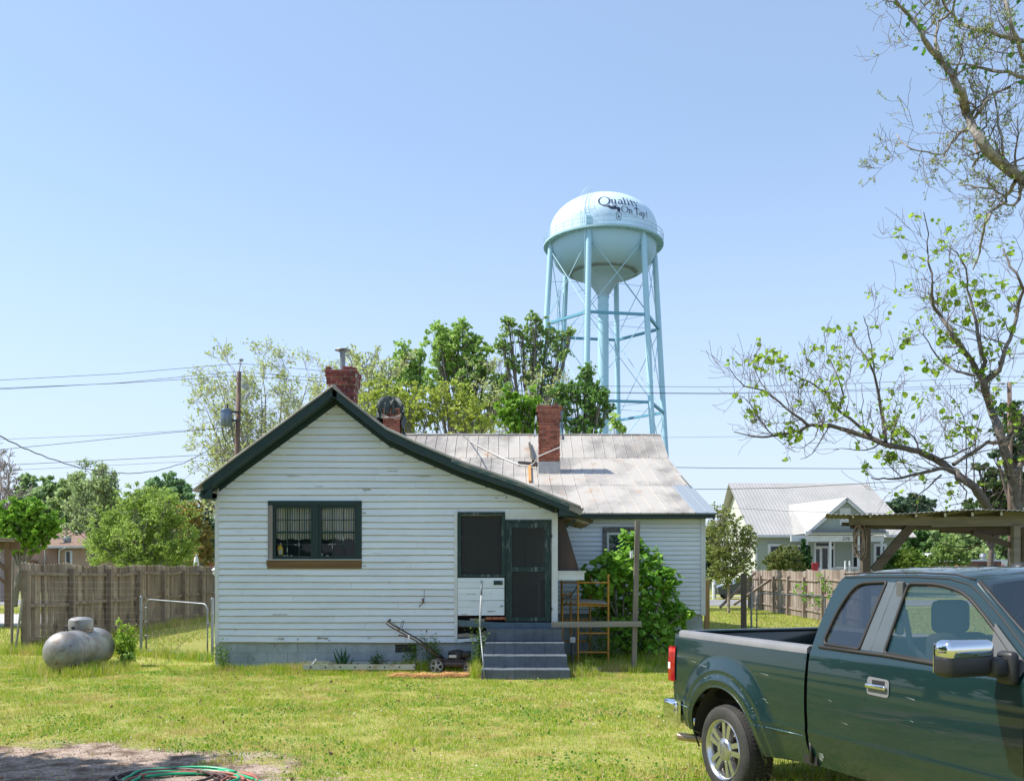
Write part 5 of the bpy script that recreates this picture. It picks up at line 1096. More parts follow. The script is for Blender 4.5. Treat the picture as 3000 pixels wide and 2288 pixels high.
tree('reddish_tree', 'rusty orange leaved tree by the house corner', 60, 560, [(555, 1500, 34), (575, 1540, 34), (550, 1570, 34), (590, 1590, 30), (600, 1620, 30), (570, 1640, 34), (610, 1560, 20)], lm_rust, 800, .13, .12, GL)
tree('dark_pine', 'dark pine trunk and needles right against the house corner', 75, 612, [(605, 1460, 22), (620, 1490, 26), (600, 1530, 22), (625, 1550, 26), (612, 1590, 26), (625, 1620, 26)], lm_pine, 900, .16, .2, GL)
# right side
GR = 'trees on the right'
tree('crape_myrtle', 'tall bushy crape myrtle at the right corner of the white house', 44, 2135, [(2100, 1500, 22, 26), (2120, 1530, 36), (2090, 1560, 30), (2160, 1560, 40), (2195, 1560, 22), (2110, 1600, 44), (2170, 1610, 44), (2205, 1590, 20), (2125, 1640, 44), (2090, 1620, 30), (2180, 1650, 34), (2150, 1670, 44), (2110, 1680, 36), (2075, 1560, 16)], leafmat('leaf_olive2', (0.170, 0.255, 0.060), (0.340, 0.357, 0.102)), 1300, .08, .07, GR, M('pale_bark', (.35, .28, .22), .8), sub=22, twigs=6, asp=.4)
tree('round_shrub', 'large round clipped shrub left of the house porch', 72, 2297, [(2297, 1632, 42, 30), (2297, 1650, 46, 30), (2275, 1645, 28), (2320, 1645, 28)], leafmat('leaf_shrub', (0.090, 0.165, 0.038), (0.240, 0.240, 0.075)), 3500, .09, .1, 'shrubs at the house over the road', sub=30, limbs=False, cat='shrub')
for nm, px, h0 in (('left', 2353, 1580), ('right', 2368, 1600)):
    tree('cypress', 'narrow dark cypress, the %s one of the pair by the porch' % ('taller' if nm == 'left' else 'shorter'), 72.5, px, [(px, h0+12, 6, 14), (px, h0+35, 9, 20), (px, h0+60, 10, 24), (px, h0+80, 11, 24)], lm_dark, 5000, .1, .06, 'shrubs at the house over the road', sub=14, limbs=False, cat='shrub')
tree('round_shrub', 'bright round shrub right of the house porch behind the truck roof', 71, 2655, [(2655, 1625, 44, 30), (2655, 1650, 48, 30), (2620, 1648, 30), (2690, 1650, 26)], leafmat('leaf_shrub2', (0.105, 0.225, 0.030), (0.255, 0.330, 0.060)), 3000, .1, .1, 'shrubs at the house over the road', sub=30, limbs=False, cat='shrub')
tree('dark_shrub', 'dark shrub between the porch corner and bright round shrub', 70.5, 2605, [(2600, 1640, 22), (2615, 1625, 18), (2598, 1660, 22)], lm_dark, 3000, .1, .1, 'shrubs at the house over the road', sub=20, limbs=False, cat='shrub')
tree('pine_tree', 'distant pine with a flat umbrella crown right of the house roof', 150, 2670, [(2640, 1480, 34, 20), (2670, 1465, 30, 20), (2700, 1475, 34, 18), (2620, 1498, 24, 14), (2665, 1495, 44, 18), (2710, 1495, 24, 14), (2728, 1478, 12, 8)], leafmat('far_pine', (0.098, 0.168, 0.091), (0.140, 0.210, 0.112), .2), 700, .35, .4, GR)
tree('pine_tree', 'tall dark pine at the right edge, its crown highest', 60, 2985, [(2960, 1200, 30, 24), (2985, 1240, 34), (2930, 1260, 22, 14), (2960, 1300, 34, 20), (2995, 1290, 30), (2920, 1330, 20, 10), (3010, 1350, 44), (3030, 1240, 40)], lm_pine, 1000, .16, .3, GR, m_barkdark, twigs=4)
tree('pine_tree', 'lower dark pine at the right edge under the leaning trunk', 66, 2900, [(2870, 1370, 22, 14), (2910, 1390, 30, 20), (2950, 1400, 34), (2885, 1420, 34, 20), (2930, 1440, 40), (2880, 1470, 44, 24), (2950, 1480, 44), (2990, 1430, 44), (2840, 1490, 22, 12)], leafmat('pine2', (0.075, 0.143, 0.045), (0.150, 0.210, 0.068), .25), 1000, .16, .25, GR, m_barkdark, twigs=4)
for k, (px, py, r, Y, mt, lb) in enumerate(((2640, 1570, 44, 140, lm_far, 'far tree mass seen under the carport, leftmost'), (2700, 1560, 50, 135, leafmat('farmid', (0.120, 0.255, 0.075), (0.195, 0.330, 0.105)), 'far dark tree seen through the carport, second from left'), (2790, 1580, 56, 130, lm_far, 'far tree in the middle of the carport opening'), (2870, 1560, 54, 125, lm_far2, 'far pale tree in the right of the carport opening'), (2940, 1600, 44, 120, lm_far, 'far tree behind the red and white sign'), (3020, 1560, 60, 120, lm_far, 'far tree outside the right carport post'))):
    tree('broadleaf_tree', lb, Y, px, [(px-r*.5, py, r*.6), (px+r*.5, py-6, r*.6), (px, py-20, r*.6), (px, py+30, r*.8), (px-r*.6, py+40, r*.6), (px+r*.6, py+44, r*.6), (px, py+60, r*.8)], mt, 600, .34, .35, GR)
tree('thin_tree', 'light green wispy tree right of the bright round shrub', 85, 2790, [(2770, 1600, 30), (2800, 1620, 34), (2760, 1640, 34), (2820, 1640, 30), (2730, 1640, 26)], leafmat('wispy', (0.210, 0.336, 0.084), (0.308, 0.420, 0.126)), 500, .14, .12, GR, sub=24, twigs=5)

# ---- fig bush by the house, tank shrub
def big_leaves(P_, size, nrm_up=.5):
    """lobed leaves: a 7 point outline folded along the midrib"""
    n = len(P_); out = [(0, 0), (.35, .25), (.25, .55), (.6, .45), (.55, .8), (.95, .55), (1.15, 0)]
    full = out+[(x, -y) for x, y in reversed(out[1:-1])]; m_ = len(full)
    d = NR.normal(size=(n, 3)); d[:, 2] = d[:, 2]*.5-.25; d /= np.linalg.norm(d, axis=1)[:, None]
    nn = NR.normal(size=(n, 3)); nn[:, 2] = np.abs(nn[:, 2])+nrm_up; w = np.cross(nn, d); w /= np.linalg.norm(w, axis=1)[:, None]; nn = np.cross(d, w)
    s = size*(.4+.95*NR.random(n)); V = np.zeros((n, m_, 3))
    for i, (a, b_) in enumerate(full): V[:, i] = P_+(d*a+w*b_*.75-nn*abs(b_)*.25-nn*a*a*.2)*s[:, None]
    F = np.array([[0, i, i+1] for i in range(1, m_-1)])[None]+np.arange(n)[:, None, None]*m_
    return V.reshape(-1, 3), F.reshape(-1, 3)
fb = thing('fig_bush', 'big leafy green fig bush against the main house wall', 'bush', (2.9, 21.2, 0)); rg = random.Random(4); lines, tips = [], []
cl = [(1790, 1660, 60), (1760, 1700, 60), (1850, 1590, 44), (1830, 1650, 60), (1900, 1650, 60), (1880, 1720, 70), (1800, 1750, 60), (1940, 1700, 50), (1860, 1800, 70), (1950, 1770, 60), (1980, 1800, 46), (1900, 1850, 70), (1820, 1850, 60), (1960, 1860, 50), (1720, 1680, 24), (1960, 1690, 34), (1835, 1570, 22), (1730, 1740, 34), (2015, 1790, 16), (1780, 1790, 50)]
LP = []
for px, py, r in cl:
    y = 21.15+rg.uniform(-.45, .35); q = P(px, py, y); r_ = r/FPX*21*.86
    n = int(14+820*r_*r_*1.3); e = NR.normal(size=(n, 3)); e /= np.linalg.norm(e, axis=1)[:, None]; e *= (.45+.6*NR.random(n)**.6)[:, None]*r_; LP.append(np.array(q)+e*np.array([1, .9, 1]))
    b0 = Vector((2.75+rg.uniform(-.35, .35), 21.2+rg.uniform(-.2, .2), 0)); lines.append(([b0, b0.lerp(q, .5)+Vector((0, 0, .15)), q, q+Vector((rg.uniform(-.1, .1), 0, r_*.7))], [.03, .022, .014, .006]))
LP = np.concatenate(LP); LP = LP[(LP[:, 2] > .05) & (LP[:, 1] < 22.3)]; V, F = tubes_np(lines, 6); npmesh('stems', V, F, m_bark, fb, True)
V, F = big_leaves(LP, .13, .9); npmesh('leaves', V, F, leafmat('fig_leaf', (0.16, 0.40, 0.035), (0.34, 0.58, 0.09), .42), fb)
sb = thing('small_shrub', 'small yellow green leafy shrub beside the propane tank', 'shrub', (-8.15, 19.9, 0)); pts = []; mb = MB()
for k in range(16):
    a = random.uniform(0, 2*PI); hh = random.uniform(.35, .98); e = Vector((-8.15-.03+math.cos(a)*.22*(1.15-hh*.7), 19.9+math.sin(a)*.2, hh)); ps = wavy((-8.12, 19.9, 0), e, 8, -.02, .01); mb.tube(ps, .006, 4); pts += [list(p) for p in ps[2:]]
obj('stems', mb, m_twig, sb); V, F = leaves_at(pts, 1700, .045, .042, 1.0, .38); npmesh('leaves', V, F, leafmat('shrub_leaf', (0.192, 0.360, 0.024), (0.360, 0.504, 0.060)), sb)
tree('low_weed_bush', 'low dark weeds at the foot of the small shrub', 19.7, 375, [(365, 1930, 22, 20), (385, 1925, 12, 14)], lm_mid, 9000, .03, .01, 'weeds round the tank', sub=14, limbs=False, cat='weed')

# ---- foreground right trees: traced limbs, recursive twigs
def limb_tree(name, label, Y, limbs_, base, mat, seed, leafn, leafs, bark, twigL=1.1, trunk=None, depth=2, dens=5.0, group=GR, big=False, ivy=None, minr=.005, kids=3, up=.2, dy=.6):
    rg = random.Random(seed); t = thing(name, label, 'tree', base, 0, group); main, tw, tips, ivp = [], [], [], []
    if trunk: main.append(trunk)
    for k, (pp, r0, r1, tdens, iv) in enumerate(limbs_):
        yo = rg.uniform(-dy, dy); n0 = len(pp); pts = []
        for i, (a, b_) in enumerate(pp): pts.append(P(a, b_, Y+yo*i/n0+.25*math.sin(i*1.3+k)))
        fine = []
        for i in range(n0-1):
            sub_ = max(2, int((pts[i+1]-pts[i]).length/.18))
            for j in range(sub_): fine.append(pts[i].lerp(pts[i+1], j/sub_)+Vector((rg.gauss(0, .012), rg.gauss(0, .012), rg.gauss(0, .012))))
        fine.append(pts[-1]); m_ = len(fine); rad = [r0+(r1-r0)*(i/(m_-1)) for i in range(m_)]; main.append((fine, [r*(1+.07*rg.gauss(0, 1)) for r in rad]))
        ln = sum((fine[i+1]-fine[i]).length for i in range(m_-1)); nt = int(ln*dens*tdens)
        for q in range(nt):
            i = min(m_-2, int(rg.random()**.8*(m_-1))); base_ = (fine[i+1]-fine[i]).normalized(); side = Vector((rg.gauss(0, 1), rg.gauss(0, .8), rg.gauss(0, 1)+up)).normalized(); side = (side-base_*side.dot(base_)*.6).normalized()
            L_ = twigL*rg.uniform(.35, 1.15)*(.6+.4*(1-i/m_)); grow(rg, fine[i], base_*.35+side*.8, L_, max(minr*1.4, min(.02, rad[i]*.35)), depth-1 if rg.random() < .75 else depth, tw, tips, kids, up, .26, .62, .75, 6, minr)
        tips.append((fine[-1], Vector((0, 0, 1))))
        if iv: ivp += [list(p+Vector((rg.gauss(0, .08), rg.gauss(0, .08), rg.gauss(0, .08)))) for p in fine for _ in range(iv)]
    V, F = tubes_np(main, 9); npmesh('trunk', V, F, bark, t, True)
    V, F = tubes_np(tw, 4); npmesh('twigs', V, F, m_twig, t, True)
    T = np.array([list(p) for p, d in tips]); sel = T[NR.random(len(T)) < leafn]
    if big:
        C = np.repeat(sel, 5, axis=0)+NR.normal(size=(len(sel)*5, 3))*leafs*.6; V, F = big_leaves(C, leafs)
    else:
        C = np.repeat(sel, 5, axis=0)+NR.normal(size=(len(sel)*5, 3))*leafs*.9; V, F = leafmesh(C, leafs, .45)
    npmesh('leaves', V, F, mat, t)
    if ivp:
        V, F = leafmesh(np.array(ivp), .045, .7); npmesh('ivy', V, F, leafmat('ivy_leaf', (0.060, 0.168, 0.024), (0.120, 0.288, 0.036)), t)
    return t
YA = 14.0
limbsA = [([(3040, 560), (3000, 528), (2966, 504), (2907, 455), (2875, 407), (2848, 370), (2835, 335), (2821, 300), (2808, 262), (2795, 230), (2775, 205), (2757, 182), (2730, 150), (2710, 118), (2693, 88), (2680, 59), (2655, 35), (2634, 16), (2610, -20)], .088, .018, 1.0, 2),
          ([(3050, 215), (3000, 182), (2980, 120), (2960, 60), (2945, 0), (2930, -40)], .036, .022, .9, 3),
          ([(3040, 140), (2990, 118), (2896, 96), (2860, 88), (2821, 70), (2790, 48), (2762, 10), (2750, -30)], .034, .015, 1.0, 3),
          ([(3050, 240), (3000, 230), (2950, 212), (2907, 206), (2850, 196), (2821, 187), (2773, 182)], .034, .01, 1.0, 2),
          ([(2757, 182), (2750, 150), (2745, 130)], .03, .02, .3, 0), ([(2735, 160), (2742, 110), (2752, 62), (2790, 30), (2805, -20)], .024, .016, 1.2, 0),
          ([(2843, 380), (2825, 382), (2806, 395), (2795, 412), (2780, 436), (2766, 458)], .03, .012, 1.0, 0), ([(2766, 455), (2735, 452), (2705, 440), (2670, 440), (2640, 420), (2628, 395)], .012, .008, 1.6, 0),
          ([(2855, 400), (2862, 425), (2868, 450), (2860, 475), (2850, 488)], .028, .018, .3, 0), ([(2858, 345), (2870, 320), (2890, 300), (2903, 275), (2930, 268), (2960, 255)], .03, .012, 1.2, 0),
          ([(2940, 478), (2938, 430), (2925, 370), (2920, 310), (2905, 260)], .022, .01, 1.2, 0), ([(2797, 238), (2799, 215), (2803, 200)], .03, .02, .2, 0),
          ([(2975, 530), (2960, 560), (2945, 590), (2905, 620), (2885, 660), (2878, 700), (2870, 740), (2850, 790)], .032, .012, 1.3, 0), ([(3000, 540), (2985, 580), (2965, 605), (2935, 590)], .03, .015, 1.0, 0),
          ([(2945, 575), (2905, 555), (2870, 550), (2840, 540), (2810, 545)], .014, .008, 1.5, 0), ([(2630, 20), (2600, 5), (2585, -10)], .01, .008, 1.2, 0)]
limb_tree('ivy_tree', 'leaning bare tree with ivy on its limbs at the upper right', YA, limbsA, (9.1, 14, 0), leafmat('pecan_bud', (0.240, 0.312, 0.084), (0.360, 0.408, 0.144)), 31, .22, .024, M('flaky_grey_bark', (.20, .175, .15), .9, col2=(.34, .32, .28), scale=12, lo=.45, hi=.6, bmp=1.0, bscale=30),
          .95, ([Vector((9.1, 14, 0)), Vector((9.0, 14, 2.5)), Vector((8.7, 14, 5)), Vector((8.2, 14, 7.2)), P(3040, 560, 14)], [.32, .28, .24, .18, .12]), 2, 4.6, ivy=True, kids=5, minr=.003)
YB = 20.0
limbsB = [([(2988, 1560), (2986, 1492), (2966, 1410), (2950, 1341), (2929, 1268), (2915, 1230), (2901, 1194), (2890, 1155), (2880, 1125), (2868, 1100)], .105, .07, .55, 0),
          ([(2868, 1100), (2850, 1060), (2811, 1010), (2790, 978), (2770, 945), (2750, 920), (2733, 895), (2732, 860), (2730, 804), (2722, 765), (2717, 740), (2720, 686), (2706, 622)], .06, .008, 1.1, 0),
          ([(2868, 1100), (2885, 1060), (2870, 1000), (2860, 950), (2850, 900), (2835, 850), (2828, 790), (2800, 740), (2775, 720)], .05, .008, 1.1, 0),
          ([(2880, 1120), (2930, 1085), (2940, 1040), (2965, 980), (2985, 900), (3000, 850), (2990, 820), (2960, 780), (2940, 730)], .055, .02, 1.1, 0), ([(2860, 1100), (2820, 1090), (2790, 1080), (2760, 1060), (2730, 1020), (2705, 985), (2690, 960)], .03, .006, 1.3, 0),
          ([(2990, 1560), (2945, 1535), (2910, 1508), (2896, 1488), (2856, 1427), (2815, 1394), (2786, 1374), (2737, 1341), (2692, 1323), (2650, 1315), (2610, 1308), (2549, 1284), (2488, 1263), (2435, 1247), (2378, 1247), (2345, 1259), (2304, 1271), (2263, 1276), (2235, 1284), (2195, 1275), (2150, 1265)], .105, .01, .85, 0),
          ([(2594, 1292), (2586, 1227), (2575, 1160), (2561, 1096), (2540, 1050), (2510, 1010), (2490, 975)], .045, .006, .8, 0), ([(2561, 1096), (2556, 1040), (2541, 957), (2530, 925)], .02, .006, .7, 0),
          ([(2553, 1280), (2520, 1252), (2492, 1227), (2459, 1202), (2439, 1182), (2420, 1150), (2386, 1129), (2360, 1115), (2333, 1100)], .042, .008, 1.0, 0), ([(2459, 1202), (2470, 1160), (2455, 1110), (2440, 1070), (2425, 1040), (2413, 970)], .022, .006, 1.2, 0),
          ([(2365, 1247), (2329, 1214), (2280, 1178), (2243, 1145), (2182, 1133), (2155, 1105), (2133, 1072)], .03, .006, 1.1, 0), ([(2329, 1214), (2310, 1180), (2290, 1130), (2285, 1075)], .012, .005, 1.0, 0), ([(2243, 1145), (2215, 1090), (2190, 1030)], .012, .005, 1.0, 0),
          ([(2265, 1276), (2235, 1240), (2210, 1200), (2180, 1165), (2150, 1150)], .016, .005, 1.4, 0), ([(2400, 1248), (2385, 1290), (2350, 1310), (2300, 1315)], .012, .005, .8, 0), ([(2425, 1252), (2400, 1300), (2378, 1328), (2345, 1345)], .014, .006, .6, 0),
          ([(2802, 1382), (2753, 1370), (2704, 1386), (2643, 1400), (2600, 1402), (2553, 1400)], .045, .012, .8, 0), ([(2794, 1361), (2855, 1320), (2896, 1296), (2929, 1296)], .045, .035, .8, 0), ([(2640, 1400), (2610, 1370), (2590, 1345)], .014, .006, .8, 0),
          ([(2737, 1341), (2765, 1345), (2820, 1320), (2860, 1298), (2840, 1260), (2800, 1240), (2770, 1225)], .025, .008, 1.3, 0), ([(2692, 1323), (2680, 1280), (2640, 1250), (2600, 1245), (2560, 1240)], .02, .006, 1.2, 0),
          ([(2830, 1395), (2832, 1300), (2825, 1220), (2800, 1175), (2750, 1120)], .014, .006, 1.0, 0), ([(2530, 1280), (2527, 1200), (2524, 1130)], .012, .006, .5, 0), ([(2760, 1390), (2720, 1425), (2680, 1460)], .02, .008, .6, 0), ([(2800, 1400), (2835, 1440), (2830, 1470), (2780, 1480)], .016, .008, .9, 0),
          ([(2960, 1400), (2995, 1350), (3010, 1290), (3000, 1220)], .06, .03, 1.0, 0), ([(2950, 1300), (2985, 1240), (3015, 1200)], .06, .05, .6, 0)]
limb_tree('leafing_tree', 'spreading tree with fresh lime leaves and a long low limb over the carport', YB, limbsB, (10.9, 20, 0), leafmat('lime_leaf', (0.264, 0.456, 0.036), (0.432, 0.600, 0.072), .5), 33, .075, .10, M('dark_furrowed_bark', (.10, .085, .075), .9, col2=(.18, .16, .14), scale=14, bmp=1.0, bscale=30),
          1.25, ([Vector((10.9, 20, 0)), Vector((10.85, 20, 1.2)), Vector((10.8, 20, 2.1)), P(2985, 1545, 20)], [.40, .30, .22, .13]), 2, 4.0, big=True, minr=.0042, kids=4, up=.35)
# broad trunk behind the right carport post, bushy shade tree outside the frame at left (casts the shade on the dirt)
tree('shade_tree', 'leafy tree at the left that shades the bare dirt', 9.0, -1400, [(-1180, 620, 320), (-1050, 820, 260), (-1400, 800, 260), (-1200, 960, 260), (-960, 900, 170)], lm_mid, 2600, .12, .2, GL, dep=1.0, sub=30)

# far-off woods closing the horizon
xw = (NR.random(90000)*2-1)*190; yw = 165+NR.random(90000)*30+10*np.sin(xw*.05); hw = 6.5+4.5*fbm(xw+300, yw*0+7, .06, 91)+3*fbm(xw+300, yw, .22, 92); hw = np.where(xw < -60, hw+3, hw); zw = hw*NR.random(90000)**.6
lm_woods = leafmat('woods_leaf', (.15, .24, .11), (.24, .34, .15), .3, .05, (.10, .18, .09))
V, F = leafmesh(np.stack([xw, yw, zw], 1), .75, .7); tag(npmesh('far_woods', V, F, lm_woods), kind='stuff', label='hazy far-off woods along the horizon')

for k, (x_, y_, h_, r_) in enumerate(((-9.4, 4.7, 8.2, 2.6), (-21, 9, 8, 3.2), (-24, 15, 9, 3.6), (-20.5, 2.5, 8, 3.2), (-27, 21, 9, 3.6), (-22, -5, 9, 3.5))):  # unseen trees added to darken the truck's reflections and shade near ground
    Yp = max(y_, 1.0); t = thing('unseen_tree', ('nearest', 'second', 'third', 'fourth', 'fifth', 'sixth')[k]+' broad unseen tree added left of the view', 'tree', (x_, y_, 0), 0, 'added trees outside the view')
    V, F = tubes_np([([Vector((x_, y_, 0)), Vector((x_+.2, y_, h_*.5)), Vector((x_, y_, h_*.8))], [.3, .22, .1])], 8); npmesh('trunk', V, F, m_bark, t, True)
    V, F = crown([(x_, y_, h_*.7, r_, r_, r_*.7), (x_+1, y_+1.5, h_*.45, r_*.8, r_*.8, r_*.6), (x_, y_-1.5, h_*.3, r_*.9, r_*.9, r_*.5)], 180, .3, .7, 26); npmesh('crown', V, F, lm_dark, t)
# ================================================================ FENCES, GATES, SHEDS
def picket_fence(root, pts, h0, side, ph=2.05, hvar=.04, mat_p=None, pw=.135, rails=(.28, 1.05, 1.8), seed=1, posth=None, endpost=True):
    """bays between consecutive pts; rails and posts on `side` (unit vector) of the pickets"""
    rg = random.Random(seed); side = Vector(side)
    for i, (a, b_) in enumerate(zip(pts, pts[1:])):
        a = Vector((a[0], a[1], 0)); b_ = Vector((b_[0], b_[1], 0)); L_ = (b_-a).length; n = int(L_/(pw+.012)); d = (b_-a)/n; ang = math.atan2(d.y, d.x); mb = MB(); sg = rg.uniform(.0, .05); hb = ph+rg.uniform(-hvar, hvar)
        for k in range(n):
            t_ = (k+.5)/n; c = a+(b_-a)*t_; h = hb-sg*4*t_*(1-t_)+rg.uniform(-.018, .018)+.03*abs(2*t_-1); w = pw*rg.uniform(.88, 1.0)/2; tl = rg.uniform(-.012, .012)
            u = d.normalized(); nn = Vector((-u.y, u.x, 0)); o_ = rg.uniform(-.006, .006)
            pr = [(-w, .03), (w, .03), (w+tl, h-.03), (w*.45+tl, h), (-w*.45+tl, h), (-w+tl, h-.03)]
            vs = [c+u*x+nn*(o_+s)+Vector((0, 0, z)) for s in (-.009, .009) for x, z in pr]
            mb.add(vs, [tuple(range(6)), tuple(reversed(range(6, 12)))]+[((q+1) % 6, q, 6+q, 6+(q+1) % 6) for q in range(6)])
        obj('picket_panel', mb, mat_p, root)
        for z in rails:
            r = MB(); z0 = z+rg.uniform(-.04, .04); r.beam(a+side*.045+Vector((0, 0, z0)), (a+b_)/2+side*.045+Vector((0, 0, z0-sg*.6)), .045, .085); r.beam((a+b_)/2+side*.045+Vector((0, 0, z0-sg*.6)), b_+side*.045+Vector((0, 0, z+rg.uniform(-.04, .04))), .045, .085); obj('rail', r, mat_p, root)
    for i, p in enumerate(pts):
        r = MB(); hp = (posth or ph-.2)+rg.uniform(-.04, .04); r.beam(Vector((p[0], p[1], 0))+side*.12, Vector((p[0]+rg.uniform(-.02, .02), p[1], hp))+side*.12, .12, .12, up=(0, 1, 0)); obj('post', r, mat_p, root)
m_fl = M('grey_brown_pickets', (.19, .145, .11), .9, col2=(.31, .26, .21), scale=2.2, stretch=(1, 1, .3), lo=.4, hi=.65, bmp=.4, isl=.42, col3=(.045, .035, .03), scale3=3, lo3=.56, hi3=.68, stretch3=(1, 1, .5))
m_fr = M('pink_brown_pickets', (.22, .16, .125), .9, col2=(.33, .29, .26), scale=2.2, stretch=(1, 1, .3), lo=.4, hi=.65, bmp=.4, isl=.38)
ly = [23.55, 25.9, 28.4, 30.8, 33.1, 35.3, 37.4, 39.6, 41.8]
t = thing('wooden_fence', 'tall weathered grey wooden fence running back on the left', 'fence', (-12.25, 23.6, 0), 0, 'wooden picket fences')
picket_fence(t, [(-12.2-.02*(y-23.5)-.12*(i == 0), y) for i, y in enumerate(ly)], 0, (1, 0, 0), 2.2, .03, m_fl, seed=2, posth=2.05, rails=(.3, 1.12, 1.93))
ry = [50.0, 47.4, 44.8, 42.2, 39.6, 37, 34.5, 32]
t = thing('wooden_fence', 'pinkish weathered wooden fence running back on the right', 'fence', (12.6, 50, 0), 0, 'wooden picket fences')
picket_fence(t, [(12.75-.03*(50-y), y) for y in ry], 0, (-1, 0, 0), 2.0, .05, m_fr, seed=5, posth=1.75, rails=(.35, 1.05, 1.65))
for k, (p, q) in enumerate((((10.55, 47.6, .15), (12.55, 48.5, 1.9)), ((10.75, 45.5, .35), (13.3, 46.0, 2.0)))):
    mb = MB(); mb.beam(p, q, .09, .12); mb.beam((p[0]+.45, p[1], 0), (p[0]+.45, p[1], .95-.2*k), .1, .1, up=(0, 1, 0))
    tag(obj('fence_brace', mb, m_fr), ('farther' if k == 0 else 'nearer')+' slanted timber brace propping the right fence end', 'brace', 'timber braces at the right fence')
def wiremesh(name, label, pts, z0, z1, dx, dz, r=.0025, cat='fence', group=None, parent=None):
    mb = []; 
    for a, b_ in zip(pts, pts[1:]):
        a = Vector(a); b_ = Vector(b_); L_ = (b_-a).length; n = int(L_/dx)
        for k in range(n+1): q = a.lerp(b_, k/n); mb.append(([q+Vector((0, 0, z0)), q+Vector((0, 0, z1))], [r, r]))
        z = z0
        while z <= z1+.001: mb.append(([a+Vector((0, 0, z)), (a+b_)/2+Vector((0, 0, z-.015)), b_+Vector((0, 0, z))], [r]*3)); z += dz
    V, F = tubes_np(mb, 3); o = npmesh(name, V, F, m_wire, parent)
    if label: tag(o, label, cat, group)
    return o
def chain_gate(label, p0, p1, h, seed=1):
    a = Vector((p0[0], p0[1], 0)); b_ = Vector((p1[0], p1[1], 0)); u = (b_-a).normalized(); L_ = (b_-a).length
    t = thing('chain_link_gate', label, 'gate', a, 0, 'chain link gates'); z0, z1 = .12, h
    mb = MB(); pts = [a+Vector((0, 0, z0)), a+Vector((0, 0, z1-.15))]+[a+u*(.15-.15*math.cos(s))+Vector((0, 0, z1-.15+.15*math.sin(s))) for s in (R(25), R(50), R(75))]+[a+u*.15+Vector((0, 0, z1)), b_-u*.15+Vector((0, 0, z1-.06))]+[b_-u*(.15-.15*math.sin(s))+Vector((0, 0, z1-.21+.15*math.cos(s))) for s in (R(25), R(50), R(75))]+[b_+Vector((0, 0, z1-.21)), b_+Vector((0, 0, z0)), a+Vector((0, 0, z0))]
    mb.tube(pts, .02, 8); obj('gate_frame', mb, m_galv, t, smooth=True)
    ln = []; s = .075; k = -z1
    while k < L_:
        for sg in (1, -1):
            q0, q1 = (k, k+z1-z0) if sg > 0 else (k+z1-z0, k)
            # clip to [0, L]
            za, zb = z0, z1-.03; xa, xb = q0, q1; c0, c1 = max(0, min(L_, xa)), max(0, min(L_, xb))
            f0 = (c0-xa)/(xb-xa) if xb != xa else 0; f1 = (c1-xa)/(xb-xa)
            if abs(c1-c0) > .02: ln.append(([a+u*c0+Vector((0, 0, za+(zb-za)*f0)), a+u*c1+Vector((0, 0, za+(zb-za)*f1))], [.0022]*2))
        k += s
    V, F = tubes_np(ln, 3); npmesh('chain_link', V, F, m_wire, t)
    for q in (.35, .6, .85):
        mb = MB(); mb.rbox(a+Vector((0, 0, h*q)), (.06, .06, .035), .008, 1); obj('hinge' if q != .6 else 'clamp', mb, m_galv, t)
    mb = MB(); mb.tube([b_+Vector((-.02, -.03, .82)), b_+Vector((.14, .0, .80))], .013, 6); mb.rbox(b_+Vector((.02, -.02, .82)), (.05, .05, .08), .01); obj('latch', mb, m_galv, t)
    return t
chain_gate('open mesh galvanised gate on the left between two steel posts', (-8.75, 22.45), (-6.86, 21.15), 1.33)
for k, (x, y, h) in enumerate(((-8.93, 22.6, 1.38), (-6.72, 21.05, 1.38))):
    mb = MB(); mb.tube([(x, y, 0), (x, y, h)], .032, 10); mb.lathe([(.036, h-.02), (.036, h+.01), (.02, h+.035), (0, h+.04)], (x, y, 0), 12); tag(obj('steel_post', mb, m_galv, smooth=40), ('left' if k == 0 else 'right')+' galvanised post of the left chain link gate', 'post', 'steel gate posts')
wiremesh('wire_fence', 'welded wire fence between the gate and the tall left fence', [(-8.93, 22.6, 0), (-12.15, 23.35, 0)], .1, 1.75, .15, .15, .0016, group='wire fences')
wiremesh('wire_fence', 'welded wire fence at the far left edge beside the shed', [(-12.3, 23.5, 0), (-16.5, 25.5, 0)], .1, 1.5, .15, .12, .0015, group='wire fences')
mb = MB(); mb.tube([P(42, 1925, 22.9), P(66, 1752, 23.1)], .03, 8); tag(obj('leaning_pipe', mb, M('lichen_pipe', (.28, .30, .22), .8, col2=(.2, .17, .13), scale=6)), 'lichen grey pipe leaning on the end of the left fence', 'pipe')
mb = MB(); mb.tube([(-12.42, 23.3, 0), (-12.38, 23.3, 2.28)], .035, 8); tag(obj('fence_end_pole', mb, m_oldwood), 'thin pole at the near end of the tall left fence', 'pole')
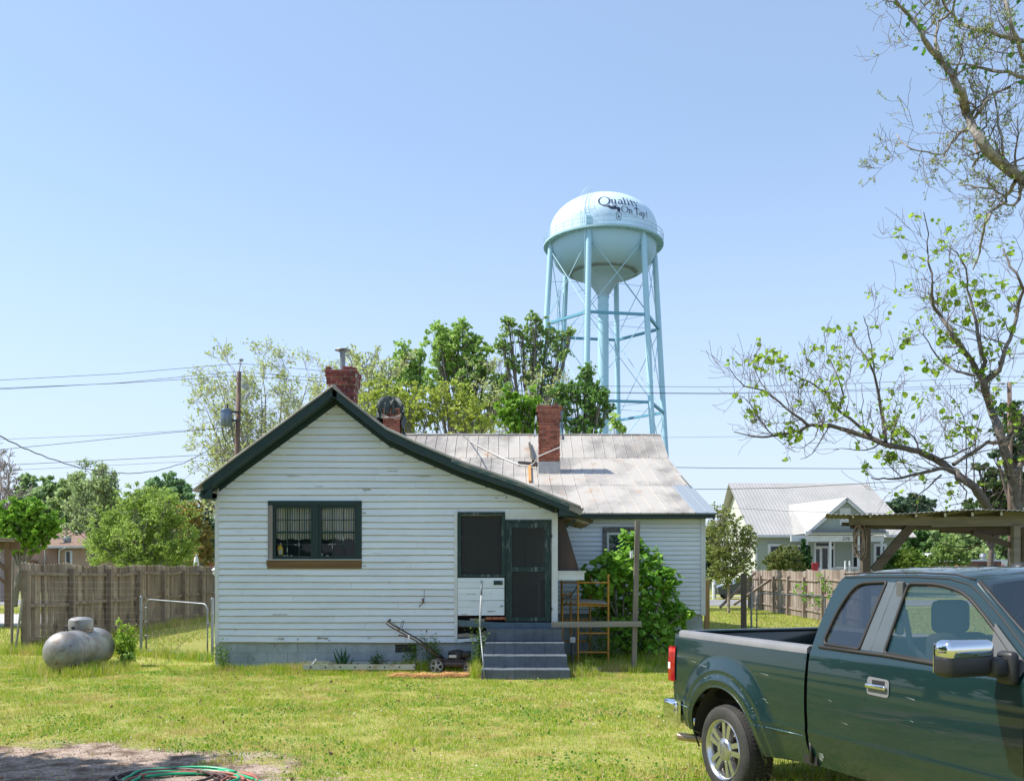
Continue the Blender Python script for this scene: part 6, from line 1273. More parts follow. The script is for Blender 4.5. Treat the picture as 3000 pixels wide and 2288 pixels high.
# right garden: post, gate, wire
chain_gate('chain link gate on the right seen over the pickup bed', (7.72, 29.6), (9.72, 29.2), 1.30)
mb = MB(); mb.beam((7.33, 29.7, 0), (7.33, 29.7, 1.93), .15, .15, up=(0, 1, 0)); tag(obj('wooden_gate_post', mb, M('dark_post_wood', (.10, .075, .055), .9, col2=(.16, .12, .09), scale=3, stretch=(1, 1, .2), bmp=.4)), 'thick dark wooden post left of the right gate', 'post')
mb = MB(); mb.tube([(7.56, 29.65, 0), (7.56, 29.65, 1.4)], .032, 8); tag(obj('steel_post', mb, m_galv), 'galvanised post between the dark wooden post and the right gate', 'post', 'steel gate posts')
mb = MB(); q = P(2071, 1700, 24.5); mb.beam((q.x, 24.5, 0), (q.x, 24.5, q.z), .12, .12, up=(0, 1, 0)); tag(obj('yellow_post', mb, M('tan_post', (.42, .26, .10), .8, col2=(.3, .19, .09), scale=4, stretch=(1, 1, .2))), 'tan wooden post against the right corner of the house', 'post')
wiremesh('wire_fence', 'wire fence between the tan post and the dark wooden post', [(5.1, 24.6, 0), (7.3, 29.6, 0)], .1, 1.45, .15, .12, .0015, group='wire fences')
wiremesh('wire_fence', 'wire fence running right from the right gate behind the pickup cab', [(9.75, 29.2, 0), (13, 28.6, 0)], .1, 1.3, .15, .12, .0015, group='wire fences')
# trailing shoots on the right fence
tree('yellow_shoots', 'sparse yellow green shoots in front of the right fence', 33, 2400, [(2340, 1720, 20), (2370, 1750, 22), (2410, 1700, 24), (2430, 1730, 18), (2400, 1760, 16)], lm_bright, 260, .07, .012, 'plants at the right fence', sub=12, twigs=4, cat='plant')
# left open shed
m_sh = M('brown_shed_timber', (.15, .095, .065), .9, col2=(.22, .15, .11), scale=3, stretch=(1, 1, .25), isl=.2)
t = thing('open_shed', 'open timber lean-to at the left edge with a metal roof', 'shed', (-18.2, 33, 0))
for nm, q in (('post', ((-17.72, 33, 0), (-17.72, 33, 3.0), .17, .17, (0, 1, 0))), ('post', ((-21.5, 33, 0), (-21.5, 33, 3.2), .17, .17, (0, 1, 0))), ('beam', ((-22, 33, 3.02), (-17.3, 33, 2.88), .1, .28, (0, 0, 1))), ('brace', ((-17.75, 33, 2.0), (-18.7, 33, 2.9), .1, .12, (0, 0, 1))), ('brace', ((-18.9, 32.5, 2.9), (-17.75, 33, 1.5), .05, .1, (0, 0, 1)))):
    mb = MB(); mb.beam(*q[:4], up=q[4]); obj(nm, mb, m_sh, t)
mb = MB(); mb.slab([(-22.5, 32.4, 3.35), (-17.1, 32.4, 3.13), (-18.95, 35.5, 3.0), (-22.5, 35.5, 3.2)], .03); obj('roof', mb, M('rusty_shed_roof', (.30, .28, .27), .7, .2, col2=(.2, .14, .1), scale=2), t)
# carport at right
m_cp = M('carport_timber', (.17, .155, .14), .9, col2=(.28, .26, .235), scale=2.5, stretch=(.2, .2, 2), lo=.4, hi=.65, bmp=.5, isl=.15)
m_cpd = M('carport_timber_dark', (.065, .05, .04), .9, col2=(.12, .095, .075), scale=2.5, stretch=(.3, .3, 2), bmp=.5)
t = thing('carport', 'rustic timber carport with a thin rippled metal roof behind the pickup', 'carport', (8, 16, 0)); YC = 16.0
def bm_(nm, p, q, w, h, m_, up=(0, 0, 1)):
    mb = MB(); mb.beam(p, q, w, h, up=up); obj(nm, mb, m_, t)
bm_('beam', P(2488, 1524, YC), P(2730, 1526, YC), .05, .155, m_cp); bm_('beam', P(2729, 1529, YC+.02), P(3120, 1524, YC), .05, .17, m_cp)
bm_('lower_beam', P(2467, 1535, YC+.1), P(2780, 1546, YC+.1), .05, .06, m_cpd); bm_('lower_beam', P(2493, 1541, YC+.16), P(2860, 1547, YC+.16), .08, .09, m_cpd); bm_('lower_beam', P(2755, 1547, YC+.25), P(3110, 1562, YC+.1), .1, .15, m_cpd)
bm_('post', Vector((P(2535, 0, YC+.1).x, YC+.1, 0)), P(2535, 1545, YC+.1), .135, .14, m_cpd, (0, 1, 0))
bm_('post', Vector((P(2975, 0, YC).x, YC, 0)), P(2975, 1540, YC), .11, .12, m_cp, (0, 1, 0)); bm_('post', Vector((P(3000, 0, YC+.2).x, YC+.2, 0)), P(3000, 1550, YC+.2), .15, .14, m_cpd, (0, 1, 0))
bm_('post', Vector((12.0, 19.3, 0)), Vector((12.0, 19.3, 3.0)), .13, .13, m_cpd, (0, 1, 0))
bm_('brace', P(2560, 1672, YC+.05), P(2672, 1538, YC+.05), .06, .15, m_cpd); bm_('brace', P(2850, 1560, YC+.1), P(2970, 1600, YC+.05), .05, .1, m_cpd)
for i, px in enumerate((2500, 2550, 2685, 2770, 2850, 2935)):
    a = P(px, 1512-i*1.5, YC-.35); b_ = Vector((a.x+1.3, 19.4, a.z+.15)); bm_('rafter', a, b_, .045, .085, m_cpd)
    mb = MB(); mb.beam(a+Vector((0, -.004, 0)), a+Vector((0, .004, 0)), .046, .06); obj('rafter_end', mb, m_whitetrim, t)
mb = MB(); N = 160; vs = []
for i in range(N+1):
    f = i/N; px = 2420+f*760; py = 1506-11*max(0, min(1, (px-2560)/300))**1.2+2*math.sin(f*9); p = P(px, py, YC-.5); c_ = .010*math.sin(i*2*PI/3.2)
    vs += [(p.x, YC-.5, p.z+c_), (p.x+1.35, 19.6, p.z+.16+c_), (p.x, YC-.5, p.z+c_-.006), (p.x+1.35, 19.6, p.z+.154+c_)]
mb.add(vs, [q for i in range(N) for q in ((4*i, 4*i+1, 4*i+5, 4*i+4), (4*i+2, 4*i+6, 4*i+7, 4*i+3), (4*i, 4*i+4, 4*i+6, 4*i+2))]); obj('roof', mb, M('rusty_rippled_sheet', (.085, .08, .085), .7, .1, col2=(.09, .06, .045), scale=2), t)
mb = MB(); mb.tube([(vs[4*i][0], YC-.508, vs[4*i][2]+.002) for i in range(0, N+1)], .006, 4); obj('roof_edge', mb, m_galv, t)
mb = MB(); rg = random.Random(3); c0 = P(2521, 1590, YC-.05)
for k in range(11):
    r = rg.uniform(.10, .20); cx_, cz_ = c0.x+rg.uniform(-.05, .02), c0.z+rg.uniform(-.1, .12); h_ = rg.uniform(1.0, 1.7); mb.tube([(cx_+math.cos(a)*r*.45, YC-.05+rg.uniform(-.03, .03), cz_+math.sin(a)*r*h_) for a in np.linspace(0, 2*PI, 16)], .008, 5)
tag(obj('cable_coil', mb, M('mixed_cable', (.10, .07, .06), .6, col2=(.4, .3, .24), scale=8)), 'tangled coil of cables hung on the carport post', 'cable coil', 'loose cables at the carport')
mb = MB(); pp = [(2715, 1550), (2730, 1570), (2755, 1590), (2790, 1601), (2830, 1603), (2870, 1592), (2900, 1575), (2920, 1562)]; mb.tube([P(a, b_, YC+.3) for a, b_ in pp], .010, 6); tag(obj('sagging_cable', mb, m_cable), 'black cable sagging below the carport beam', 'cable', 'loose cables at the carport')
mb = MB(); mb.tube([P(a, b_, 17.5) for a, b_ in ((2925, 1560), (2890, 1580), (2850, 1605), (2810, 1617), (2770, 1612))], [.02, .016, .012, .009, .004], 5); tag(obj('bare_branch', mb, m_twig), 'bare hanging branch under the carport roof', 'branch')
# ================================================================ POLE AND WIRES
m_pole = M('creosote_pole', (.13, .085, .065), .9, col2=(.20, .14, .11), scale=3, stretch=(1, 1, .15), bmp=.4)
t = thing('utility_pole', 'leaning brown utility pole with a transformer left of the gable', 'utility pole', P(683, 1775, 50)*1.0)
t.location.z = 0; ORG[t.name].z = 0
b0 = P(683, HORY, 50); b0.z = 0; tp = P(700.5, 1089, 50); mb = MB(); mb.tube([b0, b0.lerp(tp, .5), tp], [.17, .145, .12], 12); obj('pole', mb, m_pole, t, smooth=True)
mb = MB(); c = P(663.5, 1248, 49.6); mb.lathe([(0, 0), (.27, 0), (.30, .04), (.30, .82), (.27, .88), (.1, .93), (0, .94)], c, 24); mb.lathe([(.31, .74), (.325, .74), (.325, .79), (.31, .79)], c, 24, close=True); tr = obj('transformer', mb, M('transformer_grey', (.16, .20, .25), .3, .6), t, smooth=40)
mb = MB(); mb.tube([c+Vector((.05, 0, .9)), c+Vector((.05, 0, 1.15))], .05, 8); mb.beam(c+Vector((.3, 0, .75)), c+Vector((.6, .2, .75)), .06, .1); mb.beam(c+Vector((.3, 0, .3)), c+Vector((.6, .2, .3)), .06, .1); obj('bracket', mb, m_cable, t)
mb = MB(); mb.tube([tp, tp+Vector((.12, 0, .7))], .03, 6); mb.lathe([(0, 0), (.12, .02), (.06, .06), (.13, .10), (.05, .14), (0, .16)], tp+Vector((.12, 0, .55)), 12); mb.lathe([(.16, -.04), (.16, .04), (.05, .04), (.05, -.04)], tp+Vector((.35, -.1, -.8)), 12, 'Y', True); obj('insulator', mb, M('grey_porcelain', (.3, .32, .34), .4), t)
mb = MB(); mb.tube([P(706, 1172, 50), P(718, 1155, 50)], .03, 5); mb.tube([P(718, 1170, 49.9), P(731, 1148, 49.9)], .10, 8); obj('fuse_cutout', mb, M('grey_porcelain2', (.35, .37, .39), .4), t)
mb = MB(); mb.tube([P(650, 1253, 50), P(655, 1280, 50), P(668, 1300, 50), P(684, 1292, 50)], .03, 6); mb.tube([P(688, 1240, 50), P(680, 1275, 50), P(690, 1310, 50)], .02, 5); obj('drop_lead', mb, m_cable, t)
t = thing('utility_pole', 'thin brown utility pole among the trees at the far right', 'utility pole', P(2962, HORY, 55)-Vector((0, 0, EYE)))
mb = MB(); b0 = P(2962, HORY, 55); b0.z = 0; mb.tube([b0, P(2957, 1120, 55)], [.16, .12], 12); obj('pole', mb, m_pole, t, smooth=True)
mb = MB(); mb.lathe([(0, 0), (.12, .02), (.06, .06), (.13, .10), (0, .16)], P(2938, 1128, 55), 10); mb.tube([P(2938, 1124, 55), P(2957, 1124, 55)], .02, 5); obj('insulator', mb, bpy.data.materials['grey_porcelain'], t)
def wire(label, pp, r=.012, n=8, twist=False):
    pts = []
    for (a, b_) in zip(pp, pp[1:]):
        A1, B1 = P(*a), P(*b_)
        for i in range(n): pts.append(A1.lerp(B1, i/n))
    pts.append(P(*pp[-1]))
    if pp[0][0] == -60: pts.insert(0, pts[0]+(pts[0]-pts[n])*(4.0 if pp[0][2] > 40 else 1.0)+Vector((0, 0, .6)))
    if pp[-1][0] in (2940, 2950): pts.append(pts[-1]+(pts[-1]-pts[-n])*2.2+Vector((0, 0, -.3)))
    if twist: pts = [p+Vector((0, 0, .012*math.sin(i*1.9))) for i, p in enumerate(pts)]
    V, F = tubes_np([(pts, [r]*len(pts))], 5); tag(npmesh('overhead_wire', V, F, m_cable, None, True), label, 'wire', 'overhead wires')
wire('topmost wire left of the utility pole', [(-60, 1117, 46), (350, 1095, 48), (703, 1065, 50)]); wire('second wire left of the pole, reaching its top', [(-60, 1144, 46), (350, 1122, 48), (700, 1088, 50)]); wire('third wire left of the pole, just under the second', [(-60, 1140, 46), (350, 1123, 48), (698, 1101, 50)])
wire('fourth wire left of the pole, meeting the transformer', [(-60, 1290, 46), (350, 1273, 48), (660, 1254, 50)], .009); wire('twisted cable left of the pole below the transformer', [(-60, 1320, 46), (0, 1317, 46), (250, 1293, 47.5), (480, 1269, 49), (580, 1261, 49.5), (684, 1250, 50)], .014)
wire('upper of the two lowest wires left of the house roof', [(-60, 1366, 46), (350, 1346, 48), (680, 1328, 50)], .014); wire('lowest wire left of the house roof', [(-60, 1382, 46), (350, 1362, 48), (680, 1345, 50)], .009)
wire('thick twisted service cable sagging deeply at the left', [(-60, 1255, 20), (0, 1278, 22), (70, 1313, 25), (140, 1341, 28), (230, 1370, 32), (310, 1384, 36), (390, 1387, 39), (460, 1379, 42), (540, 1356, 45), (600, 1325, 47), (650, 1286, 49), (684, 1250, 50)], .016, 6, True)
wire('thin wire slanting from the pole towards the far trees', [(518, 1422, 90), (580, 1370, 70), (630, 1320, 58), (684, 1250, 50)], .012)
wire('topmost wire crossing right behind the trees to the tower', [(703, 1065, 50), (960, 1088, 50.5), (1300, 1115, 51.5), (1700, 1131, 52), (2100, 1134, 52.5), (2450, 1126, 53.5), (2940, 1104, 55)]); wire('second wire crossing right behind the trees', [(700, 1089, 50), (960, 1110, 50.5), (1300, 1135, 51.5), (1700, 1149, 52), (2100, 1152, 52.5), (2450, 1144, 53.5), (2940, 1124, 55)]); wire('third wire crossing right, just under the second', [(698, 1101, 50), (960, 1119, 50.5), (1300, 1139, 51.5), (1700, 1151, 52), (2100, 1154, 52.5), (2450, 1148, 53.5), (2950, 1133, 55)])
wire('fine wire leaving the right roof edge at ridge height', [(1900, 1282, 52), (2100, 1280, 52.5), (2500, 1272, 53.5), (2950, 1254, 55)], .008); wire('wire right of the roof, halfway down its slope', [(1900, 1368, 52), (2100, 1371, 52.5), (2500, 1373, 53.5), (2950, 1368, 55)], .018); wire('wire crossing just above the ridge of the grey green house', [(1950, 1433, 52), (2100, 1433, 52.5), (2300, 1429, 53), (2600, 1412, 54), (2950, 1386, 55)], .018)
wire('thin wire crossing the grey green house roof', [(2090, 1485, 50), (2300, 1497, 52), (2600, 1504, 55)], .009); wire('pair wire fading right above the far pine', [(2700, 1495, 90), (2850, 1440, 80), (2960, 1400, 70)], .02)
# ================================================================ HOUSES BEYOND
def lapmat(name, c, c2, pitch=.13):
    m, nd, lk, b = newmat(name); tc = nd.new('ShaderNodeTexCoord'); sp = nd.new('ShaderNodeSeparateXYZ'); lk.new(tc.outputs['Object'], sp.inputs[0])
    a = nd.new('ShaderNodeMath'); a.operation = 'MODULO'; a.inputs[1].default_value = pitch; lk.new(sp.outputs[2], a.inputs[0]); g_ = nd.new('ShaderNodeMath'); g_.operation = 'LESS_THAN'; g_.inputs[1].default_value = pitch*.16; lk.new(a.outputs[0], g_.inputs[0])
    lk.new(mixn(nd, lk, g_.outputs[0], c, c2), b.inputs['Base Color']); b.inputs['Roughness'].default_value = .7; bump(nd, lk, b, a.outputs[0], .4, .3); return m
m_lap = lapmat('grey_green_siding', (.33, .38, .34), (.20, .24, .21)); m_lapw = lapmat('pale_siding', (.62, .64, .58), (.42, .44, .40))
YH = 76.0; hs = thing('house', 'grey green bungalow with silver roof, porch and white trim across the street', 'house', P(2400, HORY, YH)-Vector((0, 0, EYE))); s_ = YH/FPX
def H(px, py, Y=YH): return P(px, py, Y)
ez = H(0, 1572).z; rz_ = H(0, 1416, 82).z; x0, x1 = H(2215, 0).x, H(2650, 0).x
mb = MB(); mb.b2((x0, YH, .5), (x1, YH+.25, ez)); obj('wall', mb, m_lap, hs)
mb = MB(); mb.b2((x0-.02, YH+.25, .5), (x0+.2, YH+13, ez)); mb.prism([(YH+.25, ez), (YH+13, ez), (YH+6.8, rz_-.3)], (x0-.02, x0+.18), ax=(1, 2), dax=0); mb.b2((x1-.2, YH+.25, .5), (x1, YH+13, ez)); mb.b2((x0+.2, YH+12.8, .5), (x1-.2, YH+13, ez)); obj('wall', mb, m_lapw, hs)
mb = MB(); mb.b2((x0-.05, YH-.05, .0), (x1+.05, YH+13, .5)); obj('foundation', mb, m_block, hs)
m_rib = M('ribbed_silver_roof', (.38, .375, .365), .55, .2, col2=(.44, .43, .42), scale=.5)
rl, rr = x0-.35, x1+.6; ml = H(2131, 0, YH+6.8).x
mb = MB(); yr_ = YH+6.6
mb.slab([(x0-.5, YH-.6, ez-.05), (x1+.7, YH-.6, ez-.05), (H(2540, 0, yr_).x, yr_, H(0, 1417, yr_).z), (H(2134, 0, yr_).x, yr_, H(0, 1415, yr_).z)], .06)
mb.slab([(H(2134, 0, yr_).x, yr_, H(0, 1415, yr_).z), (H(2540, 0, yr_).x, yr_, H(0, 1417, yr_).z), (x1+.7, YH+13.6, ez-.05), (x0-.5, YH+13.6, ez-.05)], .06)
n = 44
for i in range(n+1):
    f = i/n; a = Vector((x0-.5, YH-.6, ez-.03)).lerp(Vector((x1+.7, YH-.6, ez-.03)), f); b_ = Vector((H(2134, 0, yr_).x, yr_, H(0, 1415, yr_).z+.02)).lerp(Vector((H(2540, 0, yr_).x, yr_, H(0, 1417, yr_).z+.02)), f); mb.beam(a, b_, .05, .06)
obj('roof', mb, m_rib, hs)
YP = 72.6; mb = MB(); ap = H(2482, 1457, YP); l_, r_ = H(2364, 1562, YP), H(2600, 1562, YP); yb_ = YH+3.4
bp = Vector((ap.x-.9, yb_, ap.z+.02))
mb.slab([l_, Vector((l_.x-.2, YH+.2, l_.z+.0)), Vector((l_.x+.6, yb_, ap.z-.1)), ap, ][::-1], .05); mb.slab([ap, Vector((ap.x, yb_, ap.z)), Vector((r_.x, YH+.2, r_.z)), r_][::-1], .05)
mb.slab([ap, Vector((l_.x+.6, yb_, ap.z-.1)), Vector((ap.x, yb_, ap.z))], .04); obj('porch_roof', mb, m_rib, hs)
mb = MB(); mb.prism([(H(2385, 0, YP).x, H(0, 1552, YP+.3).z), (H(2580, 0, YP).x, H(0, 1552, YP+.3).z), (ap.x, ap.z-.25)], (YP+.35, YP+.45)); obj('porch_gable', mb, m_lap, hs)
def trim(nm, px0, py0, px1, py1, y, th=.12, m_=m_whitetrim):
    a, b_ = H(px0, py0, y), H(px1, py1, y); mb = MB(); mb.b2((a.x, y, min(a.z, b_.z)), (b_.x, y+th, max(a.z, b_.z))); return obj(nm, mb, m_, hs)
for a, b_ in ((H(2362, 1562, YP), ap), (ap, H(2602, 1562, YP))): mb = MB(); mb.beam(a+Vector((0, .1, -.12)), b_+Vector((0, .1, -.12)), .12, .26); obj('porch_rake', mb, m_whitetrim, hs)
trim('gable_vent', 2460, 1488, 2492, 1538, YP+.3, .04, lapmat('louvre', (.6, .62, .62), (.25, .27, .27), .16)); trim('porch_fascia', 2360, 1556, 2604, 1566, YP+.0); trim('pent_roof', 2378, 1552, 2596, 1560, YP-.3, .5, M('slate_metal', (.15, .17, .2), .5, .3)); trim('porch_beam', 2318, 1568, 2590, 1586, YP+.15, .2)
mb = MB(); mb.b2((H(2318, 0, YP).x, YP, .0), (H(2600, 0, YP).x, YH, .75)); obj('porch_floor', mb, m_block, hs)
trim('fascia', 2211, 1566, 2365, 1573, YH-.62); trim('fascia', 2598, 1566, 2652, 1573, YH-.62)
for px in (2365, 2433, 2516, 2584): trim('porch_column', px-3, 1586, px+3, 1682, YP+.2, .15)
gl = M('dark_glass_far', (.02, .025, .03), .15)
for k, (px0, px1, py0, py1) in enumerate(((2250, 2290, 1593, 1655), (2320, 2362, 1595, 1655), (2386, 2446, 1588, 1670), (2496, 2520, 1592, 1665), (2560, 2598, 1592, 1665))):
    y = YH-.08; f = trim('door' if k == 2 else 'window', px0, py0, px1, py1, y, .08)
    q = H(px0, py0, y); w_ = (px1-px0)*s_; h_ = (py1-py0)*s_
    def pane(fx0, fx1, fz0, fz1):
        mb = MB(); mb.b2((q.x+w_*fx0, y-.02, q.z-h_*fz0), (q.x+w_*fx1, y+.0-.005, q.z-h_*fz1)); obj('pane', mb, gl, f)
    if k == 2:
        pane(.08, .25, .25, .9); pane(.38, .64, .22, .95); pane(.75, .92, .25, .9); pane(.08, .92, .03, .14)
    else: pane(.2, .8, .12, .5); pane(.2, .8, .54, .93)
trim('corner_trim', 2213, 1574, 2219, 1672, YH-.04, .08)
mb = MB(); a, b_ = H(2448, 1662, YP+.1), H(2600, 1662, YP+.1)
mb.beam(a, b_, .06, .08); mb.beam(H(2448, 1678, YP+.1), H(2600, 1678, YP+.1), .06, .06)
for k in range(38): q = a.lerp(b_, k/37); mb.beam(q, q-Vector((0, 0, .45)), .03, .05, up=(0, 1, 0))
for px in (2476, 2489): q = H(px, 1646, YP-.6); mb.tube([q, q-Vector((0, 0, 1.6))], .07, 8); mb.lathe([(0, .1), (.08, .04), (.04, 0)], q, 10)
obj('porch_railing', mb, m_whitetrim, hs)
mb = MB(); mb.rbox(H(2388, 1660, YP+1), (.5, .1, .6), .02); obj('red_sign', mb, M('red_board', (.45, .02, .03), .5), hs)
fm = small_text  # house number on the porch beam
cu = bpy.data.curves.new('n', 'FONT'); cu.body = '270'; cu.size = .36; cu.extrude = .01; o = bpy.data.objects.new('n', cu); COL.objects.link(o)
me = bpy.data.meshes.new_from_object(o.evaluated_get(bpy.context.evaluated_depsgraph_get())); q = H(2468, 1584, YP+.12); mb = MB(); mb.add([(q.x+v.co.x*1.15, YP+.12-v.co.z, q.z+.03+v.co.y) for v in me.vertices], [tuple(p.vertices) for p in me.polygons]); bpy.data.objects.remove(o); obj('house_number', mb, M('grey_number', (.16, .17, .17), .6), hs)
# parked car, stump posts beyond the crape myrtle
m_carp = M('dark_olive_car', (.03, .045, .04), .25, .2, coat=.6)
t = thing('parked_car', 'dark green car parked behind the crape myrtle', 'car', P(2185, HORY, 66)-Vector((0, 0, EYE))); cx_ = P(2185, 0, 66).x
mb = MB(); mb.prism([(-2.1, .35), (-2.15, .85), (-1.7, .98), (-1.0, 1.08), (-.4, 1.52), (.7, 1.55), (1.5, 1.1), (2.1, .98), (2.2, .5), (2.1, .35)], (65.2, 66.8), org=(cx_, 0, 0)); obj('body', mb, m_carp, t)
mb = MB(); mb.prism([(-.85, 1.1), (-.32, 1.44), (.6, 1.47), (1.25, 1.1)], (65.17, 66.83), org=(cx_, 0, 0)); obj('window', mb, gl, t)
for x_ in (-1.35, 1.35):
    for y_ in (65.2, 66.6):
        mb = MB(); mb.lathe([(0, -.02), (.2, -.02), (.31, .0), (.33, .1), (.31, .2), (0, .2)], (cx_+x_, y_, .33), 18, 'Y'); obj('wheel', mb, m_cable, t)
mb = MB(); mb.tube([P(2092, 1755, 66)-Vector((0, 0, .3)), P(2092, 1698, 66)], .14, 8); tag(obj('white_stub_post', mb, m_whitetrim), 'short white post at the kerb left of the parked car', 'post')
# brick house at left
YB2 = 93.0; bh = thing('brick_house', 'low tan brick house with brown hipped roof behind the left fence', 'house', P(200, HORY, YB2)-Vector((0, 0, EYE)))
m_tb = M('tan_brick_wall', (.40, .27, .20), .9, col2=(.46, .33, .25), scale=1.2, isl=.02, bmp=.3, bscale=12)
def Q(px, py, y=YB2): return P(px, py, y)
def bw(nm, px0, py0, px1, py1, y, d, m_):
    a, b_ = Q(px0, py0, y), Q(px1, py1, y); mb = MB(); mb.b2((a.x, y, min(a.z, b_.z)), (b_.x, y+d, max(a.z, b_.z))); return obj(nm, mb, m_, bh)
bw('wall', 170, 1602, 348, 1735, YB2, 9, m_tb); bw('wall', -40, 1604, 168, 1735, YB2+2, 7, m_tb); bw('foundation', 0, 1640, 56, 1733, YB2-1.5, 3.4, m_tb)
mb = MB(); a, b_ = Q(100, 1600, YB2-.7), Q(358, 1603, YB2-.7); r0_, r1_ = Q(160, 1552, YB2+5), Q(300, 1552, YB2+5)
mb.slab([a, b_, r1_, r0_], .12); mb.slab([b_, Vector((b_.x, YB2+10, b_.z)), r1_], .12); mb.slab([r0_, r1_, Vector((b_.x, YB2+10, b_.z)), Vector((a.x, YB2+10, a.z))], .12)
mb.slab([Q(-60, 1602, YB2+1.4), Q(150, 1600, YB2+1.4), Q(150, 1560, YB2+5), Q(-60, 1560, YB2+5)], .12)
obj('roof', mb, M('brown_shingles', (.20, .125, .09), .9, col2=(.26, .17, .13), scale=2, bmp=.4), bh)
bw('fascia', 100, 1599, 358, 1605, YB2-.82, .1, m_whitetrim)
f = bw('window', 191, 1612, 212, 1655, YB2-.06, .06, m_whitetrim); mb = MB(); a, b_ = Q(194, 1616, YB2-.1), Q(204, 1655, YB2-.1); mb.b2((a.x, YB2-.1, b_.z), (b_.x, YB2-.07, a.z)); obj('pane', mb, gl, f)
f = bw('window', 265, 1615, 290, 1655, YB2-.06, .06, gl)
mb = MB(); a = Q(192, 1604, YB2-.8); mb.tube([a, Q(174, 1612, YB2-.3), Q(173, 1655, YB2-.1)], .08, 6); mb.tube([Q(132, 1600, YB2+1), Q(132, 1655, YB2+1.9)], .07, 6); obj('downpipe', mb, m_whitetrim, bh)
mb = MB(); q = Q(186, 1590, YB2+.5); mb.lathe([(0, 0), (.35, .08), (.42, .16), (.40, .17), (0, .04)], q+Vector((.3, 0, .3)), 16, 'Y'); mb.tube([q, q+Vector((.3, 0, .35)), q+Vector((-.45, -.2, .5))], .05, 6); mb.rbox(q+Vector((-.5, -.2, .5)), (.3, .3, .22), .04); obj('satellite_dish', mb, m_galv, bh)
mb = MB(); mb.lathe([(.42, 0), (.42, .15), (.30, .3), (0, .36)], Q(233, 1562, YB2+4), 16); obj('roof_vent', mb, m_galv, bh)
# closed patio umbrella, red box far behind the left fence
t = thing('patio_umbrella', 'closed white patio umbrella beyond the left fence', 'umbrella', P(575, HORY, 58)-Vector((0, 0, EYE))); q = P(575, 1622, 58)
mb = MB(); mb.lathe([(0, 0), (.05, -.05), (.12, -.3), (.17, -.7), (.16, -1.0), (.03, -1.0)], q, 14); obj('canopy', mb, M('white_cloth', (.75, .75, .74), .8), t); mb = MB(); mb.tube([q, Vector((q.x, q.y, 0))], .025, 6); obj('pole', mb, m_galv, t)
mb = MB(); q = P(622, 1648, 62); mb.rbox(q-Vector((0, 0, 1.4)), (.4, .4, 2.9), .03); tag(obj('red_post_box', mb, M('red_painted', (.35, .05, .05), .6)), 'dark red upright box beyond the left fence by the house corner', 'box')
mb = MB(); mb.tube(wavy(P(629, 1668, 30), P(631, 1683, 30), 6, 0, .03), [.05, .09, .07, .1, .06, .08, .03], 7); tag(obj('white_rag', mb, m_whitetrim), 'white rag hung on the left fence beside the house corner', 'rag')
# background small buildings right
t = thing('flat_roof_shop', 'low red brick flat roofed building seen under the carport', 'building', P(2880, HORY, 105)-Vector((0, 0, EYE)))
mb = MB(); a, b_ = P(2832, 1644, 105), P(2950, 1700, 105); mb.b2((a.x, 105, 0), (b_.x, 115, a.z)); obj('wall', mb, M('far_red_brick', (.24, .11, .08), .9), t); mb = MB(); mb.b2((a.x-.3, 104.8, a.z), (b_.x+.3, 115, a.z+.2)); obj('roof_edge', mb, m_whitetrim, t)
for k in range(3): mb = MB(); a = P(2870+k*18, 1650, 104.9); mb.b2((a.x, 104.9, a.z-1.6), (a.x+.6, 104.97, a.z-.1)); obj('window', mb, gl, t)
for px in (2880, 2906): mb = MB(); mb.lathe([(.25, 0), (.25, .4), (.4, .5), (.3, .8), (0, .9)], P(px, 1643, 106), 12); obj('roof_vent', mb, m_galv, t)
t = thing('white_roof_building', 'far building with a pale roof left of the flat roofed shop', 'building', P(2715, HORY, 120)-Vector((0, 0, EYE)))
mb = MB(); a, b_ = P(2680, 1635, 120), P(2745, 1700, 120); mb.b2((a.x, 120, 0), (b_.x, 130, a.z)); obj('wall', mb, M('far_tan', (.35, .28, .24), .9), t); mb = MB(); mb.slab([P(2676, 1636, 119.5), P(2750, 1636, 119.5), P(2735, 1620, 125), P(2680, 1620, 125)], .2); obj('roof', mb, m_whitetrim, t)
t = thing('road_sign', 'red and white striped marker under the right carport post', 'sign', P(2943, HORY, 56)-Vector((0, 0, EYE)))
mb = MB(); q = P(2943, 1642, 56); mb.b2((q.x-.16, 56, q.z-1.0), (q.x+.16, 56.02, q.z)); obj('sign_plate', mb, m_whitetrim, t); mb = MB()
for k in range(2): mb.add([(q.x-.15, 55.99, q.z-.35-k*.3), (q.x+.15, 55.99, q.z-.6-k*.3), (q.x+.15, 55.99, q.z-.45-k*.3), (q.x-.15, 55.99, q.z-.2-k*.3)], [(0, 1, 2, 3)])
obj('red_stripe', mb, M('red_paint', (.6, .04, .04), .5), t); mb = MB(); mb.tube([(q.x, 56.05, 0), (q.x, 56.05, q.z)], .04, 6); obj('sign_post', mb, m_galv, t)
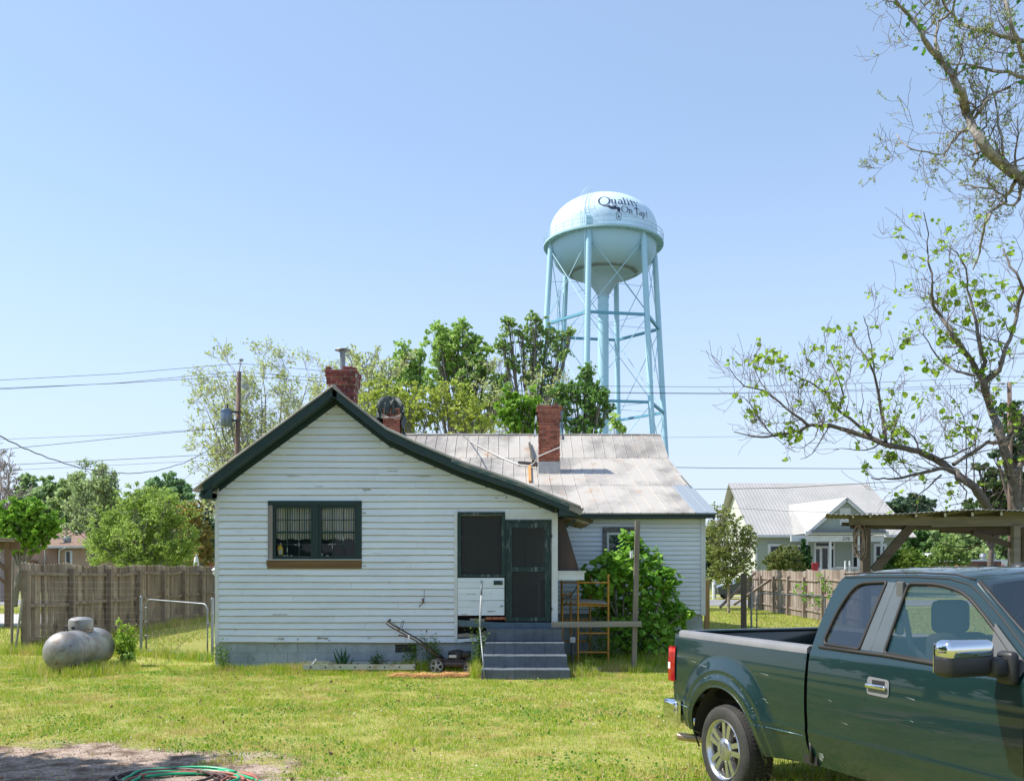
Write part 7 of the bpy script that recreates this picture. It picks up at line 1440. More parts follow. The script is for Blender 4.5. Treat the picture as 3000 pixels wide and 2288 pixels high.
# ================================================================ PROPANE TANK, HOSE
t = thing('propane_tank', 'weathered silver propane tank lying in the grass on the left', 'propane tank', (-8.75, 19.0, 0))
m_prop = M('chalky_silver_paint', (.34, .345, .35), .5, .4, col2=(.20, .185, .17), scale=2.2, lo=.4, hi=.65, bmp=.25, bscale=14, col3=(.20, .12, .08), scale3=7, lo3=.56, hi3=.66)
mb = MB(); rr_ = .40; prof_ = [(rr_*math.sin(a), -.68-.30*math.cos(a)) for a in np.linspace(0.02, PI/2, 10)]; prof_ += [(r_, -h_) for r_, h_ in reversed(prof_)]; mb.lathe(prof_, (-8.75, 19.02, .43), 48, 'Y'); obj('tank', mb, m_prop, t, smooth=True)
for h_ in (-.66, .66): mb = MB(); mb.lathe([(.401, -.012), (.4045, -.006), (.4045, .006), (.401, .012)], (-8.75, 19.02+h_, .43), 48, 'Y', True); obj('weld_seam', mb, m_prop, t, smooth=True)
mb = MB(); mb.lathe([(.235, .0), (.235, .22), (.225, .25), (.17, .285), (.1, .30), (0, .305)], (-8.75, 19.05, .78), 36); mb.lathe([(.24, .05), (.245, .05), (.245, .065), (.24, .065)], (-8.75, 19.05, .78), 36, close=True); obj('dome_lid', mb, m_prop, t, smooth=35)
for y_ in (18.4, 19.65):
    for s in (-.22, .22): mb = MB(); mb.rbox((-8.75+s, y_, .06), (.06, .14, .16), .01); obj('foot', mb, m_galv, t)
mb = MB(); mb.tube([(-8.80, 18.52, .80), (-8.84, 18.5, .87), (-8.80, 18.48, .90), (-8.75, 18.5, .86), (-8.78, 18.52, .80)], .012, 6); mb.tube([(-8.72, 18.6, .83), (-8.66, 18.5, .70), (-8.62, 18.44, .66)], .01, 5); mb.tube([(-8.96, 18.9, .82), (-9.0, 18.92, .9), (-8.93, 18.95, .93)], .012, 5); obj('lifting_lug', mb, m_cable, t)
mb = MB(); mb.lathe([(0, 0), (.03, 0), (.03, .05), (0, .06)], (-8.80, 18.80, .85), 10); obj('lid_latch', mb, m_cable, t)
def hosecoil(name, label, cx_, cy_, loops, r, mat, seed, tail=None, rad=.0145):
    rg = random.Random(seed); pts = []
    N = int(loops*26)
    for i in range(N):
        a = -i*2*PI/26+rg.uniform(0, .02)+2.6; k = i//26; rr2 = r*(1+.10*math.sin(k*2.1+seed)+.05*math.sin(a*2+k)); pts.append((cx_+rr2*1.15*math.cos(a)+.04*math.sin(k*1.7), cy_+rr2*.85*math.sin(a)+.05*math.cos(k*2.3), .014+.012*(k % 4)+.004*math.sin(i)))
    if tail: pts += [tuple(p) for p in tail]
    sm = []; P_ = [Vector(p) for p in pts]
    for a, b_ in zip(P_, P_[1:]):
        sm += [a.lerp(b_, f) for f in (0, .5)]
    sm = [sm[0]]+[(sm[i-1]+sm[i]*2+sm[i+1])/4 for i in range(1, len(sm)-1)]+[sm[-1]]
    V, F = tubes_np([(sm, [rad]*len(sm))], 8); tag(npmesh(name, V, F, mat, None, True), label, 'hose', 'garden hoses coiled on the dirt')
hosecoil('garden_hose', 'bright green garden hose coiled on the bare dirt', -3.15, 8.98, 3.4, .46, M('green_hose', (.01, .36, .16), .35), 2, [(-3.0, 9.40, .04), (-2.75, 9.28, .03), (-2.45, 9.0, .02), (-2.1, 8.6, .02), (-1.6, 8.4, .015)])
hosecoil('garden_hose', 'dark brown garden hose under the green coil', -3.3, 8.98, 4.2, .44, M('brown_hose', (.07, .035, .03), .5), 5)
hosecoil('garden_hose', 'reddish terracotta garden hose beneath the green coil', -3.1, 8.92, 2.6, .52, M('red_hose', (.42, .12, .07), .5, col2=(.25, .09, .06), scale=6), 7, [(-2.8, 9.2, .03), (-2.5, 8.95, .02), (-2.2, 8.7, .015)])
# ================================================================ THE PICKUP  (local frame: x forward, y inward from the near side, z up)
truck = thing('pickup_truck', 'dark green extended cab pickup truck parked at the right', 'pickup truck', (1.916, 8.51, 0), 0, None, True)
truck.rotation_euler = (0, 0, math.atan2(-.9426, .3338))
m_paint, nd, lk, b = newmat('dark_green_metallic')
pc = mixn(nd, lk, ramp(nd, lk, noise(nd, lk, 1.5, 5, .7), .4, .7), (.0006, .020, .022), (.001, .023, .025))
sc_ = noise(nd, lk, 5, 8, .8, (1, 1, 14)); pc = mixn(nd, lk, ramp(nd, lk, sc_, .70, .735), pc, (.16, .22, .21))
lk.new(pc, b.inputs['Base Color']); b.inputs['Metallic'].default_value = .15; b.inputs['Roughness'].default_value = .38
b.inputs['Coat Weight'].default_value = 1; b.inputs['Coat Roughness'].default_value = .05
dust = ramp(nd, lk, noise(nd, lk, 6, 6, .75), .3, .8); mr = nd.new('ShaderNodeMapRange'); lk.new(dust, mr.inputs[0]); mr.inputs[3].default_value = .01; mr.inputs[4].default_value = .05; lk.new(mr.outputs[0], b.inputs['Coat Roughness'])
m_chrome = M('chrome', (.75, .76, .78), .06, 1.0); m_alu = M('polished_alloy', (.60, .60, .61), .22, .9, col2=(.5, .5, .5), scale=5)
m_plast = M('black_plastic', (.022, .022, .024), .45); m_rub = M('rubber_seal', (.018, .016, .016), .6); m_tyre = M('tyre_rubber', (.022, .022, .022), .75, col2=(.04, .038, .035), scale=8)
m_grey = M('grey_rail_plastic', (.16, .165, .175), .55, col2=(.20, .20, .21), scale=4); m_pil = M('chalky_grey_pillar', (.085, .105, .125), .5, col2=(.065, .085, .10), scale=3)
m_tint = glassmat('tinted_rear_glass', (.012, .02, .032), .10, .03); m_gl = glassmat('door_glass', (.015, .05, .065), .38, .02); m_seat = M('grey_seat_cloth', (.09, .095, .095), .9)
def sst(a, b_, x): t_ = max(0., min(1., (x-a)/(b_-a))); return t_*t_*(3-2*t_)
def wf(t_, z):
    """inward offset of the body side at station t_, height z"""
    if z < .715: w = .012+.06*((.715-z)/.22)**1.3
    elif z < 1.42: w = .0+.030*((z-1.02)/.40)**2-.006*math.exp(-((z-.76)/.03)**2)
    else: w = .030+.19*((z-1.42)/.55)**1.05
    if z > 1.36 and t_ > 1.2: w += .012*sst(1.36, 1.42, z)
    for cx_ in (0.0, 3.67):
        r = math.hypot(t_-cx_, (z-.41))
        kf = 1 if cx_ == 0 else sst(3.215, 3.34, t_)
        w -= kf*.05*(1-sst(.66, .86, r))*(1-sst(1.18, 1.32, z))
        if r < .66 and r > .5: w -= kf*.016*sst(.52, .66, r)*(1-sst(.62, .66, r))
        if .64 < r < .72: w += kf*.010*math.sin(PI*(r-.64)/.08)**2
    if t_ < -.915: w += .035*((-.915-t_)/.03)**2
    if t_ > 4.1: w += .35*((t_-4.1)/.75)**2
    return w
def sidepanel(name, outer, mat, parent, holes=(), grid=.022, f=wf, off=0.0, far=False, rim=.02, spacing=.02):
    def densify(pl):
        o = []
        for a, b_ in zip(pl, pl[1:]+pl[:1]):
            n = max(1, int(math.hypot(b_[0]-a[0], b_[1]-a[1])/spacing)); o += [(a[0]+(b_[0]-a[0])*i/n, a[1]+(b_[1]-a[1])*i/n) for i in range(n)]
        return o
    loops = [densify(list(outer))]+[densify(list(h)) for h in holes]
    pts, edges = [], []
    for l in loops: s0 = len(pts); pts += l; edges += [(s0+i, s0+(i+1) % len(l)) for i in range(len(l))]
    def inside(p, pl):
        c = False; j = len(pl)-1
        for i in range(len(pl)):
            if (pl[i][1] > p[1]) != (pl[j][1] > p[1]) and p[0] < (pl[j][0]-pl[i][0])*(p[1]-pl[i][1])/(pl[j][1]-pl[i][1])+pl[i][0]: c = not c
            j = i
        return c
    B_ = np.array(pts); ts = np.arange(B_[:, 0].min(), B_[:, 0].max(), grid); zs = np.arange(B_[:, 1].min(), B_[:, 1].max(), grid)
    for i, a in enumerate(ts):
        for c in zs:
            q = (a, c+(grid/2 if i % 2 else 0))
            if inside(q, loops[0]) and not any(inside(q, h) for h in loops[1:]) and np.min((B_[:, 0]-q[0])**2+(B_[:, 1]-q[1])**2) > (grid*.5)**2: pts.append(q)
    vo, eo, fo, *_ = delaunay_2d_cdt([Vector(p) for p in pts], edges, [], 0, 1e-6)
    fs = []
    for fc in fo:
        c = sum((vo[i] for i in fc), Vector((0, 0)))/len(fc)
        if inside(c, loops[0]) and not any(inside(c, h) for h in loops[1:]): fs.append(tuple(fc))
    vs, ns = [], []
    for v in vo:
        w = f(v[0], v[1])+off; e = .004; gx = (f(v[0]+e, v[1])-f(v[0]-e, v[1]))/(2*e); gz = (f(v[0], v[1]+e)-f(v[0], v[1]-e))/(2*e)
        n_ = Vector((gx, -1, gz)).normalized()
        if far: vs.append((v[0], 2-w, v[1])); ns.append((n_.x, -n_.y, n_.z))
        else: vs.append((v[0], w, v[1])); ns.append(tuple(n_))
    me = bpy.data.meshes.new(name); c0 = np.array(vs).mean(axis=0); c0[2] = np.array(vs)[:, 2].min()
    ff = []
    for fc in fs:
        a, b_, c = (Vector(vs[i]) for i in fc[:3]); n_ = (b_-a).cross(c-a)
        ff.append(fc if n_.dot(Vector(ns[fc[0]])) > 0 else tuple(reversed(fc)))
    me.from_pydata([tuple(np.array(v)-c0) for v in vs], [], ff); me.shade_smooth(); me.normals_split_custom_set_from_vertices(ns)
    return finish(me, name, mat, parent, True, True, Vector(c0), None)
def tobj(nm, mb, m_, parent=None, smooth=False): return obj(nm, mb, m_, parent or truck, smooth, True)
def arc(cx_, cz_, r, a0, a1, n=16): return [(cx_+r*math.cos(R(a0+(a1-a0)*i/n)), cz_+r*math.sin(R(a0+(a1-a0)*i/n))) for i in range(n+1)]
def curve(pts, n=6):
    """closed Catmull-Rom through pts"""
    o = []; m_ = len(pts)
    for i in range(m_):
        p0, p1, p2, p3 = (np.array(pts[(i+k-1) % m_]) for k in range(4))
        for j in range(n): t_ = j/n; o.append(tuple(.5*((2*p1)+(-p0+p2)*t_+(2*p0-5*p1+4*p2-p3)*t_*t_+(-p0+3*p1-3*p2+p3)*t_**3)))
    return o
def roundpoly(pts, r=.05, n=5):
    o = []; m_ = len(pts)
    for i in range(m_):
        p = np.array(pts[i]); a = np.array(pts[i-1])-p; c = np.array(pts[(i+1) % m_])-p; rr2 = min(r if not isinstance(r, (list, tuple)) else r[i], .45*np.linalg.norm(a), .45*np.linalg.norm(c)); a = a/np.linalg.norm(a)*rr2; c = c/np.linalg.norm(c)*rr2
        for j in range(n+1): t_ = j/n; o.append(tuple(p+a*(1-t_)**2+c*t_**2))
    return o
RA = .565
bed = [(-.945, 1.40), (-.945, 1.25), (-.925, .95), (-.905, .72), (-.83, .52), (-.40, .475)]+[q for q in arc(0, .41, RA, 172.5, 7, 26)]+[(.62, .455), (1.10, .49), (1.185, .50), (1.165, .72), (1.165, 1.15), (1.175, 1.40)]
for far in (False, True):
    sidepanel('bed_side', bed, m_paint, truck, far=far)
    cab_front_lower = [(3.212, .50), (3.205, .72), (3.21, 1.28), (3.26, 1.36)]
    cab = [(1.215, .50), (1.20, .72), (1.205, 1.40), (1.225, 1.60), (1.26, 1.80), (1.31, 1.94), (1.36, 1.985), (1.6, 1.995), (2.1, 2.0), (2.45, 1.99), (2.62, 1.955), (2.74, 1.895), (2.95, 1.75), (3.15, 1.60), (3.36, 1.43), (3.30, 1.38), (3.215, 1.28), (3.205, .72), (3.212, .50)]
    rwin = roundpoly([(1.325, 1.46), (1.40, 1.74), (1.52, 1.93), (1.835, 1.945), (1.745, 1.45)], [.06, .1, .10, .02, .02])
    fwin = roundpoly([(2.005, 1.445), (2.055, 1.935), (2.33, 1.935), (2.58, 1.885), (2.86, 1.69), (3.12, 1.47), (3.02, 1.40), (2.45, 1.425)], [.03, .04, .1, .15, .2, .03, .04, .05])
    mid = roundpoly([(1.748, 1.455), (1.838, 1.943), (2.05, 1.936), (2.0, 1.45)], .008)
    cabp = sidepanel('cab_side', cab, m_paint, truck, [rwin, fwin, mid], far=far)
    sidepanel('pillar_cover', roundpoly([(1.745, 1.45), (1.836, 1.945), (2.053, 1.938), (2.003, 1.447)], .005), m_pil, truck, off=-.001, far=far)
    sidepanel('rear_side_window', rwin, m_tint, truck, off=.008, far=far)
    sidepanel('front_side_window', fwin, m_gl, truck, off=.010, far=far)
    fend = [(3.218, .50), (3.21, .72), (3.222, 1.28), (3.37, 1.42), (3.5, 1.40), (4.2, 1.28), (4.62, 1.18), (4.66, .9), (4.66, .62), (4.22, .5)]+arc(3.67, .41, RA, 7, 172.5, 26)
    sidepanel('front_fender', fend, m_paint, truck, far=far)
def line_on(pl, r, m_, nm, off=-.001, closed=True, parent=None, far=False):
    mb = MB(); pts = [(a, (wf(a, c)+off) if not far else 2-(wf(a, c)+off), c) for a, c in pl]
    if closed: pts.append(pts[0])
    mb.tube(pts, r, 6); return tobj(nm, mb, m_, parent, True)
def scale_poly(pl, k):
    c = np.mean(np.array(pl), axis=0); return [tuple(c+(np.array(p)-c)*k) for p in pl]
for far in (False, True):
    line_on(rwin, .014, m_rub, 'window_seal', far=far); line_on(fwin, .013, m_rub, 'window_seal', far=far)
    line_on([(1.30, 1.435), (1.745, 1.43), (2.0, 1.43), (2.45, 1.415), (2.75, 1.40)], .016, m_rub, 'belt_seal', closed=False, far=far)
# second, inner frame line of the door and panel gaps
gap = [[(1.85, .50), (1.84, .72), (1.855, 1.1), (1.865, 1.42), (1.90, 1.70), (1.935, 1.965)], [(3.207, .50), (3.20, .72), (3.21, 1.28), (3.20, 1.34)]]
for gl_ in gap: line_on(gl_, .0035, m_rub, 'panel_gap', off=.0005, closed=False)
line_on([(1.37, 1.972), (1.6, 1.978), (2.1, 1.982), (2.42, 1.972), (2.60, 1.935), (2.72, 1.872), (2.93, 1.728), (3.13, 1.575), (3.25, 1.475)], .006, m_rub, 'door_top_gap', off=-.0, closed=False)
line_on([(1.345, 2.0), (1.6, 2.008), (2.1, 2.012), (2.46, 2.002), (2.64, 1.968)], .007, m_rub, 'drip_moulding', off=.0, closed=False)
line_on([(-.895, .712), (-.57, .712)], .004, M('light_edge', (.10, .16, .17), .3, .4), 'crease', off=.004, closed=False)
line_on([(.60, .716), (1.16, .718)], .004, bpy.data.materials['light_edge'], 'crease', off=.004, closed=False); line_on([(1.20, .718), (3.2, .722)], .004, bpy.data.materials['light_edge'], 'crease', off=.004, closed=False)
# crumpled dent and scrapes at the lower bed/cab gap
mb = MB(); rg = random.Random(9)
for k in range(9): mb.add([(1.24+.01*k, wf(1.3, .60)-.004, .665-.012*k), (1.42-.012*k+rg.uniform(-.02, .02), wf(1.3, .60)-.005, .66-.012*k), (1.36, wf(1.3, .6)-.004, .654-.012*k)], [(0, 1, 2)])
tobj('scrape', mb, M('bare_scrape', (.42, .44, .44), .5))
mb = MB()
for k in range(9):
    a = R(rg.uniform(30, 130)); rr2 = rg.uniform(.655, .69); x, z = rr2*math.cos(a), .41+rr2*math.sin(a); mb.rbox((x, wf(x, z)-.001, z), (rg.uniform(.006, .018), .003, rg.uniform(.003, .007)), .001, 1)
for x, z, l in ((-.6, 1.16, .12), (-.45, 1.14, .2), (.55, 1.16, .14), (.6, .95, .06), (.64, .93, .05), (1.45, 1.05, .05), (2.3, 1.02, .04), (-.87, .80, .03), (-.86, .78, .04), (-.7, .76, .07), (1.6, .9, .08), (2.25, 1.17, .10)):
    mb.add([(x, wf(x, z)-.0015, z), (x+l, wf(x+l, z-.01)-.0015, z-.012), (x+l*.9, wf(x+l, z)-.0015, z-.007)], [(0, 1, 2)])
tobj('scratches', mb, M('pale_scratch', (.30, .33, .33), .6))
mb = MB()
for k in range(3): mb.tube([(1.20-.006*k, wf(1.2, .62)+.012*k, .70), (1.225-.01*k, .02+.012*k, .62), (1.215, .035, .52)], .012, 6)
tobj('dented_edge', mb, m_plast, smooth=True)
# bed: rails, inner walls, floor, tailgate
for yy in (0, 1):
    mb = MB(); s = 1 if yy == 0 else -1; o_ = 0 if yy == 0 else 2
    sec = [(.022, 1.372), (.026, 1.415), (.05, 1.432), (.13, 1.432), (.145, 1.40), (.13, 1.385)]
    st_ = [(-.94, .10), (-.90, .03), (-.84, .0), (0, 0), (.6, 0), (1.17, 0)]; vs = []
    for tt, dd_ in st_:
        for w_, z_ in sec: vs.append((tt, o_+s*(w_+dd_*(1 if w_ < .1 else .2)), z_-.012*(1 if tt < -.93 else 0)))
    n = len(sec); mb.add(vs, [(i*n+k, i*n+(k+1) % n, (i+1)*n+(k+1) % n, (i+1)*n+k) for i in range(len(st_)-1) for k in range(n)]+[tuple(range(n)), tuple((len(st_)-1)*n+k for k in range(n))])
    tobj('bed_rail', mb, m_grey, smooth=50)
m_liner = M('black_bed_liner', (.010, .011, .013), .85, spec=.15)
mb = MB(); mb.b2((-.85, .13, .85), (1.17, .16, 1.40)); mb.b2((-.85, 1.84, .85), (1.17, 1.87, 1.40)); mb.b2((-.85, .16, .83), (1.17, 1.84, .86)); mb.b2((1.14, .16, .86), (1.17, 1.84, 1.42))
for k in range(26): mb.b2((-.8+k*.075, 1.825, .9), (-.77+k*.075, 1.84, 1.36))
tobj('bed_liner', mb, m_liner)
mb = MB(); mb.rbox((-.93, 1.0, 1.10), (.05, 1.52, .62), .02); mb.rbox((-.90, 1.0, 1.415), (.09, 1.56, .03), .012); tg = tobj('tailgate', mb, m_paint, smooth=40)
mb = MB(); mb.rbox((-.96, 1.0, 1.2), (.02, .3, .08), .008); tobj('handle', mb, m_plast, tg)
for s in (0, 1):
    yy = .21 if s == 0 else 1.79
    mb = MB(); mb.rbox((-.925, yy, 1.09), (.04, .10, .66), .015); tobj('corner_post', mb, m_paint, smooth=40)
# tail lights wrapping the corner
m_red = M('red_lens', (.33, .008, .010), .12, coat=1.0); m_lens = M('white_lens', (.75, .75, .73), .15, coat=1.0)
def lamp(z0, z1, m_, nm, t1=-.875, par=None, grow=0.0, s=0):
    mb = MB(); nn = 12; vs = []; hz = 10
    for j in range(hz+1):
        z = z0+(z1-z0)*j/hz; rnd = .0
        e = min(j, hz-j)/hz
        for i in range(nn+1):
            f_ = i/nn
            if f_ < .5: tt = t1-(t1+.955)*(f_/.5)*-1 if False else t1+(-.95-t1)*(f_/.5); ww = wf(max(tt, -.92), z)-.012-.02*min(1, (t1-tt)/.04)-grow
            else: tt = -.965-grow; ww = wf(-.92, z)-.032+(f_-.5)/.5*.15
            vs.append((tt, ww if s == 0 else 2-ww, z))
    mb.add(vs, [(j*(nn+1)+i, j*(nn+1)+i+1, (j+1)*(nn+1)+i+1, (j+1)*(nn+1)+i) for j in range(hz) for i in range(nn)]); return tobj(nm, mb, m_, par, 50)
for s in (0, 1):
    tl = lamp(1.275, .93, m_red, 'tail_light', -.868, s=s); lamp(1.115, 1.05, m_lens, 'reverse_lens', -.89, tl, .003, s=s); lamp(1.255, 1.215, M('light_red', (.65, .06, .05), .15, coat=1) if s == 0 else bpy.data.materials['light_red'], 'upper_lens', -.872, tl, .002, s=s)
# bumper, exhaust
mb = MB(); vs = []; sec = [(-1.06, .74), (-1.10, .70), (-1.10, .58), (-1.05, .50), (-.97, .50), (-.97, .74)]
ys2 = [(-.0, .20), (.05, .10), (.16, .03), (.4, 0), (1.6, 0), (1.84, .03), (1.95, .10), (2.0, .20)]
for y_, sh in ys2:
    for tt, z in sec: vs.append((tt+sh, y_, z))
mb.rbox((-.975, .06, .622), (.27, .16, .23), .04, 4); mb.rbox((-.975, 1.94, .622), (.27, .16, .23), .04, 4)
n = len(sec); mb.add(vs, [(i*n+k, i*n+(k+1) % n, (i+1)*n+(k+1) % n, (i+1)*n+k) for i in range(len(ys2)-1) for k in range(n)]+[tuple(range(n)), tuple((len(ys2)-1)*n+k for k in range(n))]); bp_ = tobj('rear_bumper', mb, m_chrome, smooth=35)
mb = MB(); mb.b2((-1.06, .1, .742), (-.93, 1.9, .755)); tobj('bumper_pad', mb, m_plast, bp_)
mb = MB(); mb.tube([(-.99, .11, .355), (-.6, .26, .37), (-.2, .45, .40)], .040, 16, False); mb.tube([(-.985, .112, .355), (-.6, .262, .37)], .034, 16, False); tobj('exhaust_pipe', mb, M('heat_stained_steel', (.42, .33, .27), .35, .8), smooth=40)
# roof, windshield, hood, back glass
def sheet(nm, rows, m_, smooth=True):
    mb = MB(); n = len(rows[0]); vs = [v for r_ in rows for v in r_]; mb.add(vs, [(j*n+i, j*n+i+1, (j+1)*n+i+1, (j+1)*n+i) for j in range(len(rows)-1) for i in range(n-1)]); return tobj(nm, mb, m_, None, smooth)
def rz(t_): return 1.985+ (.0 if t_ < 2.3 else -.10*((t_-2.3)/.45)**2)-(.05*((1.55-t_)/.25)**2 if t_ < 1.55 else 0)
def roofrow(t_):
    w0 = wf(2.0, 1.99)+.0; o = []
    for i in range(17):
        f_ = i/16; w = w0+(2-2*w0)*f_; o.append((t_+(.10*math.sin(PI*f_) if t_ > 2.4 else -.03*math.sin(PI*f_) if t_ < 1.4 else 0), w, rz(t_)+.075*(1-(2*f_-1)**2)**.7))
    return o
roof_ = sheet('roof', [roofrow(x) for x in (1.34, 1.38, 1.45, 1.55, 1.7, 1.9, 2.1, 2.3, 2.42, 2.52, 2.62, 2.68)], m_paint)
mb = MB(); mb.lathe([(.075, 0), (.065, .018), (.03, .028), (0, .03)], (2.30, 1.0, 2.055), 20); tobj('roof_puck', mb, m_plast, roof_, smooth=True)
def wsrow(f_):
    t_ = 2.67+(3.42-2.67)*f_; z_ = 1.95-(1.95-1.42)*f_-.02*math.sin(PI*f_); w0 = .235-.14*f_; return [(t_+.16*math.sin(PI*i/12)*(.6+.6*f_), w0+(2-2*w0)*i/12, z_+(.06*math.sin(PI*i/12))*(1-.6*f_)) for i in range(13)]
sheet('windshield', [wsrow(k/8) for k in range(9)], glassmat('windshield_glass', (.02, .035, .05), .35, .02))
for s in (0, 1):
    mb = MB(); pts = [wsrow(k/8)[0 if s == 0 else 12] for k in range(9)]; mb.tube([(p[0]+.0, p[1]-.0, p[2]+.005) for p in pts], .017, 6); tobj('pillar_seal', mb, m_rub, smooth=True)
    mb = MB(); o_ = -1 if s == 0 else 1; vs = []
    pa = [(2.66, 1.962), (2.75, 1.90), (2.96, 1.755), (3.16, 1.605), (3.38, 1.44)]
    for (a, c), k in zip(pa, (0, 1, 3, 5, 8)):
        q = wsrow([0, .12, .38, .64, 1][pa.index((a, c))])[0]; w = wf(a, c-.03)
        for y_ , z_, x_ in ((w, c-.02, a), ((w+q[1])/2, (c+q[2])/2+.006, (a+q[0])/2), (q[1], q[2], q[0])): vs.append((x_, y_ if s == 0 else 2-y_, z_))
    mb.add(vs, [(i*3+k, i*3+k+1, i*3+k+4, i*3+k+3) for i in range(4) for k in range(2)]); tobj('a_pillar', mb, m_paint, smooth=True)
hood = []
for t_, z_ in ((3.30, 1.40), (3.45, 1.43), (3.9, 1.40), (4.3, 1.34), (4.6, 1.24), (4.72, 1.10)):
    hood.append([(t_+.12*math.sin(PI*i/14), wf(min(t_, 4.3), 1.3)+.02+(1.96-2*wf(min(t_, 4.3), 1.3))*i/14, z_+.05*math.sin(PI*i/14)+.02*(math.sin(PI*2*i/14))**2) for i in range(15)])
sheet('hood', hood, m_paint)
mb = MB(); mb.rbox((4.72, 1.0, .95), (.12, 1.5, .32), .03); tobj('grille', mb, m_chrome, smooth=40); mb = MB(); mb.rbox((4.82, 1.0, .62), (.18, 1.94, .26), .06, 3); tobj('front_bumper', mb, m_chrome, smooth=40)
for yy in (.22, 1.78): mb = MB(); mb.rbox((4.66, yy, 1.0), (.14, .34, .3), .04, 3); tobj('headlight', mb, m_lens, smooth=40)
def bgrow(f_): z_ = 1.93-.47*f_; return [(1.30-.075*f_-.02*math.sin(PI*i/8), .24-.10*f_+(2-2*(.24-.10*f_))*i/8, z_) for i in range(9)]
sheet('back_window', [bgrow(k/3) for k in range(4)], glassmat('back_glass', (.04, .07, .08), .75, .02))
mb = MB(); mb.b2((1.20, .06, .55), (1.24, 1.94, 1.46)); mb.b2((1.31, .27, 1.93), (1.36, 1.73, 1.97)); tobj('cab_back', mb, m_paint)
# interior
mb = MB(); mb.b2((1.25, .12, .55), (3.3, 1.88, .60)); mb.rbox((3.2, 1.0, 1.22), (.4, 1.75, .35), .08, 3); mb.b2((1.3, .07, .6), (3.1, .10, 1.38)); mb.b2((1.3, 1.9, .6), (3.1, 1.93, 1.38)); tobj('cabin_lining', mb, M('dark_cabin', (.06, .06, .062), .8))
for k, yy in enumerate((.55, 1.45)):
    mb = MB(); mb.rbox((2.45, yy, .95), (.5, .5, .18), .06, 3); mb.rbox((2.17, yy, 1.28), (.17, .5, .62), .07, 3); st_ = tobj('seat', mb, m_seat, smooth=50)
    mb = MB(); mb.rbox((2.10, yy, 1.70), (.12, .30, .24), .055, 3); mb.tube([(2.12, yy-.07, 1.5), (2.1, yy-.07, 1.66)], .008, 6); mb.tube([(2.12, yy+.07, 1.5), (2.1, yy+.07, 1.66)], .008, 6); tobj('headrest', mb, m_seat, st_, smooth=50)
mb = MB(); mb.rbox((1.45, 1.0, 1.2), (.2, 1.5, .6), .06, 3); mb.rbox((1.62, 1.0, .85), (.45, 1.5, .2), .06, 3); tobj('rear_bench', mb, m_seat, smooth=50)
mb = MB(); mb.tube([(2.03, .20, 1.75), (2.05, .24, 1.5), (2.2, .4, 1.25)], .022, 5); mb.rbox((2.02, .17, 1.62), (.06, .05, .1), .02); tobj('seat_belt', mb, M('pale_belt', (.3, .31, .31), .8))
mb = MB(); mb.lathe([(.19, 0), (.205, .012), (.19, .024), (.175, .012)], (2.92, 1.45, 1.38), 28, 'X', True); tobj('steering_wheel', mb, m_plast, smooth=True)
mb = MB(); mb.rbox((2.0, .20, 1.80), (.07, .03, .3), .01); tobj('inner_pillar', mb, m_seat)
mb = MB(); mb.rbox((2.66, 1.0, 1.87), (.03, .24, .07), .015); tobj('rear_view_mirror', mb, m_plast)
# handle, mirror
hp = roundpoly([(1.885, 1.145), (1.885, 1.272), (2.105, 1.265), (2.105, 1.14)], .03)
sidepanel('handle_bezel', hp, m_grey, truck, off=-.006); dh = truck.children[-1]
mb = MB(); mb.rbox((2.0, wf(2, 1.25)-.006, 1.237), (.13, .01, .032), .01); tobj('handle_recess', mb, m_plast)
mb = MB(); mb.rbox((1.99, wf(2, 1.21)-.025, 1.208), (.20, .022, .034), .011, 3); tobj('door_handle', mb, m_chrome, smooth=50)
sail = roundpoly([(2.89, 1.705), (2.93, 1.40), (3.05, 1.365), (3.15, 1.37), (3.20, 1.47), (3.08, 1.56)], [.01, .03, .03, .05, .05, .05])
sidepanel('mirror_sail', sail, M('sail_plastic', (.10, .105, .11), .5), truck, off=-.012)
MX = 3.03
mb = MB(); mb.rbox((MX, -.26, 1.475), (.14, .37, .15), .045, 4); mr_ = tobj('side_mirror', mb, m_plast, smooth=60)
mb = MB(); mb.rbox((MX+.006, -.265, 1.56), (.146, .365, .125), .05, 4); tobj('chrome_cap', mb, m_chrome, mr_, smooth=60)
mb = MB(); mb.b2((MX-.077, -.42, 1.42), (MX-.073, -.10, 1.60)); tobj('mirror_glass', mb, m_chrome, mr_)
mb = MB(); mb.rbox((MX+.05, -.055, 1.455), (.11, .15, .12), .03, 3); mb.rbox((MX+.07, .0, 1.45), (.13, .07, .2), .03, 3); tobj('mirror_arm', mb, m_plast, mr_, smooth=60)
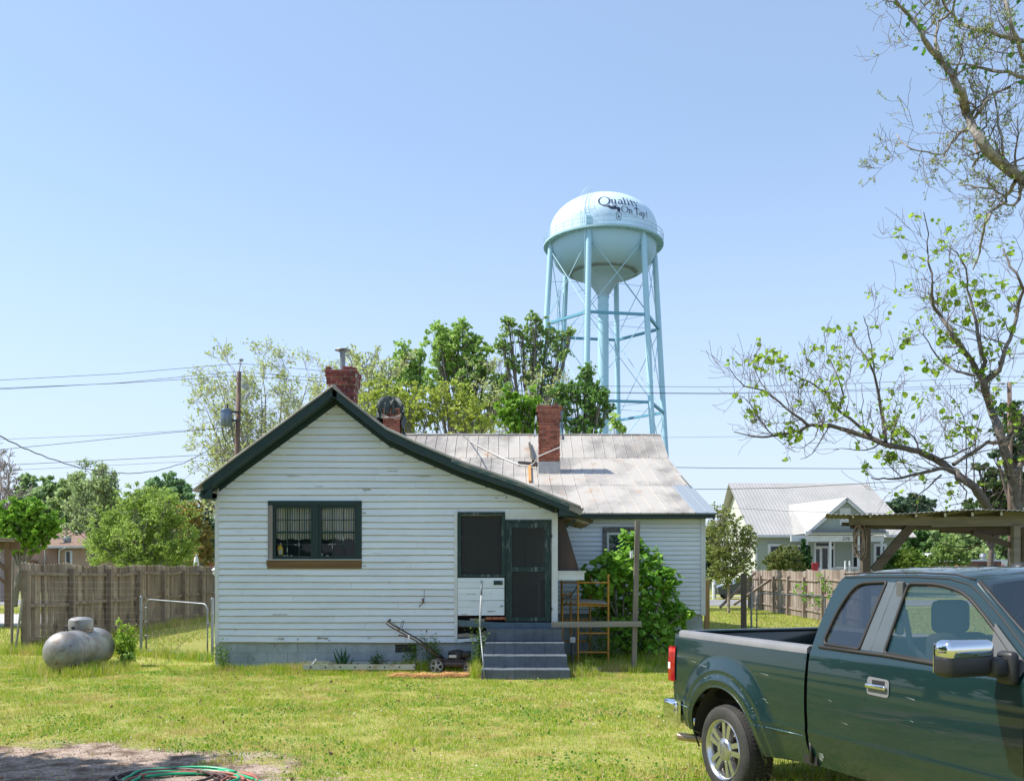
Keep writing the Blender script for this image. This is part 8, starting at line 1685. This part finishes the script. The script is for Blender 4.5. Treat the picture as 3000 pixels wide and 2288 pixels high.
# wheels
def wheel_(t_, y_, out=-1, near=True, base=None):
    """out = direction of the outer face along y"""
    s = out
    mb = MB(); sec = [(.275, .0), (.285, -.012), (.315, -.018), (.355, -.014), (.385, .004), (.400, .030), (.404, .07), (.405, .13), (.404, .2), (.400, .245), (.385, .26), (.30, .27), (.27, .25)]
    mb.lathe([(r, (-w)*s) for r, w in sec], (t_, y_, .405), 80, 'Y', True)
    if near:
        for k in range(64):
            a = 2*PI*k/64
            for w0_, w1_, dr in ((.012, .075, .0045), (.088, .128, .006), (.148, .188, .006), (.20, .25, .0045)):
                aa = a+(.02 if w0_ > .1 else 0); r0, r1 = .396, .405+dr; hw = .013
                def pt(r, an, w): return (t_+r*math.cos(an), y_-w*s, .405+r*math.sin(an))
                rl_ = .39 if w0_ < .05 else r1
                mb.add([pt(r0, aa-.034, w0_), pt(r0, aa+.034, w0_), pt(rl_, aa+.034, w0_), pt(rl_, aa-.034, w0_), pt(r0, aa-.034, w1_), pt(r0, aa+.034, w1_), pt(r1, aa+.034, w1_), pt(r1, aa-.034, w1_)], [(0, 1, 2, 3), (7, 6, 5, 4), (3, 2, 6, 7), (0, 3, 7, 4), (1, 5, 6, 2)])
    ty = tobj('wheel', mb, m_tyre, smooth=30)
    mb = MB(); mb.lathe([(.268, 0), (.278, -.006), (.272, -.016), (.262, -.010), (.245, .01), (.235, .05), (.23, .2), (.27, .22), (.272, .02)], (t_, y_, .405), 64, 'Y', True)
    if s > 0: pass
    v = [(p[0], y_+(p[1]-y_)*(-s), p[2]) for p in mb.v]; mb.v = v
    rim = tobj('rim', mb, m_alu, ty, smooth=40)
    if near:
        for k in range(5):
            for d_ in (-.17, .17):
                a = 2*PI*k/5+R(80)+d_*.62; ca, sa = math.cos(a), math.sin(a); tx, tz = -sa, ca
                def q(r, u, w): return (t_+ca*r+tx*u, y_-w*s, .405+sa*r+tz*u)
                off_ = .014*(1 if d_ > 0 else -1)
                vs = [q(.07, -.020+off_, .012), q(.07, .020+off_, .012), q(.262, .026+off_*1.6, .004), q(.262, -.026+off_*1.6, .004), q(.07, -.024+off_, .06), q(.07, .024+off_, .06), q(.262, .030+off_*1.6, .045), q(.262, -.030+off_*1.6, .045)]
                m2 = MB(); m2.add(vs, [(0, 1, 2, 3), (7, 6, 5, 4), (0, 4, 5, 1), (1, 5, 6, 2), (2, 6, 7, 3), (3, 7, 4, 0)]); tobj('spoke', m2, m_alu, ty)
        m2 = MB(); m2.lathe([(0, .016), (.07, .014), (.088, .006), (.102, -.002), (.11, -.02), (.11, -.07)], (0, 0, 0), 32, 'Y'); m2.v = [(t_+p[0], y_-(-p[1]-.0)*s, .405+p[2]) for p in m2.v]; tobj('hub_cap', m2, m_alu, ty, smooth=40)
        m2 = MB()
        for rx, rz2, d_ in ((.050, .032, .002), (.044, .026, .004)): pass
        m2.tube([(t_+.030*math.cos(a), y_+.014*s, .405+.050*math.sin(a)) for a in np.linspace(0, 2*PI, 28)], .0035, 5); m2.tube([(t_, y_+.014*s, .405-.024), (t_-.003, y_+.014*s, .405), (t_, y_+.014*s, .405+.024)], .005, 5); tobj('oval_emblem', m2, M('dark_emblem', (.08, .09, .12), .4) if 'dark_emblem' not in bpy.data.materials else bpy.data.materials['dark_emblem'], ty)
    m2 = MB(); m2.lathe([(0, .0), (.20, .0), (.20, .02), (0, .02)], (t_, y_-.10*s, .405), 28, 'Y'); tobj('brake_disc', m2, M('rusty_disc', (.2, .17, .15), .5, .6) if 'rusty_disc' not in bpy.data.materials else bpy.data.materials['rusty_disc'], ty)
wheel_(0, .0, -1); wheel_(3.67, .03, -1); wheel_(0, 2.0, 1, False); wheel_(3.67, 1.97, 1, False)
# wheel wells, underbody
for cx_ in (0, 3.67):
    for s in (0, 1):
        mb = MB(); vs = []; pl = arc(cx_, .41, RA+.012, 178, 2, 22)
        for w in (.03, .42): vs += [(a, w if s == 0 else 2-w, c) for a, c in pl]
        n = len(pl); mb.add(vs, [(i, i+1, n+i+1, n+i) for i in range(n-1)]+[tuple(range(n, 2*n))]); tobj('wheel_well', mb, M('dirty_well', (.035, .033, .03), .9) if 'dirty_well' not in bpy.data.materials else bpy.data.materials['dirty_well'])
        mb = MB(); mb.tube([(a, (wf(a, c)+.004) if s == 0 else 2-wf(a, c)-.004, c) for a, c in arc(cx_, .41, RA+.0, 188, -4, 30)], .010, 6); tobj('arch_lip', mb, m_paint, smooth=True)
mb = MB(); mb.b2((1.10, .045, .50), (1.27, 1.955, 1.34)); tobj('bed_gap_filler', mb, m_plast)
mb = MB(); mb.b2((-.9, .45, .50), (4.6, .60, .62)); mb.b2((-.9, 1.4, .50), (4.6, 1.55, .62)); mb.b2((-.1, .2, .38), (.1, 1.8, .46)); mb.rbox((2.2, 1.0, .5), (1.8, .8, .15), .04); mb.b2((-.85, .2, .78), (1.2, 1.8, .84)); mb.b2((1.2, .1, .5), (3.2, 1.9, .56)); tobj('chassis', mb, m_plast)
